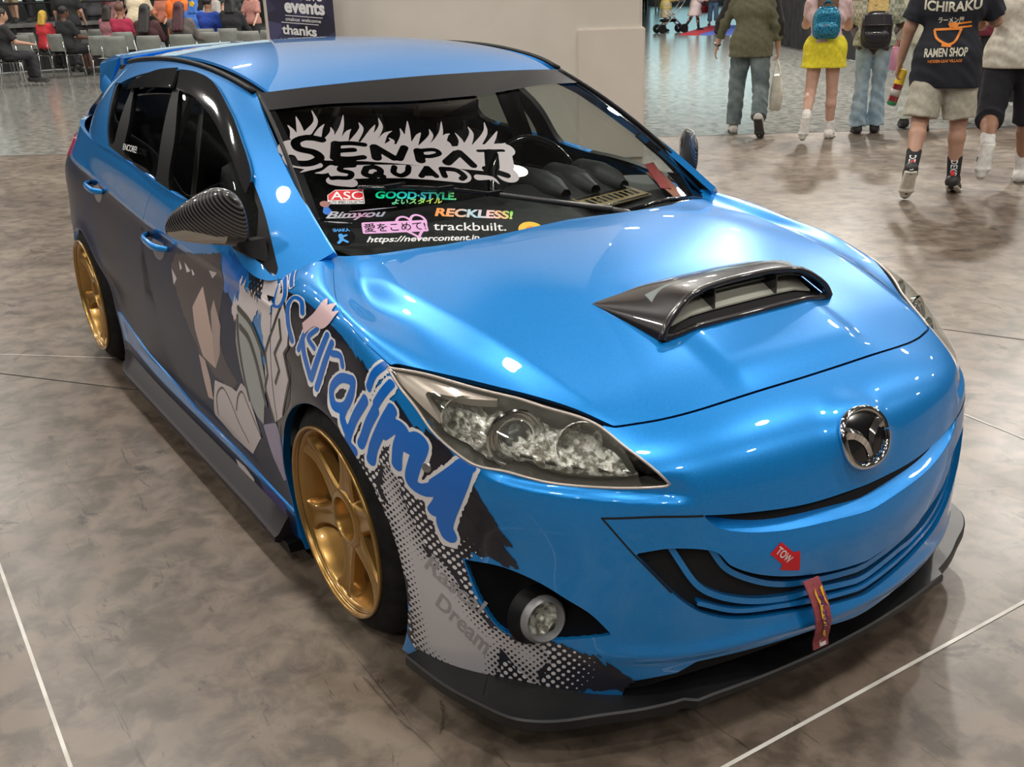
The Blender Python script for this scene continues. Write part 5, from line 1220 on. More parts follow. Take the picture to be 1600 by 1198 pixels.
def quad_text(name, s, master, q, m_, parent, off, side=1, bold=0.0, shear=0.0, h=.02, space=1.0):
    """writing fitted into the parallelogram lower-left, lower-right, upper-left"""
    V, F = text_shape(s, 1, bold, shear, space=space); lo = V.min(0); hi = V.max(0); V = (V - lo) / np.maximum(hi - lo, 1e-9)
    a, b, c = [np.array(x) for x in q]; w = np.linalg.norm(b - a)
    V2 = V[:, :2]; V3 = np.c_[V2 * [w, np.linalg.norm(c - a)], np.zeros(len(V2))]
    V3, F = refine(V3, F, h); V2 = V3[:, :2] / [w, np.linalg.norm(c - a)]
    return on_master(name, V2, F, master, a, b - a, c - a, m_, parent, off, side)
GREYT = mat('grey_lettering', (.30, .29, .31), .35, 0, .4)
quad_text('writing', 'Rascal', FM, FD['rascal'][0], GREYT, bumper, .0022, bold=.02)
quad_text('writing', 'Dream', FM, FD['dream'][0], GREYT, bumper, .0022, bold=.02)
# tow arrow and strap
TW = PL['tow']
on_front('tow_arrow', lambda U, V, P: sdf_poly(TW, U, V), MT['red'], TW, bumper, .0012, .01, .0025)
quad_text('writing', 'TOW', FM, FD['towtxt'][0], MT['white_vinyl'], bumper, .0018, bold=.02)
strap = MB(); rr = []
for t in np.linspace(0, 1, 9):
    x = .938 + .034 * math.sin(math.pi * min(1, t * 1.1)) * .6 + .018 * t; y = -.176 + .030 * t; z = .372 - .172 * t
    rr.append([(x, y - .021, z), (x + .004, y + .021, z + .002), (x + .001, y + .021, z + .002), (x - .003, y - .021, z)])
strap.loft(rr); STR = strap.build('tow_strap', noise_color(mat('strap_webbing', (.30, .06, .075), .6), (.24, .045, .06), (.38, .08, .09), 60), CAR, False)
def strap_pt(a, b, h=.0025):
    t = 1 - b; x = .938 + .034 * math.sin(math.pi * min(1, t * 1.1)) * .6 + .018 * t; y = -.176 + .030 * t; z = .372 - .172 * t
    return (x + .004 * a + h + .002, y + (a - .5) * .042, z + .002 * a)
def strap_draw(name, V, F, m_):
    mesh_obj(name, [strap_pt(a, b) for a, b in V], F, m_, STR, False)
fl2 = [(.30, .85), (.42, .92), (.40, .80), (.55, .70), (.50, .55), (.62, .40), (.52, .30), (.66, .18), (.40, .25), (.44, .42), (.30, .55), (.36, .70)]
strap_draw('strap_flame', fl2, [(0, 1, 2), (0, 2, 11), (2, 3, 11), (3, 10, 11), (3, 4, 10), (4, 9, 10), (4, 5, 9), (5, 6, 9), (6, 8, 9), (6, 7, 8)], MT['yellow'])
strap_draw('strap_flame', [(.72, .90), (.90, .92), (.80, .80), (.88, .66), (.74, .74)], [(0, 1, 2), (0, 2, 4), (2, 3, 4)], MT['yellow'])
V, F = text_shape('N-style', 1, .02, .2); V = (V - V.min(0)) / np.maximum(V.max(0) - V.min(0), 1e-9)
strap_draw('writing', [(.30 + .45 * v[1], .82 - .5 * v[0]) for v in V], F, mat('purple_print', (.10, .02, .16), .5))
V, F = text_shape('J', 1, .02); V = (V - V.min(0)) / np.maximum(V.max(0) - V.min(0), 1e-9)
strap_draw('writing', [(.3 + .45 * v[1], .16 - .12 * v[0]) for v in V], F, MT['white_vinyl'])
_p, _n = uv_pos(FM, (-.902, .803), 1, .001)
xlathe([(.0001, .004), (.009, .004), (.012, .002), (.014, -.004)], _p, _n, 20).build('bumper_bolt', MT['satin'], bumper, True)
# ------------------------------------------------------------------ door drawings, in side view (X, Z)
def xz(P): return P[..., 0], P[..., 2]
RD, RRD, RQ, RS_ = doors[-1, 'f'], doors[-1, 'r'], doors[-1, 'q'], doors[-1, 's']
def on_side(name, fn, m_, parent, off, xr, zr=(0, 1), step=.005, front=True):
    """the same drawing on the door and on the fender beside it"""
    out = []
    def f_side(U, V, P): return np.minimum(np.minimum(fn(*xz(P)), -.345 - P[..., 0] - GAP), P[..., 2] - sill_z(P[..., 0]) - .004)
    if xr[0] < -.345:
        us = np.interp([-min(xr[1], -.345), -xr[0]], -SM.G[:, 0, 0], SM.ku)
        out.append(panel(name, SM, f_side, m_, parent, step, off=off, rim=0, side=-1, urange=(max(0, us[0] - .02), us[1] + .02)))
    if front and xr[1] > -.345:
        out.append(panel(name, FM, lambda U, V, P: np.minimum(np.minimum(fn(*xz(P)), P[..., 0] + .345 - GAP), arch_f(P, ARCH_F) - .004), m_, RF, step, off=off, rim=0, urange=(-FM.U1, -1.3), vrange=(.2, FM.V1)))
    return out
DRK = noise_color(mat('door_wrap', (.016, .024, .06), .3, .1, .15, .06, spec=.2), (.007, .012, .034), (.016, .027, .072), 1.6, rough=(.28, .38))
def wrap_line(X): return np.interp(-X, [.345, .60, .75, 1.0, 1.58, 2.02, 2.43, 2.9], [.60, .72, .80, .805, .828, .86, .895, .92])
wrapf = lambda X, Z: wrap_line(X) - .012 - Z
on_side('dark_wrap', wrapf, DRK, RD, .0007, (-1.6, -.345), step=.008, front=False)
panel('dark_wrap', SM, lambda U, V, P: np.minimum(np.minimum(np.minimum(np.minimum(wrapf(*xz(P)), seam_x(DS, P[..., 2]) - P[..., 0] - GAP), P[..., 0] - seam_x(RS, P[..., 2]) - GAP), P[..., 2] - sill_z(P[..., 0]) - .004), arch_f(P, ARCH_R) - .032), DRK, RRD, .008, off=.0007, rim=0, side=-1)
panel('dark_wrap', SM, lambda U, V, P: np.minimum(np.minimum(wrapf(*xz(P)), np.maximum(seam_x(RS, P[..., 2]) - P[..., 0] - GAP, np.minimum(.028 - arch_f(P, ARCH_R), .3))), arch_f(P, ARCH_R) - .003), DRK, RQ, .008, off=.0007, rim=0, side=-1)
panel('dark_wrap', SM, lambda U, V, P: np.minimum(np.minimum(np.minimum(.185 - P[..., 2] + .02 * smooth(-P[..., 0], 1.6, 2.2), sill_z(P[..., 0]) - P[..., 2] - .02), arch_f(P, ARCH_R) - .032), 1.), DRK, RS_, .008, off=.0047, rim=0, side=-1, urange=(0, 2.2))
PX = {k: np.array(v) for k, v in DD.items()}
def pf(k, amp=0, ang=70, seed=1, sm=0):
    L = PX[k] if not sm else crom(np.r_[PX[k], PX[k][:1]], 5)
    return lambda X, Z: sdf_poly(L, X, Z) + (torn(X, Z, ang, .07, .008, amp, seed) if amp else 0)
def draw(k, m_, off, fn=None, name=None, step=.005, **kw):
    L = PX[k]; xr = (L[:, 0].min() - .03, L[:, 0].max() + .03)
    on_side(name or 'door_drawing', fn or pf(k, **kw), m_, RD, off, xr, step=step)
ASH = mat('ash_vinyl', (.060, .048, .055), .3, 0, .15, .1, spec=.3); PALE = mat('pale_vinyl', (.60, .45, .40), .35, 0, .1, .1, spec=.3); OFFW = mat('off_white_vinyl', (.64, .58, .59), .35, 0, .1, .1, spec=.3)
MINT = mat('mint_grey_vinyl', (.36, .40, .40), .3, 0, .5, .1); INK = mat('ink_vinyl', (.012, .010, .013), .3, 0, .5, .1); LILAC = mat('lilac_vinyl', (.30, .26, .42), .3, 0, .5)
draw('bluep', MT['blue_vinyl'], .0010, amp=.03, ang=80)
draw('hair', ASH, .0012, amp=.012, ang=75, seed=3)
draw('facet1', PALE, .0016); draw('facet2', mat('pale_vinyl_shade', (.42, .31, .28), .3, 0, .5, .1), .0016)
for k in ('tick1', 'tick2', 'tick3', 'tick4', 'tick5'): draw(k, OFFW, .0016, step=.004)
draw('neck', PALE, .0016)
draw('brush', OFFW, .0012, amp=.035, ang=75, seed=5)
draw('half', INK, .0016, lambda X, Z: np.minimum(sdf_poly(PX['half'], X, Z) + torn(X, Z, 75, .05, .01, .02, 6), dots(X, Z, .016) - .0042), step=.003)
draw('pale', MINT, .0016); draw('white2', OFFW, .0014, amp=.02, ang=75); draw('star', OFFW, .0018); draw('dark1', ASH, .0014); draw('grey1', LILAC, .0016)
draw('ears', OFFW, .0020)
for k, w in (('st1', .0035), ('st2', .0035), ('st3', .007), ('st4', .010), ('st5', .009), ('zz1', .0055), ('zz2', .006), ('zz3', .0055)):
    L = crom(PX[k], 6) if k[:2] == 'st' else PX[k]
    draw(k, INK, .0025, lambda X, Z: w - sdf_line(L, X, Z), name='ink_line', step=.0035)
# the drawing runs on over the sill
panel('door_drawing', SM, lambda U, V, P: np.minimum(sdf_poly(PX['sk1'] + [0, -.03], *xz(P)), sill_z(P[..., 0]) - P[..., 2] - .022), OFFW, RS_, .005, off=.0055, rim=0, side=-1, urange=(0, 1.2))
panel('door_drawing', SM, lambda U, V, P: np.minimum(np.maximum(sdf_poly(PX['sk2'] + [0, -.05], *xz(P)), .09 - np.abs(P[..., 0] + .50)), np.minimum(.185 - P[..., 2], P[..., 2] - .13)), mat('violet_vinyl', (.06, .05, .22), .3, 0, .6), RS_, .005, off=.0052, rim=0, side=-1, urange=(0, 1.2))
# ------------------------------------------------------------------ windscreen stickers
SILVER = mat('silver_vinyl', (.27, .245, .25), .4)
k1 = 1 / 1786.
def capsule(U, V, L, r):  # tapered stroke
    L = np.asarray(L); f = np.full(U.shape, -1.); n = len(L)
    for i in range(n - 1):
        a, b = L[i], L[i + 1]; d = b - a; t = np.clip(((U - a[0]) * d[0] + (V - a[1]) * d[1]) / (d @ d + 1e-12), 0, 1)
        f = np.maximum(f, r[i] * (1 - t) + r[i + 1] * t - np.hypot(U - a[0] - t * d[0], V - a[1] - t * d[1]))
    return f
def logo(U, V, P):
    f = np.full(U.shape, -1.)
    for L in SHD['flames']:
        C_ = crom(L, 6); f = np.maximum(f, capsule(U, V, C_, np.linspace(1, 0, len(C_)) ** .9 * 21 * k1 + .0010))
    f = np.maximum(f, .047 - sdf_line(np.array(SHD['body'][0]), U, V)); f = np.maximum(f, .030 - sdf_line(np.array(SHD['body2'][0]), U, V)); f = np.maximum(f, .032 - sdf_line(np.array(SHD['body3'][0]), U, V)); f = np.maximum(f, .020 - sdf_line(np.array(SHD['body4'][0]), U, V))
    for k, w in (('tail', .018), ('tail2', .026), ('tail3', .034)): f = np.maximum(f, w - sdf_line(np.array(SHD[k][0]), U, V))
    for k, w in (('S', .0140), ('E', .0105), ('N', .0125), ('Pp', .0085), ('A', .0125), ('I1', .0062), ('I2', .0220), ('I3', .0125), ('s', .0085), ('q', .0100), ('u', .0088), ('a', .0090), ('d', .0095)):
        for L in SHD[k]: f = np.minimum(f, sdf_line(crom(L, 6), U, V) - w)
    for k in ('E', 'N', 'Pp', 'A'):
        L = SHD[k][0]; f = np.minimum(f, sdf_line(np.array(L), U, V) - .0150)
    return f
LG = np.concatenate([np.array(s) for v in SHD.values() for s in v])
panel('flame_logo', WM, logo, SILVER, shield, .0024, off=.0012, rim=0, urange=bbox(LG, .03)[0], vrange=bbox(LG, .03)[1])
HOLO = mat('holographic_vinyl', (.1, .7, .5), .3, .2)
def rainbow(m, stops, axis=1, lo=-.4, hi=0):
    nt, N, L, b = nodes(m); tc = nn(nt, 'ShaderNodeTexCoord'); sx = nn(nt, 'ShaderNodeSeparateXYZ'); mr = nn(nt, 'ShaderNodeMapRange'); cr = nn(nt, 'ShaderNodeValToRGB')
    L.new(tc.outputs['Object'], sx.inputs[0]); L.new(sx.outputs[axis], mr.inputs[0]); mr.inputs['From Min'].default_value = lo; mr.inputs['From Max'].default_value = hi
    e = cr.color_ramp.elements
    while len(e) < len(stops): e.new(.5)
    for k, c in enumerate(stops): e[k].position = k / (len(stops) - 1); e[k].color = (*c, 1)
    L.new(mr.outputs[0], cr.inputs[0]); L.new(cr.outputs[0], b.inputs['Base Color']); return m
H1 = rainbow(HOLO, [(.0, .75, .35), (.02, .70, .65), (.05, .45, .55), (.03, .65, .35), (.25, .75, .10)], 1, -.44, -.22)
H2 = rainbow(mat('holographic_orange', (.8, .4, .1), .3, .2), [(.85, .32, .08), (.75, .45, .30), (.35, .60, .70), (.75, .50, .55), (.80, .45, .20), (.15, .75, .10)], 1, -.31, -.10)
H3 = rainbow(mat('holographic_lime', (.6, .8, .1), .3, .2), [(.15, .70, .35), (.35, .75, .10), (.75, .65, .10)], 1, -.41, -.28)
H4 = rainbow(mat('pearl_vinyl', (.6, .4, .6), .25, .4), [(.50, .50, .55), (.70, .40, .62), (.45, .50, .60), (.62, .45, .62)], 1, -.58, -.44)
WHT = mat('white_letter', (.78, .78, .78), .4)
quad_text('writing', 'GOOD·STYLE.', WM, TX['good'], H1, shield, .0015, bold=.035, shear=.1)
quad_text('writing', 'よいスタイル', WM, TX['yoi'], H3, shield, .0015, bold=.025, shear=.2)
quad_text('writing', 'RECKLESS!', WM, TX['reckless'], H2, shield, .0015, bold=.04, shear=.12)
quad_text('writing', 'Bimyou', WM, TX['bim'], H4, shield, .0015, bold=.025, shear=.3)
a, b, c = [np.array(q) for q in TX['bim']]
for t0, t1, s0, s1 in ((-.12, .9, .2, .42), (.35, 1.2, .95, 1.25), (-.05, .5, -.1, -.35)):
    p0 = a + (b - a) * t0 + (c - a) * s0; p1 = a + (b - a) * t1 + (c - a) * s1
    panel('sticker_bolt', WM, lambda U, V, P: capsule(U, V, [p0, (p0 + p1) / 2, p1], [.0003, .0022, .0003]), H4, shield, .002, off=.0013, rim=0, urange=(min(p0[0], p1[0]) - .01, max(p0[0], p1[0]) + .01), vrange=(min(p0[1], p1[1]) - .01, max(p0[1], p1[1]) + .01))
quad_text('writing', 'trackbuilt.', WM, TX['track'], WHT, shield, .0015, bold=.005)
quad_text('writing', 'https://nevercontent.jp', WM, TX['https'], WHT, shield, .0015, bold=.02, shear=.25)
PNK = mat('lilac_pink_vinyl', (.74, .40, .70), .35)
def widen(q, g=.006):
    a, b, c = [np.array(x) for x in q]; return a, b, c
A_, B_, C_ = widen(TX['ai'])
corners = np.array([A_, B_, B_ + C_ - A_, C_])
hc, hr, ht = [np.array(x) for x in TX['heart']]; hw = np.linalg.norm(hr - hc); hh = np.linalg.norm(ht - hc) * 1.2
th = np.linspace(0, 2 * math.pi, 60); HEART = np.c_[hc[0] + hw * np.sin(th) ** 3, hc[1] + hh * (13 * np.cos(th) - 5 * np.cos(2 * th) - 2 * np.cos(3 * th) - np.cos(4 * th)) / 16]
panel('heart_sticker', WM, lambda U, V, P: np.maximum(np.where(abs(sdf_poly(HEART, U, V)) < .5, .0034 - abs(sdf_poly(HEART, U, V)), -1), sdf_poly(corners, U, V) + .005), PNK, shield, .0018, off=.0012, rim=0, urange=bbox(np.r_[corners, HEART], .015)[0], vrange=bbox(np.r_[corners, HEART], .015)[1])
quad_text('writing', '愛をこめて!', WM, TX['ai'], MT['gloss_black'], shield, .0017, bold=.004)
a, b, c = [np.array(q) for q in TX['ascbox']]; ASC = np.array([a, b, b + (c - a), a + (c - a) + (b - a) * .22, a + (c - a) * .62])
panel('red_sticker', WM, lambda U, V, P: sdf_poly(ASC, U, V), WHT, shield, .0018, off=.0010, rim=0, urange=bbox(ASC, .01)[0], vrange=bbox(ASC, .01)[1])
ASB = np.array([a + (c - a) * .26 + (b - a) * .02, b + (c - a) * .26 - (b - a) * .02, b + (c - a) * .96 - (b - a) * .02, a + (c - a) * .96 + (b - a) * .22, a + (c - a) * .62 + (b - a) * .02])
panel('red_sticker', WM, lambda U, V, P: sdf_poly(ASB, U, V), MT['red'], shield, .0018, off=.0014, rim=0, urange=bbox(ASC, .01)[0], vrange=bbox(ASC, .01)[1])
quad_text('writing', 'ASC', WM, TX['asc'], WHT, shield, .0019, bold=.01)
quad_text('writing', 'AUTO SPEED COLLECTIVE', WM, TX['ascs'], MT['gloss_black'], shield, .0019, bold=.01)
def oval(name, q, m_, s=1.0, off=.0013):
    c0, rx, ry = [np.array(x) for x in q]; a = np.linalg.norm(rx - c0) * s; b = np.linalg.norm(ry - c0) * s
    panel(name, WM, lambda U, V, P: (1 - np.hypot((U - c0[0]) / a, (V - c0[1]) / b)) * min(a, b), m_, shield, .002, off=off, rim=0, urange=(c0[0] - a * 1.2, c0[0] + a * 1.2), vrange=(max(0, c0[1] - b * 1.2), c0[1] + b * 1.2))
SKY = mat('sky_blue_vinyl', (.05, .32, .75), .35)
oval('round_sticker', TX['shaka'], MT['gloss_black'])
quad_text('writing', 'SHAKA', WM, TX['shtxt'], SKY, shield, .0019, bold=.03)
c0 = np.array(TX['shaka'][0])
panel('sticker_figure', WM, lambda U, V, P: np.maximum.reduce([capsule(U, V, [c0 + [.000, .004], c0 + [-.001, -.010]], [.006, .005]), capsule(U, V, [c0 + [0, -.01], c0 + [-.011, -.022]], [.004, .0035]), capsule(U, V, [c0 + [0, -.01], c0 + [.010, -.021]], [.004, .0035]), capsule(U, V, [c0 + [-.001, -.002], c0 + [.013, .003]], [.003, .003])]), SKY, shield, .002, off=.0018, rim=0, urange=(c0[0] - .03, c0[0] + .03), vrange=(max(0, c0[1] - .035), c0[1] + .02))
oval('yellow_sticker', TX['yellow'], MT['yellow'])
oval('sticker_print', TX['yellow'], mat('amber_print', (.75, .22, .05), .4), .45, .0018)
f0 = np.array([-.585, .232])
panel('small_sticker', WM, lambda U, V, P: capsule(U, V, [f0 + [0, -.010], f0 + [0, -.024]], [.007, .012]), MT['blue_vinyl'], shield, .002, off=.0014, rim=0, urange=(f0[0] - .03, f0[0] + .03), vrange=(f0[1] - .05, f0[1] + .03))
panel('small_sticker', WM, lambda U, V, P: .0125 - np.hypot(U - f0[0], V - f0[1] - .006), mat('brown_vinyl', (.28, .11, .09), .4), shield, .002, off=.0016, rim=0, urange=(f0[0] - .03, f0[0] + .03), vrange=(f0[1] - .05, f0[1] + .03))
quad_text('writing', 'ENCORE!', GM, GX['encore'], WHT, rw, .006, side=-1, bold=.01)
# card and paper on the dashboard
def flat_card(name, quad, m_, parent, th=.002):
    q = [Vector(v) for v in quad]; n = (q[1] - q[0]).cross(q[3] - q[0]).normalized() * th
    mb = MB(); mb.loft([q, [p + n for p in q]]); return mb.build(name, m_, parent)

# seam around the grille cheek
for L_, w_ in ((FT['grille_t'][0], .0022), (FT['grille_l'][0][:4], .0020)):
    L = crom(L_, 6)
    for sg in (-1, 1):
        panel('grille_seam', FM, lambda U, V, P: w_ - sdf_line(L, abs(U), V), DARK, bumper, .002, off=.0006, rim=0, urange=((-L[:, 0].max() - .01, -L[:, 0].min() + .01) if sg < 0 else (L[:, 0].min() - .01, L[:, 0].max() + .01)), vrange=(L[:, 1].min() - .01, L[:, 1].max() + .01))
# ------------------------------------------------------------------ figures: one smooth skin grown around a jointed skeleton
def surface_net(F, org, h):
    s = F < 0; n = np.array(F.shape)
    c = np.zeros(tuple(n - 1), int)
    offs = [(i, j, k) for i in (0, 1) for j in (0, 1) for k in (0, 1)]
    sl = lambda o: tuple(slice(o[a], n[a] - 1 + o[a]) for a in range(3))
    for o in offs: c += s[sl(o)]
    mix = (c > 0) & (c < 8); idx = -np.ones(mix.shape, int); ii = np.argwhere(mix); idx[mix] = np.arange(len(ii))
    if len(ii) == 0: return np.zeros((0, 3)), []
    acc = np.zeros((len(ii), 3)); cnt = np.zeros(len(ii))
    fv = {o: F[sl(o)][mix] for o in offs}
    for a in offs:
        for ax in range(3):
            if a[ax]: continue
            b = list(a); b[ax] = 1; b = tuple(b); fa, fb = fv[a], fv[b]; x = (fa < 0) != (fb < 0)
            t = np.where(x, fa / np.where(x, fa - fb, 1), 0); p = np.array(a, float)[None] + np.zeros((len(ii), 3)); p[:, ax] += t
            acc += p * x[:, None]; cnt += x
    V = org + (ii + acc / cnt[:, None]) * h; Fs = []
    for ax in range(3):
        b, c_ = [(1, 2), (2, 0), (0, 1)][ax]
        lo = [slice(None)] * 3; hi = [slice(None)] * 3; lo[ax] = slice(0, n[ax] - 1); hi[ax] = slice(1, n[ax])
        A = s[tuple(lo)]; B = s[tuple(hi)]; e = np.argwhere(A != B)
        e = e[(e[:, b] > 0) & (e[:, c_] > 0) & (e[:, b] < n[b] - 1) & (e[:, c_] < n[c_] - 1)]
        if len(e) == 0: continue
        def cell(db, dc):
            q = e.copy(); q[:, b] -= db; q[:, c_] -= dc; return idx[q[:, 0], q[:, 1], q[:, 2]]
        Q = np.stack([cell(1, 1), cell(0, 1), cell(0, 0), cell(1, 0)], 1)
        flip = ~A[e[:, 0], e[:, 1], e[:, 2]]
        Q[flip] = Q[flip][:, ::-1]; Fs += Q.tolist()
    return V, Fs
class Body:
    """signed distance field from round cones blended together"""
    def __init__(s, h): s.P = []; s.h = h; s.cut = []; s.fold = None
    def cone(s, a, b, ra, rb, k=.03, flat=0, sq=None):
        s.P.append((np.array(a, float), np.array(b, float), ra, rb, k, flat, sq)); return s
    def mesh(s, h=None):
        h = h or s.h; lo = np.min([np.minimum(p[0], p[1]) - max(p[2], p[3]) for p in s.P], 0) - 3 * h - .02; hi = np.max([np.maximum(p[0], p[1]) + max(p[2], p[3]) for p in s.P], 0) + 3 * h + .02
        n = np.ceil((hi - lo) / h).astype(int) + 1; F = np.full(tuple(n), .5, np.float32)
        ax = [lo[i] + h * np.arange(n[i]) for i in range(3)]
        for a, b, ra, rb, k, flat, sq in s.P:
            m = max(ra, rb) + k + 3 * h; i0 = np.clip(((np.minimum(a, b) - m - lo) / h).astype(int), 0, n - 1); i1 = np.clip(((np.maximum(a, b) + m - lo) / h).astype(int) + 2, 1, n)
            S = tuple(slice(i0[i], i1[i]) for i in range(3)); X, Y, Z = np.meshgrid(ax[0][S[0]], ax[1][S[1]], ax[2][S[2]], indexing='ij')
            d = b - a; L = d @ d + 1e-9; t = ((X - a[0]) * d[0] + (Y - a[1]) * d[1] + (Z - a[2]) * d[2]) / L; tc = np.clip(t, 0, 1)
            ex, ey, ez = X - a[0] - tc * d[0], Y - a[1] - tc * d[1], Z - a[2] - tc * d[2]
            if sq: ex, ey, ez = ex / sq[0], ey / sq[1], ez / sq[2]
            D = np.sqrt(ex * ex + ey * ey + ez * ez) - (ra + (rb - ra) * tc)
            if flat: D = np.maximum(D, (t - 1) * math.sqrt(L) - .002)
            if flat == 2: D = np.maximum(D, -t * math.sqrt(L) - .002)
            G = F[S]; hh = np.clip(.5 + .5 * (G - D) / k, 0, 1) if k > 0 else (D < G)
            F[S] = G * (1 - hh) + D * hh - (k * hh * (1 - hh) if k > 0 else 0)
        if s.cut or s.fold:
            X, Y, Z = np.meshgrid(*ax, indexing='ij')
            if s.fold:
                am, fr, ph = s.fold
                F = F + am * (np.sin(X * fr * 1.3 + Z * fr * .9 + ph) * np.sin(Y * fr * 1.1 - Z * fr * 1.4 + 2 * ph) + .5 * np.sin(X * fr * 2.3 - Y * fr * 2 + Z * fr * 2.6 + ph)).astype(np.float32)
            for c in s.cut: F = np.maximum(F, c(X, Y, Z).astype(np.float32))
        return surface_net(F, lo, h)
    def build(s, name, m_, parent, h=None):
        V, F = s.mesh(h); return mesh_obj(name, V, F, m_, parent, True)
SKIN = {k: noise_color(mat('skin_' + k, c, .5), [x * .9 for x in c], c, 12) for k, c in (('fair', (.55, .33, .25)), ('light', (.46, .26, .18)), ('tan', (.33, .165, .10)), ('brown', (.13, .062, .04)), ('deep', (.06, .03, .022)))}
_cm = {}
def cloth(c, rough=.85, fl=.12):
    key = tuple(c)
    if key not in _cm: _cm[key] = noise_color(mat('cloth', c, rough), [x * (1 - fl) for x in c], [min(1, x * (1 + fl)) for x in c], 30)
    return _cm[key]
def unit(v): v = np.array(v, float); return v / (np.linalg.norm(v) + 1e-9)
def skeleton(H, legs, arms, lean=0, seat=None, turn=0):
    """joints in figure space: x forward, y to the figure's left"""
    s = H / 1.75; J = {}
    hipz = .92
    J['pel'] = np.array([0, 0, .97]); J['waist'] = np.array([.0, 0, 1.10]); sl = math.sin(R(lean)); cl = math.cos(R(lean))
    up = lambda z, y=0, x=0: np.array([sl * (z - .97) + x * cl, y, .97 + cl * (z - .97) - x * sl])
    J['waist'] = up(1.10); J['chest'] = up(1.27); J['sho'] = up(1.41); J['neck'] = up(1.46, 0, -.005); J['head'] = up(1.60, 0, .015); J['top'] = up(1.67, 0, .015)
    for sd, nm, (th, kn, ab, ank) in ((1, 'l', legs[0]), (-1, 'r', legs[1])):
        hip = np.array([0, .088 * sd, hipz]); a = R(th); d = np.array([math.sin(a), math.sin(R(ab)) * sd, -math.cos(a)]); d = unit(d)
        kn_ = hip + d * .44; b = R(th - kn); e = unit([math.sin(b), math.sin(R(ab * .3)) * sd, -math.cos(b)]); an = kn_ + e * .42
        f = R(th - kn + ank); fd = np.array([math.cos(f), .12 * sd, math.sin(f)]); fd = unit(fd); dn = np.array([math.sin(f), 0, -math.cos(f)])
        J['hip' + nm] = hip; J['knee' + nm] = kn_; J['ank' + nm] = an; J['heel' + nm] = an - fd * .045 + dn * .045; J['ball' + nm] = an + fd * .125 + dn * .058; J['toe' + nm] = an + fd * .175 + dn * .060; J['fd' + nm] = fd; J['dn' + nm] = dn
    for sd, nm, (fw, out, bend, tw) in ((1, 'l', arms[0]), (-1, 'r', arms[1])):
        sh = up(1.405, .175 * sd); a = R(fw); o = R(out); d = np.array([math.sin(a) * math.cos(o), math.sin(o) * sd, -math.cos(a) * math.cos(o)])
        el = sh + d * .29; b = R(fw + bend); e = unit([math.sin(b) * math.cos(o * .5), math.sin(o * .4 + R(tw)) * sd, -math.cos(b)]); wr = el + e * .25
        J['sho' + nm] = sh; J['elb' + nm] = el; J['wri' + nm] = wr; J['had' + nm] = e
    lowest = min(min(J['heel' + n][2], J['ball' + n][2]) for n in 'lr') - .022
    dz = (seat - (J['hipl'][2] - .10)) if seat is not None else -lowest
    for k in J:
        if k[:2] in ('fd', 'dn') or k[:3] == 'had': continue
        J[k] = (J[k] + np.array([0, 0, dz])) * s
    J['s'] = s
    return J
def hand(B, J, nm, sd, curl, s):
    w = J['wri' + nm]; e = unit(J['had' + nm]); side = unit(np.cross(e, [0, sd, 0])); side = side if side[0] > 0 else -side  # thumb side points forward
    pal = unit(np.cross(e, side)); pal = pal if pal[1] * sd < 0 else -pal   # palm faces the thigh
    k0 = w + e * .085 * s
    for q in (-.026, -.009, .009, .026): B.cone(w + e * .012 * s + side * q * .7 * s, k0 + side * q * s, .014 * s, .0125 * s, .012)
    for i, (q, ln) in enumerate(((.028, .070), (.0095, .078), (-.0095, .073), (-.028, .058))):
        b0 = k0 + side * q * s; c1 = R(curl * .5 + 4 * i); c2 = R(curl * 1.3 + 6 * i); c3 = R(curl * 2.0 + 8 * i)
        p1 = b0 + (e * math.cos(c1) + pal * math.sin(c1)) * ln * .45 * s; p2 = p1 + (e * math.cos(c2) + pal * math.sin(c2)) * ln * .32 * s; p3 = p2 + (e * math.cos(c3) + pal * math.sin(c3)) * ln * .25 * s
        B.cone(b0, p1, .0095 * s, .009 * s, .006); B.cone(p1, p2, .009 * s, .0083 * s, .004); B.cone(p2, p3, .0083 * s, .0072 * s, .004)
    t0 = w + e * .025 * s + side * .026 * s; t1 = t0 + (e * .62 + side * .62 + pal * .35) * .040 * s; t2 = t1 + unit(e * .9 + side * .25 + pal * .45) * .030 * s
    B.cone(t0, t1, .0135 * s, .0105 * s, .010); B.cone(t1, t2, .0105 * s, .0085 * s, .005)
    return k0 + pal * .03 * s
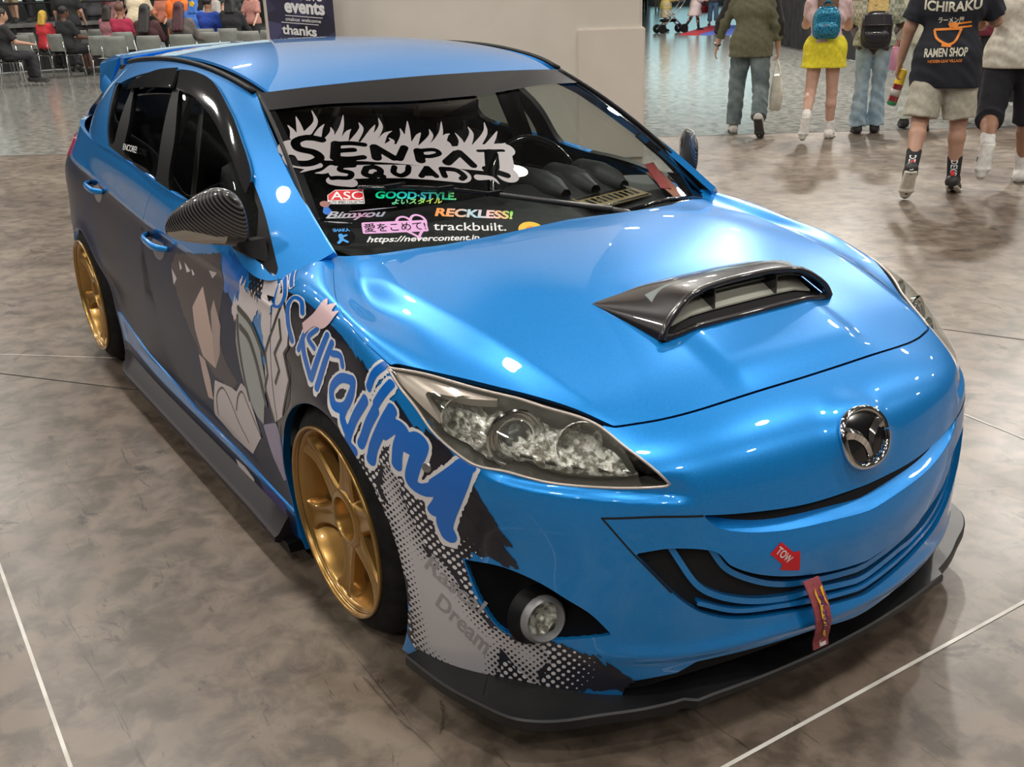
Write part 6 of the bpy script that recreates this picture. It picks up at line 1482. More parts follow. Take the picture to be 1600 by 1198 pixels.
def person(loc, heading, H, label, legs, arms, top, bottom, shoes, skin='light', hair=None, socks=None, vox=.010, lean=0, seat=None, group=None, curl=(14, 14), girth=1.0, hands=True, cat='person'):
    """top: (colour/material, sleeve 0..1, hem height, ease) ; bottom: (kind, colour, lower end, ease, flare)"""
    root = empty('person', loc, R(heading)); tag(root, label, cat, group)
    J = skeleton(H, legs, arms, lean, seat); s = J['s']; g = girth; out = {'root': root, 'J': J}
    def trunk(B, e=0., k=.06):
        B.cone(J['hipl'] + [0, 0, .03 * s], J['hipr'] + [0, 0, .03 * s], .098 * s * g + e, .098 * s * g + e, k, 0, (1.02, 1, 1))
        B.cone(J['waist'] + [0, .045 * s, 0], J['waist'] - [0, .045 * s, 0], .098 * s * g + e, .098 * s * g + e, k)
        B.cone(J['chest'] + [0, .085 * s, 0], J['chest'] - [0, .085 * s, 0], .108 * s * g + e, .108 * s * g + e, k)
        B.cone(J['sho'] + [0, .135 * s, -.01 * s], J['sho'] - [0, .135 * s, .01 * s], .062 * s + e, .062 * s + e, k)
    def arm(B, nm, f=1., e=0., flat=0):
        a, b, c = J['sho' + nm], J['elb' + nm], J['wri' + nm]
        if f <= .5:
            q = a + (b - a) * f * 2; B.cone(a, q, .052 * s * g + e, .046 * s * g + e * 1.5, .03, flat)
        else:
            B.cone(a, b, .052 * s * g + e, .043 * s * g + e, .03); q = b + (c - b) * (f - .5) * 2; B.cone(b, q, .043 * s * g + e, (.043 - .015 * (f - .5) * 2) * s + e, .02, flat)
    def leg(B, nm, f=1., e=0., flare=0., flat=0):
        a, b, c = J['hip' + nm], J['knee' + nm], J['ank' + nm]
        if f <= .5:
            q = a + (b - a) * f * 2; B.cone(a, q, .088 * s * g + e, (.060 + .028 * (1 - f * 2)) * s * g + e + flare, .045 if e == 0 else .012, flat)
        else:
            B.cone(a, b, .088 * s * g + e, .058 * s * g + e, .045 if e == 0 else .015); m = b + (c - b) * .3 - J['fd' + nm] * .012 * s
            q = b + (c - b) * (f - .5) * 2
            if e < .012: B.cone(b, m, .055 * s * g + e, .056 * s * g + e, .02); B.cone(m, q, .056 * s * g + e, .037 * s + e + flare, .02, flat)
            else: B.cone(b, q, .057 * s * g + e, .046 * s * g + e + flare, .02, flat)
    B = Body(vox * .9)
    trunk(B)
    B.cone(J['neck'], J['head'], .055 * s, .052 * s, .03)
    hd = unit(J['top'] - J['neck']); fx = np.array([hd[2], 0, -hd[0]])
    B.cone(J['head'] + hd * .01, J['top'], .080 * s, .086 * s, .03, 0, (1.12, .92, 1.0)); B.cone(J['head'] - hd * .035 * s + fx * .03 * s, J['head'] + fx * .045 * s, .045 * s, .06 * s, .03)
    B.cone(J['head'] + fx * .095 * s + hd * .045 * s, J['head'] + fx * .112 * s + hd * .005 * s, .009 * s, .014 * s, .012)
    for sd in (1, -1): B.cone(J['head'] + [0, sd * .078 * s, .02 * s], J['head'] + [-.01 * s, sd * .084 * s, .05 * s], .012 * s, .016 * s, .008)
    B.cone(J['head'] + fx * .09 * s - hd * .035 * s + np.array([0, .02, 0]), J['head'] + fx * .09 * s - hd * .035 * s - np.array([0, .02, 0]), .012 * s, .012 * s, .01)
    for nm, sd, cu in (('l', 1, curl[0]), ('r', -1, curl[1])):
        arm(B, nm)
        if hands: out['grip' + nm] = hand(B, J, nm, sd, cu, s)
        else:
            w = J['wri' + nm]; e = unit(J['had' + nm]); B.cone(w, w + e * .10 * s, .027 * s, .024 * s, .02)
        leg(B, nm); B.cone(J['ank' + nm], J['heel' + nm], .037 * s, .03 * s, .02); B.cone(J['heel' + nm] + [0, 0, .012], J['ball' + nm] + J['fd' + nm] * .0 + np.array([0, 0, .012]), .028 * s, .026 * s, .02)
    body = B.build('body', SKIN[skin], root); out['body'] = body
    # clothes
    if top:
        m_, sl, hem, ease = top[:4]; m_ = m_ if not isinstance(m_, tuple) else cloth(m_)
        T = Body(vox); trunk(T, ease)
        T.cone(J['pel'] + [0, .055 * s, .0], J['pel'] - [0, .055 * s, 0], .112 * s * g + ease * 1.4, .112 * s * g + ease * 1.4, .05)
        if hem < .9: T.cone(J['pel'] + [0, .07 * s, -.10 * s], J['pel'] - [0, .07 * s, .10 * s], .112 * s * g + ease * 1.5, .112 * s * g + ease * 1.5, .05)
        if hem < .83: T.cone(J['pel'] + [0, .085 * s, -.21 * s], J['pel'] - [0, .085 * s, .21 * s], .108 * s * g + ease * 1.5, .108 * s * g + ease * 1.5, .05)
        for nm in 'lr':
            if sl > 0: arm(T, nm, sl, ease * .85, 1)
        nz = J['neck'][2] + .008 * s; hz = hem * s * 1.0 + (J['hipl'][2] - .92 * s)
        nx, ny = J['neck'][0], J['neck'][1]
        T.cut = [lambda X, Y, Z: np.where(np.hypot(X - nx, Y - ny) < .13 * s, Z - nz, -1.), lambda X, Y, Z: np.where(np.hypot(Y, X) < .235 * s * g + ease, hz - Z, -1.)]
        T.fold = (.0035, 26, loc[0]); out['shirt'] = T.build('shirt', m_, root)
    if bottom:
        kind, m_, end, ease, flare = bottom; m_ = m_ if not isinstance(m_, tuple) else cloth(m_)
        T = Body(vox); T.cone(J['hipl'] + [0, 0, .05 * s], J['hipr'] + [0, 0, .05 * s], .100 * s * g + ease * .6, .100 * s * g + ease * .6, .05); wz = J['pel'][2] + .10 * s
        T.cone(J['waist'] + [0, .04, 0], J['waist'] - [0, .04, 0], .098 * s * g + .008, .098 * s * g + .008, .05)
        if kind == 'skirt':
            for nm in 'lr':
                a, b = J['hip' + nm], J['knee' + nm]; q = a + (b - a) * end; q = q * [.6, 1, 1]; T.cone(a * [.6, 1, 1], q, .10 * s + ease, .105 * s + flare, .12)
            qz = min(J['kneel'][2], J['kneer'][2]) * end + J['hipl'][2] * (1 - end); T.cut = [lambda X, Y, Z: Z - wz, lambda X, Y, Z: qz - Z]
        else:
            for nm in 'lr': leg(T, nm, end, ease, flare, 1)
            T.cut = [lambda X, Y, Z: np.where(np.hypot(X - J['pel'][0], Y) < .2 * s, Z - wz, -1.)]
        T.fold = (.005 if kind == 'trousers' else .003, 22, loc[1]); out['bottom'] = T.build(kind, m_, root)
    for nm in 'lr':
        fd, dn = J['fd' + nm], J['dn' + nm]
        if socks:
            T = Body(vox * .8); a, c = J['ank' + nm], J['knee' + nm]; q = a + (c - a) * socks[1]; T.cone(a - (c - a) * .06, q, .040 * s + .004, (.041 + .02 * socks[1]) * s + .004, .01, 1); T.cone(a, J['heel' + nm] - fd * .004, .040 * s, .036 * s, .01); T.build('sock', cloth(socks[0]) if isinstance(socks[0], tuple) else socks[0], root)
        if shoes:
            up_, so_ = shoes[:2]; T = Body(vox * .8); sd = 1 if nm == 'l' else -1
            T.cone(J['heel' + nm] - dn * .014 * s, J['ball' + nm] - dn * .012 * s, .040 * s, .043 * s, .03); T.cone(J['heel' + nm] - dn * .02 * s - fd * .006 * s, J['ank' + nm] + fd * .005 - dn * .0, .042 * s, .047 * s, .03); T.cone(J['ball' + nm] - dn * .008 * s, J['toe' + nm] - dn * .004 * s, .043 * s, .034 * s, .02); T.cone(J['ank' + nm] + fd * .02 * s, J['ball' + nm] - dn * .02 * s, .042 * s, .036 * s, .03)
            sh = T.build('shoe', cloth(up_) if isinstance(up_, tuple) else up_, root)
            S = Body(vox * .7); hz = J['heel' + nm] + dn * .010 * s; bz = J['ball' + nm] + dn * .010 * s; tz = J['toe' + nm] + dn * .008 * s
            for q in (-.014, .014):
                o = np.array([0, q * s, 0]); S.cone(hz + o, bz + o * 1.4, .030 * s, .033 * s, .02, 0, (1, 1, .5)); S.cone(bz + o * 1.4, tz + o * .6, .033 * s, .030 * s, .02, 0, (1, 1, .5))
            S.build('shoe_sole', cloth(so_) if isinstance(so_, tuple) else so_, sh)
    if hair:
        kind, m_ = hair; m_ = cloth(m_, .6) if isinstance(m_, tuple) else m_; T = Body(vox); hd_ = J['head']
        T.cone(hd_ - fx * .012 * s + hd * .05 * s, J['top'] - fx * .015 * s + hd * .005 * s, .086 * s, .096 * s, .03, 0, (1.10, .98, 1.0))
        if kind != 'short':
            b = {'long': .34, 'mid': .16, 'bun': .0}[kind]
            if kind == 'bun': T.cone(J['top'] - fx * .03 + hd * .09 * s, J['top'] - fx * .03 + hd * .10 * s, .05 * s, .05 * s, .02)
            else:
                for q in (-.055, 0, .055): T.cone(hd_ - fx * .05 * s + [0, q * s, 0], hd_ - fx * (.08 + .06 * (b > .2)) * s - hd * b * s + np.array([0, q * 1.3 * s, 0]), .052 * s, .034 * s, .04)
        hx, hy, hz = J['head']
        T.cut = [lambda X, Y, Z: np.where(Z > hz - .14 * s, (X - hx) - .055 * s - np.maximum(0, (Z - hz - .065 * s)) * 1.6, -1.)]
        T.fold = (.003, 60, 1.0); out['hair'] = T.build('hair', m_, root)
    return out
def on_cloth(name, target, V, F, m_, parent, off=.004, direction=(1, 0, 0)):
    """lays flat figure-space points (x, y, z seen from behind) onto a garment"""
    me = target.data; bv = BVHTree.FromPolygons([v.co.copy() for v in me.vertices], [tuple(p.vertices) for p in me.polygons]); d = Vector(direction); P = []
    for v in V:
        o = Vector(v) - d * 1.0; hit = bv.ray_cast(o, d)
        P.append((hit[0] if hit[0] is not None else Vector(v)) - d * off)
    return mesh_obj(name, P, F, m_, parent, False)
def back_text(o, s, z, height, width, m_, bold=.02, y0=0, arch=0, tilt=0):
    V, F = text_shape(s, 1, bold); lo, hi = V.min(0), V.max(0); V = (V - lo) / np.maximum(hi - lo, 1e-9) - [.5, .5, 0]; V3, F = refine(np.c_[V[:, 0] * width, V[:, 1] * height, V[:, 1] * 0], F, .03)
    return on_cloth('lettering', o['shirt'], [(-.3, y0 - x, z + y - arch * x * x + tilt * x) for x, y, _ in V3], F, m_, o['root'])
# ------------------------------------------------------------------ people walking away on the right
DENIM = noise_color(mat('pale_denim', (.25, .36, .44), .8), (.17, .26, .33), (.38, .48, .55), 7)
CARGO = noise_color(mat('slate_cargo', (.11, .15, .16), .8), (.07, .10, .11), (.17, .21, .22), 8)
PLAID = mat('plaid_cloth', (.5, .5, .4), .85)
def plaid(m, c1, c2):
    nt, N, L, b = nodes(m); tc = nn(nt, 'ShaderNodeTexCoord'); ch = nn(nt, 'ShaderNodeTexChecker', Scale=26.0); ch.inputs[1].default_value = (*c1, 1); ch.inputs[2].default_value = (*c2, 1)
    L.new(tc.outputs['Object'], ch.inputs[0]); L.new(ch.outputs[0], b.inputs['Base Color'])
plaid(PLAID, (.46, .46, .36), (.24, .27, .20))
olive = person((-6.02, 6.80, 0), 131, 1.76, 'person in an olive long-sleeved top and slate cargo trousers carrying a white tote bag', [(6, 4, 6, 0), (-10, 34, 5, -12)], [(4, 26, 16, 4), (0, 15, 16, 0)], ((.115, .115, .07), .82, .80, .026), ('trousers', CARGO, .97, .028, .008), ((.50, .48, .45), (.05, .045, .04)), 'fair', ('short', (.05, .03, .02)), vox=.0105, curl=(16, 34))
for nm in 'lr':  # black panels running down the sleeves
    J = olive['J']; T = Body(.0105); o = np.array([-.0, .020 if nm == 'l' else -.020, .012]); T.cone(J['sho' + nm] + o, J['elb' + nm] + o, .068, .060, .02); T.cone(J['elb' + nm] + o, J['elb' + nm] + (J['wri' + nm] - J['elb' + nm]) * .5 + o, .060, .054, .02, 1); T.build('sleeve_panel', cloth((.012, .012, .014)), olive['root'])
wb = MB(); J = olive['J']; e = unit(J['had' + 'l']); w = J['wril'] - e * .01
wb.tube([w - e * .012, w + e * .012], .036, 14); wb.build('watch', MT['gloss_black'], olive['root'], True)
yel = person((-5.23, 7.05, 0), 128, 1.66, 'person in a bright yellow mini skirt and pale pink top wearing a blue backpack', [(-8, 44, 4, -30), (4, 2, 2, 0)], [(38, 10, 70, -20), (30, 8, 60, -15)], ((.62, .45, .45), .28, 1.0, .012), ('skirt', (.72, .62, .03), .40, .016, .035), ((.72, .68, .64), (.74, .72, .68)), 'fair', ('long', (.12, .06, .03)), ((.70, .68, .66), .28), vox=.0105)
blo = person((-5.12, 7.68, 0), 131, 1.67, 'person with long blond hair in plaid shirt and pale jeans wearing a black backpack', [(3, 2, 1, 0), (10, 8, 0, 0)], [(24, 12, 40, -12), (20, 16, 46, -14)], (PLAID, .42, .93, .030), ('trousers', DENIM, .99, .012, .040), ((.03, .03, .03), (.03, .03, .03)), 'deep', ('long', (.62, .44, .16)), vox=.0105)
J = blo['J']; T = Body(.011)
for q in (-.05, -.015, .02): T.cone(J['head'] + [-.09, q, 0], J['chest'] + [-.155, q * 1.1, -.16], .045, .016, .03)
T.fold = (.004, 55, 2.); T.build('hair_length', cloth((.62, .44, .16), .6), blo['root'])
def heart_patch(o, y, z, r):
    th = np.linspace(0, 2 * math.pi, 28, endpoint=False); P = [(-.3, y + r * math.sin(t) ** 3, z + r * (13 * math.cos(t) - 5 * math.cos(2 * t) - 2 * math.cos(3 * t) - math.cos(4 * t)) / 16) for t in th] + [(-.3, y, z)]
    on_cloth('heart_patch', o['bottom'], P, [(i, (i + 1) % 28, 28) for i in range(28)], MT['red'], o['root'], .004)
heart_patch(blo, .085, .93, .042)
SHO = mat('shoe_black', (.025, .022, .022), .5)
ich = person((-2.62, 5.30, 0), 123, 1.80, 'person in a black ramen shop shirt and beige shorts holding a sports drink bottle', [(-10, 30, 6, -16), (4, 6, 5, -14)], [(2, 19, 12, 4), (26, 22, 62, -12)], ((.012, .014, .022), .42, .72, .030), ('shorts', (.44, .41, .33), .47, .034, .022), (SHO, (.66, .62, .52)), 'light', ('short', (.08, .05, .03)), ((.02, .02, .022), .40), vox=.0095, curl=(30, 20), girth=1.03)
CREAM = mat('cream_print', (.66, .62, .50), .7)
back_text(ich, 'ICHIRAKU', 1.352, .070, .38, CREAM, .03, 0, -.55)
back_text(ich, 'ラーメン屋', 1.262, .042, .17, CREAM, .02, .0)
back_text(ich, 'RAMEN SHOP', 1.045, .062, .29, CREAM, .03, .01, 0, .03)
back_text(ich, 'HIDDEN LEAF VILLAGE', .985, .020, .23, MT['orange'], .02, .01, 0, .03)
def ich_draw(pts, r):
    P = crom(pts, 6) if len(pts) > 2 else np.linspace(pts[0], pts[1], 10); V = []; F = []
    for i, p in enumerate(P):
        t = P[min(i + 1, len(P) - 1)] - P[max(i - 1, 0)]; n = np.array([-t[1], t[0]]) / (np.linalg.norm(t) + 1e-9) * r
        for q in (p - n, p + n): V.append((-.3, -q[0], q[1]))
    F = [(2 * i, 2 * i + 1, 2 * i + 3, 2 * i + 2) for i in range(len(P) - 1)]
    on_cloth('bowl_print', ich['shirt'], V, F, MT['orange'], ich['root'], .004)
for pts, r in (([(-.105, 1.200), (.075, 1.205)], .008), ([(-.105, 1.200), (-.085, 1.145), (-.03, 1.108), (.01, 1.100), (.045, 1.125), (.075, 1.205)], .008), ([(-.045, 1.095), (.02, 1.090)], .010), ([(-.01, 1.222), (.01, 1.232), (.05, 1.222)], .017), ([(.03, 1.236), (.135, 1.248)], .006), ([(.05, 1.212), (.14, 1.220)], .006)): ich_draw(pts, r)
for nm, tx in (('l', 'DEKU'), ('r', 'DEKU')):
    J = ich['J']; a, k = J['ank' + nm], J['knee' + nm]; V, F = text_shape(tx, 1, .02); V = (V - V.min(0)) / np.maximum(V.max(0) - V.min(0), 1e-9)
    tgt = [c for c in ich['root'].children if c.name.startswith('sock')][0 if nm == 'l' else 1]
    P = [np.array(a) + (np.array(k) - a) * (.34 - .27 * v[0]) + np.array([-.3, .024 - .048 * (1 - v[1]) + 0, 0]) for v in V]
    on_cloth('lettering', tgt, P, F, WHT, ich['root'], .003)
    q = MB(); d = J['ank' + nm] - J['fd' + nm] * .055; q.tube([d + J['dn' + nm] * .005, d - J['dn' + nm] * .055], [.022, .012], 8); q.build('heel_tab', MT['red'], ich['root'], True)
whi = person((-2.55, 6.09, 0), 126, 1.82, 'person in a white t-shirt and black shorts at the right edge', [(-10, 52, 7, -28), (6, 4, 5, 0)], [(18, 20, 78, -10), (10, 14, 30, 0)], ((.66, .62, .53), .42, .84, .034), ('shorts', (.014, .015, .022), .56, .036, .020), ((.72, .70, .66), (.70, .68, .62)), 'tan', ('short', (.02, .015, .012)), ((.72, .70, .68), .42), vox=.0105, girth=1.05)
for nm in 'lr':
    J = whi['J']; q = MB(); sd = 1 if nm == 'l' else -1
    for y in (1, -1):
        p = J['ank' + nm] + J['fd' + nm] * .05 + np.array([0, y * .044, 0]) + J['dn' + nm] * .02; q.tube([p, p + J['fd' + nm] * .03 + J['dn' + nm] * .02], .012, 6)
    q.build('shoe_stripe', MT['gloss_black'], whi['root'])
cre = person((-5.02, 8.34, 0), 130, 1.64, 'person in a cream knit top and white trousers half hidden by the black ramen shirt', [(3, 2, 1, 0), (-8, 20, 1, -10)], [(6, 14, 20, 0), (10, 12, 30, 0)], ((.58, .56, .44), .8, .92, .030), ('trousers', (.62, .63, .56), .97, .022, .02), ((.03, .03, .03), (.05, .05, .05)), 'light', ('long', (.05, .03, .02)), vox=.012)
mar = person((-4.95, 9.25, 0), 128, 1.72, 'person in a dark maroon top and black trousers beyond the white shirt', [(3, 2, 1, 0), (-8, 20, 1, -10)], [(8, 10, 50, -10), (30, 14, 62, -10)], ((.13, .015, .03), .8, .92, .026), ('trousers', (.015, .015, .018), .97, .02, .01), ((.03, .03, .03), (.05, .05, .05)), 'tan', ('mid', (.02, .015, .01)), vox=.012)
# things they carry
def fig_pt(o, p): return o['root'].matrix_basis @ Vector(p)
def held(name, o, label, cat, at):
    bpy.context.view_layer.update(); e = empty(name, tuple(Matrix.Translation(o['root'].location) @ Matrix.Rotation(o['root'].rotation_euler.z, 4, 'Z') @ Vector(at)), o['root'].rotation_euler.z); return tag(e, label, cat)
g = olive['gripr']; tb = held('tote_bag', olive, 'white tote bag with blue and yellow print hanging from the hand of the olive top', 'bag', (g[0], g[1], g[2] - .02))
b = MB(); rr = []
for z, wx, wy in ((-.19, .125, .045), (-.30, .135, .060), (-.42, .135, .070), (-.53, .120, .062), (-.55, .10, .05)):
    rr.append([(wx * math.copysign(abs(math.cos(t)) ** .5, math.cos(t)), -.03 + wy * math.copysign(abs(math.sin(t)) ** .6, math.sin(t)), z + .01 * math.cos(2 * t)) for t in np.linspace(0, 2 * math.pi, 24, endpoint=False)])
b.loft(rr); b.build('bag_body', noise_color(mat('tote_canvas', (.62, .62, .55), .8), (.55, .55, .48), (.68, .67, .60), 14), tb, True, 60)
for y in (-.07, .01):
    h = MB(); h.tube(crom([(.06, y, -.20), (.035, -.015 + y * .4, -.08), (0, y * .15, .012), (-.035, -.015 + y * .4, -.08), (-.06, y, -.20)], 5), .009, 6); h.build('handle', cloth((.62, .62, .55)), tb, True)
for c, x0, x1, z0, z1 in ((MT['blue_vinyl'], .0, .09, -.34, -.27), (MT['yellow'], -.09, -.02, -.42, -.33), (MT['blue_vinyl'], -.06, .07, -.48, -.43)):
    q = MB(); q.add([(x0, -.107, z0), (x1, -.107, z0), (x1, -.103, z1), (x0, -.103, z1)], [(0, 1, 2, 3)]); q.build('bag_print', c, tb)
def backpack(o, label, mt, w, hgt, dp, z, extra=None):
    e = held('backpack', o, label, 'backpack', (-.17, 0, z)); B_ = Body(.009)
    for zz in (-hgt * .34, -hgt * .1, hgt * .14): B_.cone((0, w * .28, zz), (0, -w * .28, zz), w * .24, w * .24, .05, 0, (dp / (w * .48), 1, 1.1))
    B_.cone((0, w * .16, hgt * .30), (0, -w * .16, hgt * .30), w * .22, w * .22, .05, 0, (dp / (w * .5), 1, 1)); B_.build('bag_body', mt, e)
    P_ = Body(.009); P_.cone((-dp * .42, w * .2, -hgt * .22), (-dp * .42, -w * .2, -hgt * .22), .07, .07, .02, 0, (.45, 1, 1)); P_.build('front_pocket', mt, e)
    h = MB(); h.tube(crom([(.03, .035, hgt * .5), (.02, .03, hgt * .60), (.02, 0, hgt * .64), (.02, -.03, hgt * .60), (.03, -.035, hgt * .5)], 4), .009, 6); h.build('handle', mt, e, True)
    for sd in (1, -1):
        s_ = MB(); s_.tube(crom([(.04, sd * w * .25, hgt * .44), (.08, sd * .10, hgt * .5 + .10), (.17, sd * .105, hgt * .5 + .13), (.27, sd * .11, hgt * .45), (.24, sd * .14, -.02), (.08, sd * w * .42, -hgt * .38)], 5), .012, 6); s_.build('strap', mt, e, True)
    z_ = MB(); z_.tube(crom([(-dp * .62, w * .22, -hgt * .12), (-dp * .74, 0, -hgt * .09), (-dp * .62, -w * .22, -hgt * .12)], 4), .004, 5); z_.build('zip', MT['chrome'], e, True)
    return e
SEQ = noise_color(mat('blue_sequin', (.02, .17, .30), .25, .4), (.006, .08, .16), (.05, .33, .52), 90, lo=.4, hi=.6)
BKP = mat('black_leatherette', (.014, .013, .018), .32, 0, .3)
backpack(yel, 'small blue sequin backpack worn over the pink top', SEQ, .25, .30, .10, 1.17)
bp2 = backpack(blo, 'black backpack with studded flap worn by the blond-haired person', BKP, .29, .36, .11, 1.08)
f_ = MB(); f_.loft([[(-.075 - .02 * (1 - (y / .13) ** 2) - q * .012, y, .135 - q * .10) for y in np.linspace(-.13, .13, 9)] for q in (0, .5, 1.)], False, False); fo = f_.build('flap', mat('flap_leather', (.035, .033, .04), .22, 0, .6), bp2, True)
for y in np.linspace(-.12, .12, 13): s_ = MB(); s_.lathe([(.0001, -.004), (.004, 0)], 6, 'X', (-.092 - .02 * (1 - (y / .13) ** 2), y, .04)); s_.build('stud', MT['chrome'], fo)
g = ich['gripl']; bt_ = held('drink_bottle', ich, 'red sports drink bottle with yellow cap held beside the beige shorts', 'bottle', (g[0] + .01, g[1] - .005, g[2] - .02))
T_ = Matrix.Rotation(R(14), 4, 'X')
for nm, prof, c in (('bottle_cap', [(.0001, .05), (.022, .05), (.030, .03), (.034, -.02), (.036, -.05), (.036, -.06)], MT['yellow']), ('bottle_body', [(.036, -.06), (.037, -.08), (.034, -.10), (.037, -.13), (.037, -.19)], mat('red_drink', (.22, .012, .012), .15, 0, 1)), ('bottle_label', [(.0376, -.10), (.0380, -.10), (.0380, -.15), (.0376, -.15)], mat('bottle_label', (.45, .40, .36), .4)), ('bottle_foot', [(.037, -.19), (.036, -.215), (.028, -.222), (.0001, -.222)], mat('green_foot', (.03, .22, .10), .3))):
    q = MB(); q.lathe(prof, 20); q.V = [T_ @ Vector(v) for v in q.V]; q.build(nm, c, bt_, True)
g = cre['gripl']; pb_ = held('handbag', cre, 'round pink handbag hanging beside the cream top', 'bag', (g[0] - .05, g[1] + .03, g[2] + .10))
PKB = mat('pink_bag', (.68, .28, .40), .35, 0, .3)
q = MB(); q.lathe([(.0001, -.035), (.11, -.035), (.125, -.02), (.125, .02), (.11, .035), (.0001, .035)], 28, 'X', (-.08, 0, -.16)); q.build('bag_body', PKB, pb_, True, 50)
q = MB(); q.tube(crom([(-.08, -.07, -.06), (-.07, -.04, .02), (-.06, 0, .05), (-.07, .04, .02), (-.08, .07, -.06)], 4), .007, 6); q.build('handle', PKB, pb_, True)
g = mar['gripr']; cu = held('paper_cup', mar, 'white paper cup held by the person in the maroon top', 'cup', (g[0], g[1], g[2]))
q = MB(); q.lathe([(.0001, -.06), (.032, -.06), (.042, .06), (.040, .06), (.031, -.05)], 20); q.build('cup_body', WHT, cu, True); q = MB(); q.lathe([(.044, .058), (.044, .066), (.02, .07), (.0001, .07)], 20); q.build('cup_lid', WHT, cu, True)
# ------------------------------------------------------------------ curtain, banner
CURT = noise_color(mat('black_drape', (.014, .013, .014), .85), (.009, .009, .010), (.022, .021, .022), 5)
def curtain(a, b, label, ph):
    a, b = Vector((*a, 0)), Vector((*b, 0)); d = b - a; L = d.length; d /= L; n = Vector((-d.y, d.x, 0)); N = int(L / .035)
    mb = MB(); rr = []
    for k in range(N + 1):
        s = L * k / N; w = .045 * math.sin(s * 26 + ph) + .02 * math.sin(s * 9.7 + 1 + ph); p = a + d * s
        rr.append([p + n * w * q + Vector((0, 0, z)) for z, q in ((.02, 1.15), (1.2, 1.0), (2.5, .5))])
    mb.loft(rr, False, False); t = mb.build('curtain', CURT, None, True); tag(t, label, 'curtain'); return t
curtain((-17.64, 19.87), (-11.9, 16.05), 'black pleated drape seen between the olive top and the yellow skirt', 0)
curtain((-11.75, 15.95), (-8.2, 13.2), 'black pleated drape behind the pale jeans and the cream top', 1)
curtain((-8.05, 13.05), (-4.6, 10.4), 'black pleated drape between the black ramen shirt and the white t-shirt', 2)
bn = empty('banner_stand', (-6.80, 1.99, 0), label='dark roll-up banner with white lettering standing in front of the beige column', cat='banner')
BA, BB = Vector((-6.83, 1.73, 0)), Vector((-6.46, 2.185, 0)); BD = (BB - BA); BW = BD.length; BD = BD / BW; BNn = Vector((BD.y, -BD.x, 0))
if BNn.dot(Vector((2.15, -1.7, 0)) - BA) < 0: BNn = -BNn
BO = Vector((-6.80, 1.99, 0))
def bpos(x, z, h=0): return BA + BD * x * BW + BNn * h + Vector((0, 0, z)) - BO
HEXM = mat('banner_print', (.02, .018, .05), .5)
nt, N, L, b = nodes(HEXM); tc = nn(nt, 'ShaderNodeTexCoord'); vo = nn(nt, 'ShaderNodeTexVoronoi', Scale=7.0); L.new(tc.outputs['Object'], vo.inputs['Vector']); cr = nn(nt, 'ShaderNodeValToRGB')
e_ = cr.color_ramp.elements; e_[0].color = (.012, .011, .022, 1); e_[1].color = (.075, .07, .16, 1); sx = nn(nt, 'ShaderNodeSeparateColor'); L.new(vo.outputs['Color'], sx.inputs[0]); L.new(sx.outputs[0], cr.inputs[0]); L.new(cr.outputs[0], b.inputs['Base Color'])
q = MB(); q.loft([[bpos(x, z, h) for x, h in ((0, 0), (1, 0), (1, -.006), (0, -.006))] for z in (.08, .6, 1.2, 1.8, 2.05)]); q.build('banner_sheet', HEXM, bn)
q = MB(); q.loft([[bpos(x, z, h) for z, h in ((.0, .10), (.09, .10), (.09, -.10), (.0, -.10))] for x in (-.02, 1.02)]); q.build('base', MT['satin'], bn)
q = MB(); q.tube([bpos(.5, .08, -.04), bpos(.5, 2.08, -.04)], .012, 8); q.build('pole', MT['satin'], bn); q = MB(); q.tube([bpos(-.01, 2.06, 0), bpos(1.01, 2.06, 0)], .014, 8); q.build('top_rail', MT['satin'], bn)
def btext(s, x0, x1, z0, z1, sl=-.10, bold=.025):
    V, F = text_shape(s, 1, bold); V = (V - V.min(0)) / np.maximum(V.max(0) - V.min(0), 1e-9)
    mesh_obj('lettering', [bpos(x0 + (x1 - x0) * v[0], z0 + (z1 - z0) * v[1] + sl * (v[0] * (x1 - x0)) * BW, .004) for v in V], F, WHT, bn, False)
btext('automotive', .02, .84, 1.555, 1.625); btext('events', .27, .87, 1.43, 1.535, bold=.04); btext('otakus welcome', .27, .80, 1.365, 1.395, bold=.01)
btext('thanks', .20, .72, 1.255, 1.335, bold=.03); btext('4 your time', .10, .95, 1.15, 1.225, bold=.03)
for z, x0, x1 in ((1.405, .27, .83), (1.350, .20, .76)):
    q = MB(); q.add([bpos(x0, z, .004), bpos(x1, z - .1 * (x1 - x0) * BW, .004), bpos(x1, z + .006 - .1 * (x1 - x0) * BW, .004), bpos(x0, z + .006, .004)], [(0, 1, 2, 3)]); q.build('rule_line', WHT, bn)
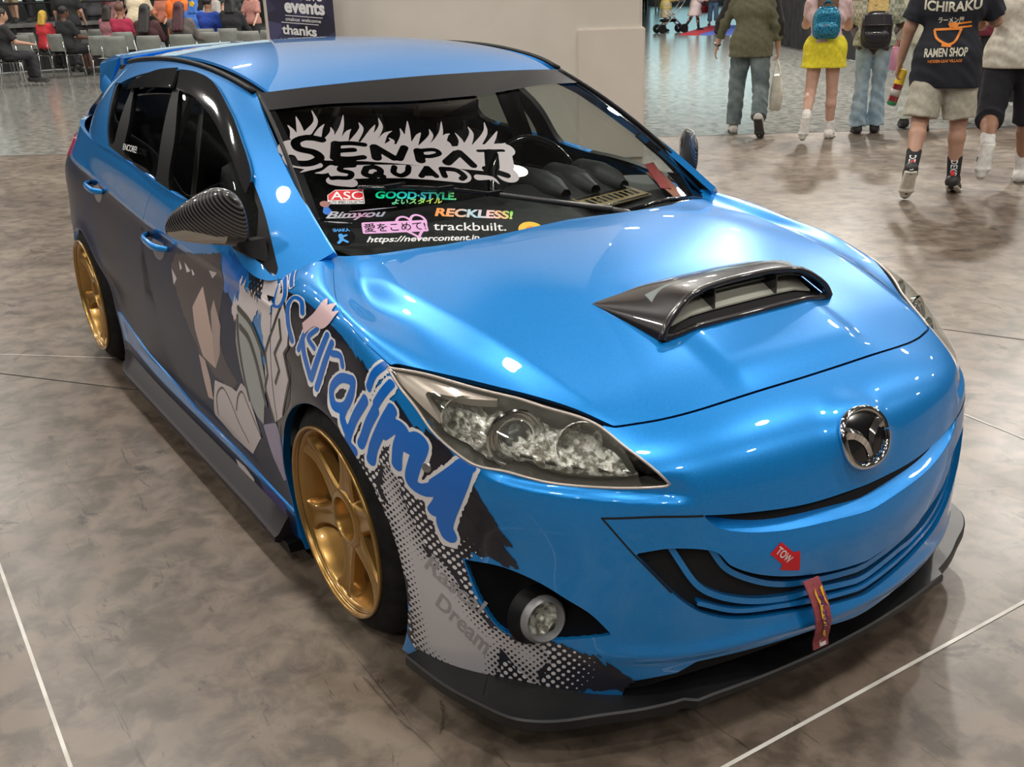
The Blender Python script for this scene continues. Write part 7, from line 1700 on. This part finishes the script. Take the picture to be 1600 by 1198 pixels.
# ------------------------------------------------------------------ audience chairs
SHELL = noise_color(mat('grey_plastic', (.20, .21, .195), .5), (.17, .18, .165), (.24, .25, .23), 5)
CHF = mat('chair_chrome', (.62, .63, .62), .22, .9)
def make_chair(loc, hd, label):
    c = empty('stacking_chair', (*loc, 0), R(hd), label=label, cat='chair', group='audience chairs in rows')
    b = MB(); b.loft([[(-.20 - .045 * (z - .52) / .34 - .035 * (y / .24) ** 2 * -1 - t, y * (1 - .10 * max(0, (z - .78) / .08) ** 2), z) for y in np.linspace(-.235, .235, 9)] for z, t in ((.52, 0), (.64, .006), (.78, .004), (.855, 0), (.862, .006), (.855, .014), (.78, .018), (.64, .020), (.52, .014))], False, False); b.build('backrest', SHELL, c, True)
    s = MB(); s.loft([[(x, y * (1 - .06 * max(0, x / .22) ** 2), z - .018 * (1 - (y / .235) ** 2)) for y in np.linspace(-.23, .23, 9)] for x, z in ((-.20, .475), (-.05, .452), (.12, .458), (.215, .462), (.228, .452), (.215, .444), (-.2, .455))], False, False); s.build('seat', SHELL, c, True)
    for sx, sy in ((1, 1), (1, -1), (-1, 1), (-1, -1)):
        l = MB(); l.tube([(.10 * sx, .19 * sy, .445), (.19 * sx, .22 * sy, .43), (.225 * sx, .235 * sy, .01)], .0105, 6); l.build('leg', CHF, c, True)
    for sy in (1, -1):
        u = MB(); u.tube([(-.19, .235 * sy, .43), (-.225, .242 * sy, .55), (-.24, .238 * sy, .70)], .010, 6); u.build('back_post', CHF, c, True)
    return c
CH = [((-22.70, 3.99), 140, 'grey stacking chair at the near end of the front row, beside the car tail'), ((-21.66, 4.04), 138, 'grey stacking chair second from the near end of the front row'),
 ((-21.05, 4.60), 136, 'grey stacking chair under the person in the dark brown shirt'), ((-20.90, 5.25), 136, 'grey stacking chair under the person with long dark red hair'),
 ((-22.44, 5.90), 134, 'grey stacking chair in front of the blue hoodie'), ((-21.5, 6.04), 134, 'grey stacking chair in front of the royal blue jacket'),
 ((-21.0, 6.76), 134, 'grey stacking chair just left of the banner, in front of the black jacket'), ((-20.85, 7.25), 133, 'grey stacking chair half hidden by the banner edge'),
 ((-25.45, 2.53), 128, 'empty grey stacking chair at the left edge, front one of the left block'), ((-26.3, 3.05), 122, 'empty grey stacking chair between the left edge and the black-shirted sitter'),
 ((-25.98, 3.75), 118, 'grey stacking chair under the sideways sitter in the black shirt'), ((-28.85, 4.85), 135, 'empty grey stacking chair behind the black-shirted sitter'),
 ((-29.38, 5.45), 135, 'empty grey stacking chair farther right in the row behind the black-shirted sitter'), ((-28.42, 2.83), 130, 'empty grey stacking chair in the back of the left block, at its left end'),
 ((-28.60, 3.50), 130, 'grey stacking chair under the child in the red and yellow top'), ((-23.7, 2.02), 100, 'grey stacking chair cut by the left edge under the black trousers'),
 ((-24.95, 5.05), 136, 'grey stacking chair under the person in the raspberry shirt'), ((-24.6, 6.95), 134, 'grey stacking chair under the person in the royal blue jacket'), ((-23.9, 7.30), 133, 'grey stacking chair under the person in the black jacket with a blue collar')]
ch0 = make_chair(*CH[0])
for loc, hd, lb in CH[1:]:
    c = ch0.copy(); COL.objects.link(c); c.location = (*loc, 0); c.rotation_euler = (0, 0, R(hd)); c['label'] = lb
    for k in ch0.children: d = k.copy(); COL.objects.link(d); d.parent = c
# ------------------------------------------------------------------ seated audience
SIT = [(88, 88, 4, 0), (88, 84, 4, 0)]; AR = [(30, 8, 50, -14), (30, 8, 50, -14)]; BLKT = ('trousers', (.02, .02, .024), .97, .018, .01); BLS = ((.03, .03, .03), (.06, .06, .06))
def sitter(loc, hd, label, top, hair, skin='light', bottom=BLKT, H=1.72, legs=SIT, arms=AR, lean=4, **k):
    return person((*loc, 0), hd, H, label, legs, arms, top, bottom, BLS, skin, hair, None, .022, lean, .47, None, hands=False, **k)
s1 = sitter((-26.05, 3.80), 112, 'sitting person in a black t-shirt and shorts turned sideways on a grey chair', ((.014, .015, .018), .42, .90, .03), ('short', (.01, .008, .008)), 'brown', ('shorts', (.016, .016, .018), .5, .03, .01), legs=[(80, 70, 6, 0), (88, 88, 4, 0)])
sitter((-23.78, 2.05), 95, 'sitting person in black trousers cut by the left edge', ((.02, .02, .022), .42, .9, .02), ('short', (.02, .015, .01)), 'light')
sitter((-28.43, 3.76), 125, 'sitting child in a red and yellow top left of the black-shirted sitter', ((.50, .03, .04), .42, .9, .02), ('mid', (.55, .36, .05)), 'light', H=1.62)
sitter((-25.05, 4.92), 136, 'sitting person in a raspberry shirt with tied-up brown hair', ((.34, .02, .06), .42, .9, .02), ('bun', (.10, .045, .025)), 'tan', H=1.74)
sitter((-26.38, 4.94), 130, 'sitting person with wavy dark hair in a flowered top beside the raspberry shirt', ((.30, .12, .14), .42, .9, .02), ('mid', (.025, .018, .016)), 'light')
sitter((-21.20, 4.50), 138, 'sitting person with long black hair in a dark brown shirt', ((.055, .018, .022), .8, .9, .022), ('long', (.012, .009, .010)), 'light', H=1.72)
sitter((-21.05, 5.18), 138, 'sitting person with long dark red hair in a grey-brown jacket', ((.10, .085, .08), .95, .9, .028), ('long', (.055, .012, .018)), 'light', H=1.74)
hd_ = sitter((-25.55, 6.90), 132, 'sitting person wearing a bright blue hooded costume', ((.05, .16, .52), .95, .9, .032), ('mid', cloth((.05, .17, .55))), 'light', H=1.86)
J = hd_['J']; q = MB(); p = J['head'] + np.array([-.115, -.02, .02]); q.loft([[(p[0] - h, p[1] + r * math.cos(t) * (1 + .3 * (i % 2)), p[2] + r * math.sin(t) * (1 + .3 * (i % 2))) for i, t in enumerate(np.linspace(0, 2 * math.pi, 10, endpoint=False))] for h, r in ((0, .055), (.012, .045))]); q.build('hood_flower', MT['yellow'], hd_['root'])
sitter((-24.55, 6.93), 134, 'sitting person with short black hair in a royal blue jacket', ((.01, .045, .30), .95, .9, .026), ('short', (.012, .010, .012)), 'tan', H=1.84)
sitter((-23.85, 7.28), 134, 'sitting person with black hair in a black jacket with a blue collar', ((.014, .014, .018), .95, .9, .026), ('mid', (.010, .010, .012)), 'tan', H=1.86)
sitter((-27.2, 8.35), 300, 'child in a dark red top facing the camera between the blue and black jackets', ((.22, .02, .025), .42, .9, .02), ('short', (.22, .12, .06)), 'fair', H=1.66)
# ------------------------------------------------------------------ ring-like stage and the people around it
stg = empty('stage', (-32.2, 4.1, 0), label='dark platform with a black rope rail behind the left block of chairs', cat='stage')
SA, SB = Vector((-29.9, 2.2, 0)), Vector((-30.3, 5.80, 0)); SD_ = (SB - SA).normalized(); SN = Vector((-SD_.y, SD_.x, 0)); SN = SN if SN.x < 0 else -SN; SO = Vector((-32.2, 4.1, 0))
STM = noise_color(mat('stage_deck', (.10, .10, .10), .7), (.07, .07, .07), (.14, .14, .135), 3); SKT = cloth((.02, .02, .021))
q = MB(); q.loft([[SA - SO + SN * d + Vector((0, 0, z)) for d, z in ((0, .95), (5, .95), (5, 1.02), (0, 1.02))], [SB - SO + SN * d + Vector((0, 0, z)) for d, z in ((0, .95), (5, .95), (5, 1.02), (0, 1.02))]]); q.build('deck', STM, stg)
q = MB(); q.loft([[SA - SO + SD_ * s + SN * (.06 + .03 * math.sin(s * 30)) + Vector((0, 0, z)) for z in (0.01, .95)] for s in np.linspace(0, (SB - SA).length, 60)], False, False); q.build('skirting', SKT, stg)
for z in (1.47,): q = MB(); q.tube([SA - SO + Vector((0, 0, z)), SB - SO + SD_ * 6.5 + Vector((0, 0, z - .02))], .022, 6); q.build('rope', MT['black'], stg)
for s, m_ in ((.45, WHT), (3.45, mat('post_pink', (.28, .12, .13), .5)), (10.1, MT['black'])): q = MB(); p = SA - SO + SD_ * s + SN * .1; q.tube([p + Vector((0, 0, 0 if s > 4 else 1.0)), p + Vector((0, 0, 2.5))], .05, 10); q.build('post', m_, stg)
STL = [(4, 3, 2, 0), (-6, 12, 2, 0)]; AS = [(14, 10, 30, 0), (20, 10, 60, -12)]
def stander(loc, hd, label, top, hair, skin='light', z=0, H=1.74, bottom=BLKT, arms=AS, **k):
    return person((*loc, z), hd, H, label, STL, arms, top, bottom, BLS, skin, hair, None, .024, k.pop('lean', 0), None, None, hands=False, **k)
KH = ('shorts', (.30, .24, .15), .55, .03, .01)
p_ = stander((-32.27, 3.71), 320, 'person in a black t-shirt with a white ring print and khaki shorts on the platform', ((.016, .016, .018), .42, .9, .03), ('short', (.03, .02, .02)), 'light', 1.02, 1.66, KH)
q = MB(); q.tube([(.165, .085 * math.cos(t), 1.12 + .085 * math.sin(t)) for t in np.linspace(0, 2 * math.pi, 21)], .012, 5, False); q.build('ring_print', WHT, p_['root'])
stander((-33.16, 4.28), 300, 'person in a taupe t-shirt on the platform right of the ring-print shirt', ((.14, .10, .09), .42, .9, .03), ('short', (.03, .02, .02)), 'tan', 1.02, 1.68)
stander((-33.94, 5.05), 310, 'person in an orange-red top behind the platform rail', ((.62, .14, .05), .42, .9, .03), ('mid', (.12, .05, .03)), 'fair', 1.02, 1.62)
stander((-28.04, 4.35), 150, 'standing person in a black shirt with arms hanging, behind the black-shirted sitter', ((.016, .017, .020), .42, .85, .035), ('short', (.02, .015, .014)), 'fair', 0, 1.92, arms=[(4, 12, 20, 0), (10, 14, 30, -6)])
stander((-35.6, 6.33), 290, 'small person in yellow beyond the rope rail', ((.66, .42, .03), .42, .9, .03), ('mid', (.40, .24, .04)), 'fair', .35, 1.50)
stander((-32.10, 5.95), 200, 'person in a black and white striped costume beyond the rope rail', ((.05, .05, .055), .95, .9, .04), ('mid', (.02, .02, .02)), 'fair', .2, 1.74)
stander((-33.86, 7.04), 290, 'person in a pale pink top beyond the raspberry shirt', ((.60, .30, .33), .42, .9, .03), ('long', (.05, .03, .02)), 'fair', .15, 1.66)
stander((-27.60, 5.97), 140, 'person in a cream shirt leaning to the left behind the long-haired sitters', ((.56, .48, .34), .42, .9, .035), ('short', (.03, .02, .02)), 'tan', 0, 1.84, arms=[(70, 30, 20, 10), (20, 10, 40, 0)], lean=24)
og = stander((-26.30, 6.75), 140, 'person draped in a bright orange robe beside the cream shirt', ((.80, .17, .02), .95, .70, .07), ('long', cloth((.78, .15, .02))), 'fair', 0, 1.62, ('skirt', (.80, .17, .02), 1.0, .06, .10))
stander((-30.90, 7.68), 300, 'person in a coral costume behind the dark red hair', ((.62, .22, .14), .8, .9, .03), ('long', (.45, .16, .05)), 'fair', 0, 1.72)
stander((-33.76, 9.08), 300, 'person in a burgundy top beyond the coral costume', ((.16, .03, .05), .8, .9, .03), ('short', (.03, .02, .02)), 'tan', 0, 1.78)
stander((-29.04, 8.57), 300, 'person with white hair in a pale grey dress behind the royal blue jacket', ((.40, .38, .36), .8, .9, .03), ('mid', (.62, .60, .55)), 'fair', 0, 1.62)
stander((-30.90, 9.70), 140, 'person in a charcoal hoodie standing beyond the white hair', ((.055, .06, .065), .95, .85, .045), ('short', (.03, .025, .02)), 'light', 0, 1.86)
stander((-31.63, 10.45), 150, 'person with curly black hair and a dark coat left of the banner', ((.03, .028, .03), .95, .85, .045), ('long', (.012, .010, .010)), 'tan', 0, 1.82)
stander((-27.41, 9.15), 300, 'person in a red and white flowered shirt right beside the banner', ((.42, .20, .17), .42, .9, .03), ('mid', (.03, .02, .02)), 'fair', 0, 1.60)
stander((-31.30, 3.20), 300, 'person in a white shirt cut by the left edge of the platform', ((.62, .62, .60), .42, .9, .03), ('short', (.05, .03, .02)), 'light', 1.02, 1.66)
stander((-36.26, 7.24), 290, 'person in a maroon dress beside the pink post', ((.24, .05, .07), .42, .9, .03), ('long', (.05, .03, .02)), 'fair', .2, 1.66)
stander((-36.94, 8.12), 290, 'person in a navy top far behind the cream shirt', ((.03, .04, .10), .8, .9, .03), ('short', (.03, .02, .02)), 'tan', .2, 1.78)
stander((-34.53, 9.84), 290, 'person in a lilac wig and black top far behind the blue hood', ((.02, .02, .024), .8, .9, .03), ('long', (.40, .28, .50)), 'fair', .1, 1.70)
stander((-38.75, 5.39), 290, 'person in a mint top far beyond the platform', ((.20, .45, .36), .42, .9, .03), ('mid', (.06, .03, .02)), 'fair', 1.0, 1.66)
# ------------------------------------------------------------------ far right, beyond the polished floor
BOOT = ((.012, .012, .013), (.02, .02, .02))
person((-26.95, 25.62, 0), 60, 1.66, 'far person in a puffy pale pink dress and tall black boots', [(16, 8, 3, 0), (-24, 8, 3, -10)], AS, ((.55, .45, .44), .8, .9, .06), ('skirt', (.60, .50, .48), .85, .08, .12), BOOT, 'light', ('long', (.45, .2, .1)), ((.012, .012, .013), .95), .022, hands=False)
person((-27.4, 24.6, 0), 75, 1.66, 'far person in a tan and yellow costume behind the wheeled cart', STL, AS, ((.50, .40, .12), .8, .8, .05), ('skirt', (.42, .36, .22), 1.0, .06, .08), BOOT, 'light', ('mid', (.3, .15, .05)), None, .022, hands=False)
person((-29.44, 28.92, 0), 140, 1.76, 'far person in rolled blue jeans and a dark top', [(14, 4, 3, 0), (-16, 20, 3, -10)], AS, ((.05, .05, .06), .8, .9, .03), ('trousers', (.07, .13, .22), .85, .03, .02), ((.06, .03, .02), (.06, .05, .04)), 'light', ('short', (.03, .02, .02)), None, .022, hands=False)
person((-26.67, 26.95, 0), 300, 1.72, 'far person in black with a red sash stepping off the red and blue mat', [(18, 6, 3, 0), (-20, 20, 3, -10)], AS, ((.018, .018, .02), .8, .9, .03), ('trousers', (.016, .016, .018), .97, .02, .01), BOOT, 'light', ('short', (.03, .02, .02)), None, .022, hands=False)
person((-54.38, 46.67, 0), 140, 1.75, 'distant person in dark clothes at the end of the column', STL, AS, ((.03, .03, .04), .8, .9, .03), BLKT, BOOT, 'light', ('short', (.03, .02, .02)), None, .03, hands=False)
person((-55.6, 48.9, 0), 140, 1.72, 'distant person in pale yellow leggings right of the column', STL, AS, ((.10, .10, .10), .8, .9, .03), ('trousers', (.55, .52, .30), .97, .01, .0), BOOT, 'light', ('short', (.03, .02, .02)), None, .03, hands=False)
ct = empty('wheeled_cart', (-26.61, 24.15, 0), R(70), label='black wheeled cart in front of the tan and yellow costume', cat='cart')
for x, y in ((-.42, -.26), (-.42, .26), (.40, -.26), (.40, .26)):
    q = MB(); q.lathe([(.03, -.03), (.13, -.035), (.15, -.02), (.15, .02), (.13, .035), (.03, .03)], 18, 'Y', (x, y, .15)); q.build('wheel', MT['black'], ct, True, 40)
q = MB()
for y in (-.22, .22): q.tube([(-.42, y, .17), (.1, y, .62), (.42, y, 1.05)], .022, 6); q.tube([(.40, y, .17), (.0, y, .55), (-.2, y, .75)], .022, 6)
q.tube([(.42, -.22, 1.05), (.42, .22, 1.05)], .022, 6); q.tube([(.1, -.22, .62), (.1, .22, .62)], .018, 6); q.build('frame', MT['satin'], ct, True)
q = MB(); q.box((-.1, 0, .42), (.55, .38, .10), None, .03); q.build('seat', MT['black'], ct, True)
rb_ = empty('handbag', (-47.5, 45.57, 0), label='red bag standing on the floor far beyond the column', cat='bag')
q = MB(); q.loft([[(x, y, z) for x, y in ((-.3 * k, -.16 * k), (.3 * k, -.16 * k), (.3 * k, .16 * k), (-.3 * k, .16 * k))] for z, k in ((0, .95), (.1, 1.05), (.36, .95), (.42, .6))]); q.build('bag_body', MT['red'], rb_, True, 40)
q = MB(); q.tube([(-.15, 0, .42), (-.1, 0, .62), (.1, 0, .62), (.15, 0, .42)], .02, 6); q.build('handle', MT['red'], rb_, True)
mt_ = MB(); MA = [Vector(v) for v in ((-29.6, 28.9, .0), (-25.0, 23.1, .0), (-23.1, 24.1, .0), (-27.4, 30.6, .0))]
for nm, a0, a1, m_ in (('red', 0, .34, mat('mat_red', (.50, .03, .05), .5)), ('blue', .34, 1, mat('mat_blue', (.10, .16, .60), .5))):
    q = MB(); A0, A1 = MA[0].lerp(MA[3], a0), MA[0].lerp(MA[3], a1); B0, B1 = MA[1].lerp(MA[2], a0), MA[1].lerp(MA[2], a1); U_ = Vector((0, 0, .03)); q.loft([[A0, B0, B1, A1], [v + U_ for v in (A0, B0, B1, A1)]]); o_ = q.build('floor_mat', m_); tag(o_, nm + (' floor mat strip' if nm == 'red' else ' floor mat') + ' on the polished floor beyond the olive top', 'mat')
# ------------------------------------------------------------------ things lying on the dashboard
def dash_pt(px): return Vector(px)
card = empty('show_card', (-.36, .40, .905), label='gold and black show card lying on the dashboard behind the windscreen', cat='card')
cq = [(.02, -.14, -.002), (-.05, .14, -.002), (-.155, .125, .012), (-.10, -.155, .012)]
flat = lambda name, Q, m_, p, h=0: (lambda mb: mb.build(name, m_, p))((lambda mb: (mb.add([Vector(v) + Vector((0, 0, h)) for v in Q], [(0, 1, 2, 3)]), mb)[1])(MB()))
q = MB(); q.loft([[Vector(v) for v in cq], [Vector(v) + Vector((0, 0, .003)) for v in cq]]); q.build('card_sheet', mat('card_gold', (.30, .22, .11), .45), card)
def cpt(a, b, h=.0045): return Vector(cq[0]) * (1 - a) * (1 - b) + Vector(cq[1]) * a * (1 - b) + Vector(cq[2]) * a * b + Vector(cq[3]) * (1 - a) * b + Vector((0, 0, h))
for k in range(9):
    a = .07 + k * .098; q = MB(); q.add([cpt(a, .28), cpt(a + .05, .28), cpt(a + .065, .70), cpt(a + .015, .70)], [(0, 1, 2, 3)]); q.build('card_bar', MT['gloss_black'], card)
for b0, b1 in ((.02, .10), (.80, .96)): q = MB(); q.add([cpt(.03, b0), cpt(.97, b0), cpt(.97, b1), cpt(.03, b1)], [(0, 1, 2, 3)]); q.build('card_border', MT['gloss_black'], card)
pp = empty('leaflet', (-.40, .62, .91), label='crumpled coral and black leaflet in the far corner of the dashboard', cat='leaflet')
for k, (Q, m_) in enumerate((([(.10, -.06, -.015), (.11, -.02, -.015), (-.10, .03, .05), (-.11, -.02, .045)], mat('coral_paper', (.50, .20, .14), .5)), ([(.09, -.01, -.012), (.08, .03, -.012), (-.03, .05, .045), (-.05, .02, .05)], MT['gloss_black']), ([(.0, -.05, .012), (.03, -.03, .012), (-.12, .02, .075), (-.13, -.01, .07)], mat('rose_paper', (.42, .07, .07), .5)))):
    q = MB(); q.loft([[Vector(v) for v in Q], [Vector(v) + Vector((0, 0, .002)) for v in Q]]); q.build('paper_fold', m_, pp)

# the crowd stands a little nearer and larger than first laid out
_c = Vector((2.154, -1.699, 0))
for o in list(COL.objects):
    if o.parent is None and o.name.split('.')[0] in ('person', 'stacking_chair', 'stage') and o.location.x < -20 and o.location.y < 12:
        v = o.location - _c; v.z = 0; z = o.location.z; o.location = _c + v * .92; o.location.z = z * 1.1; o.scale = (1.1, 1.1, 1.1)
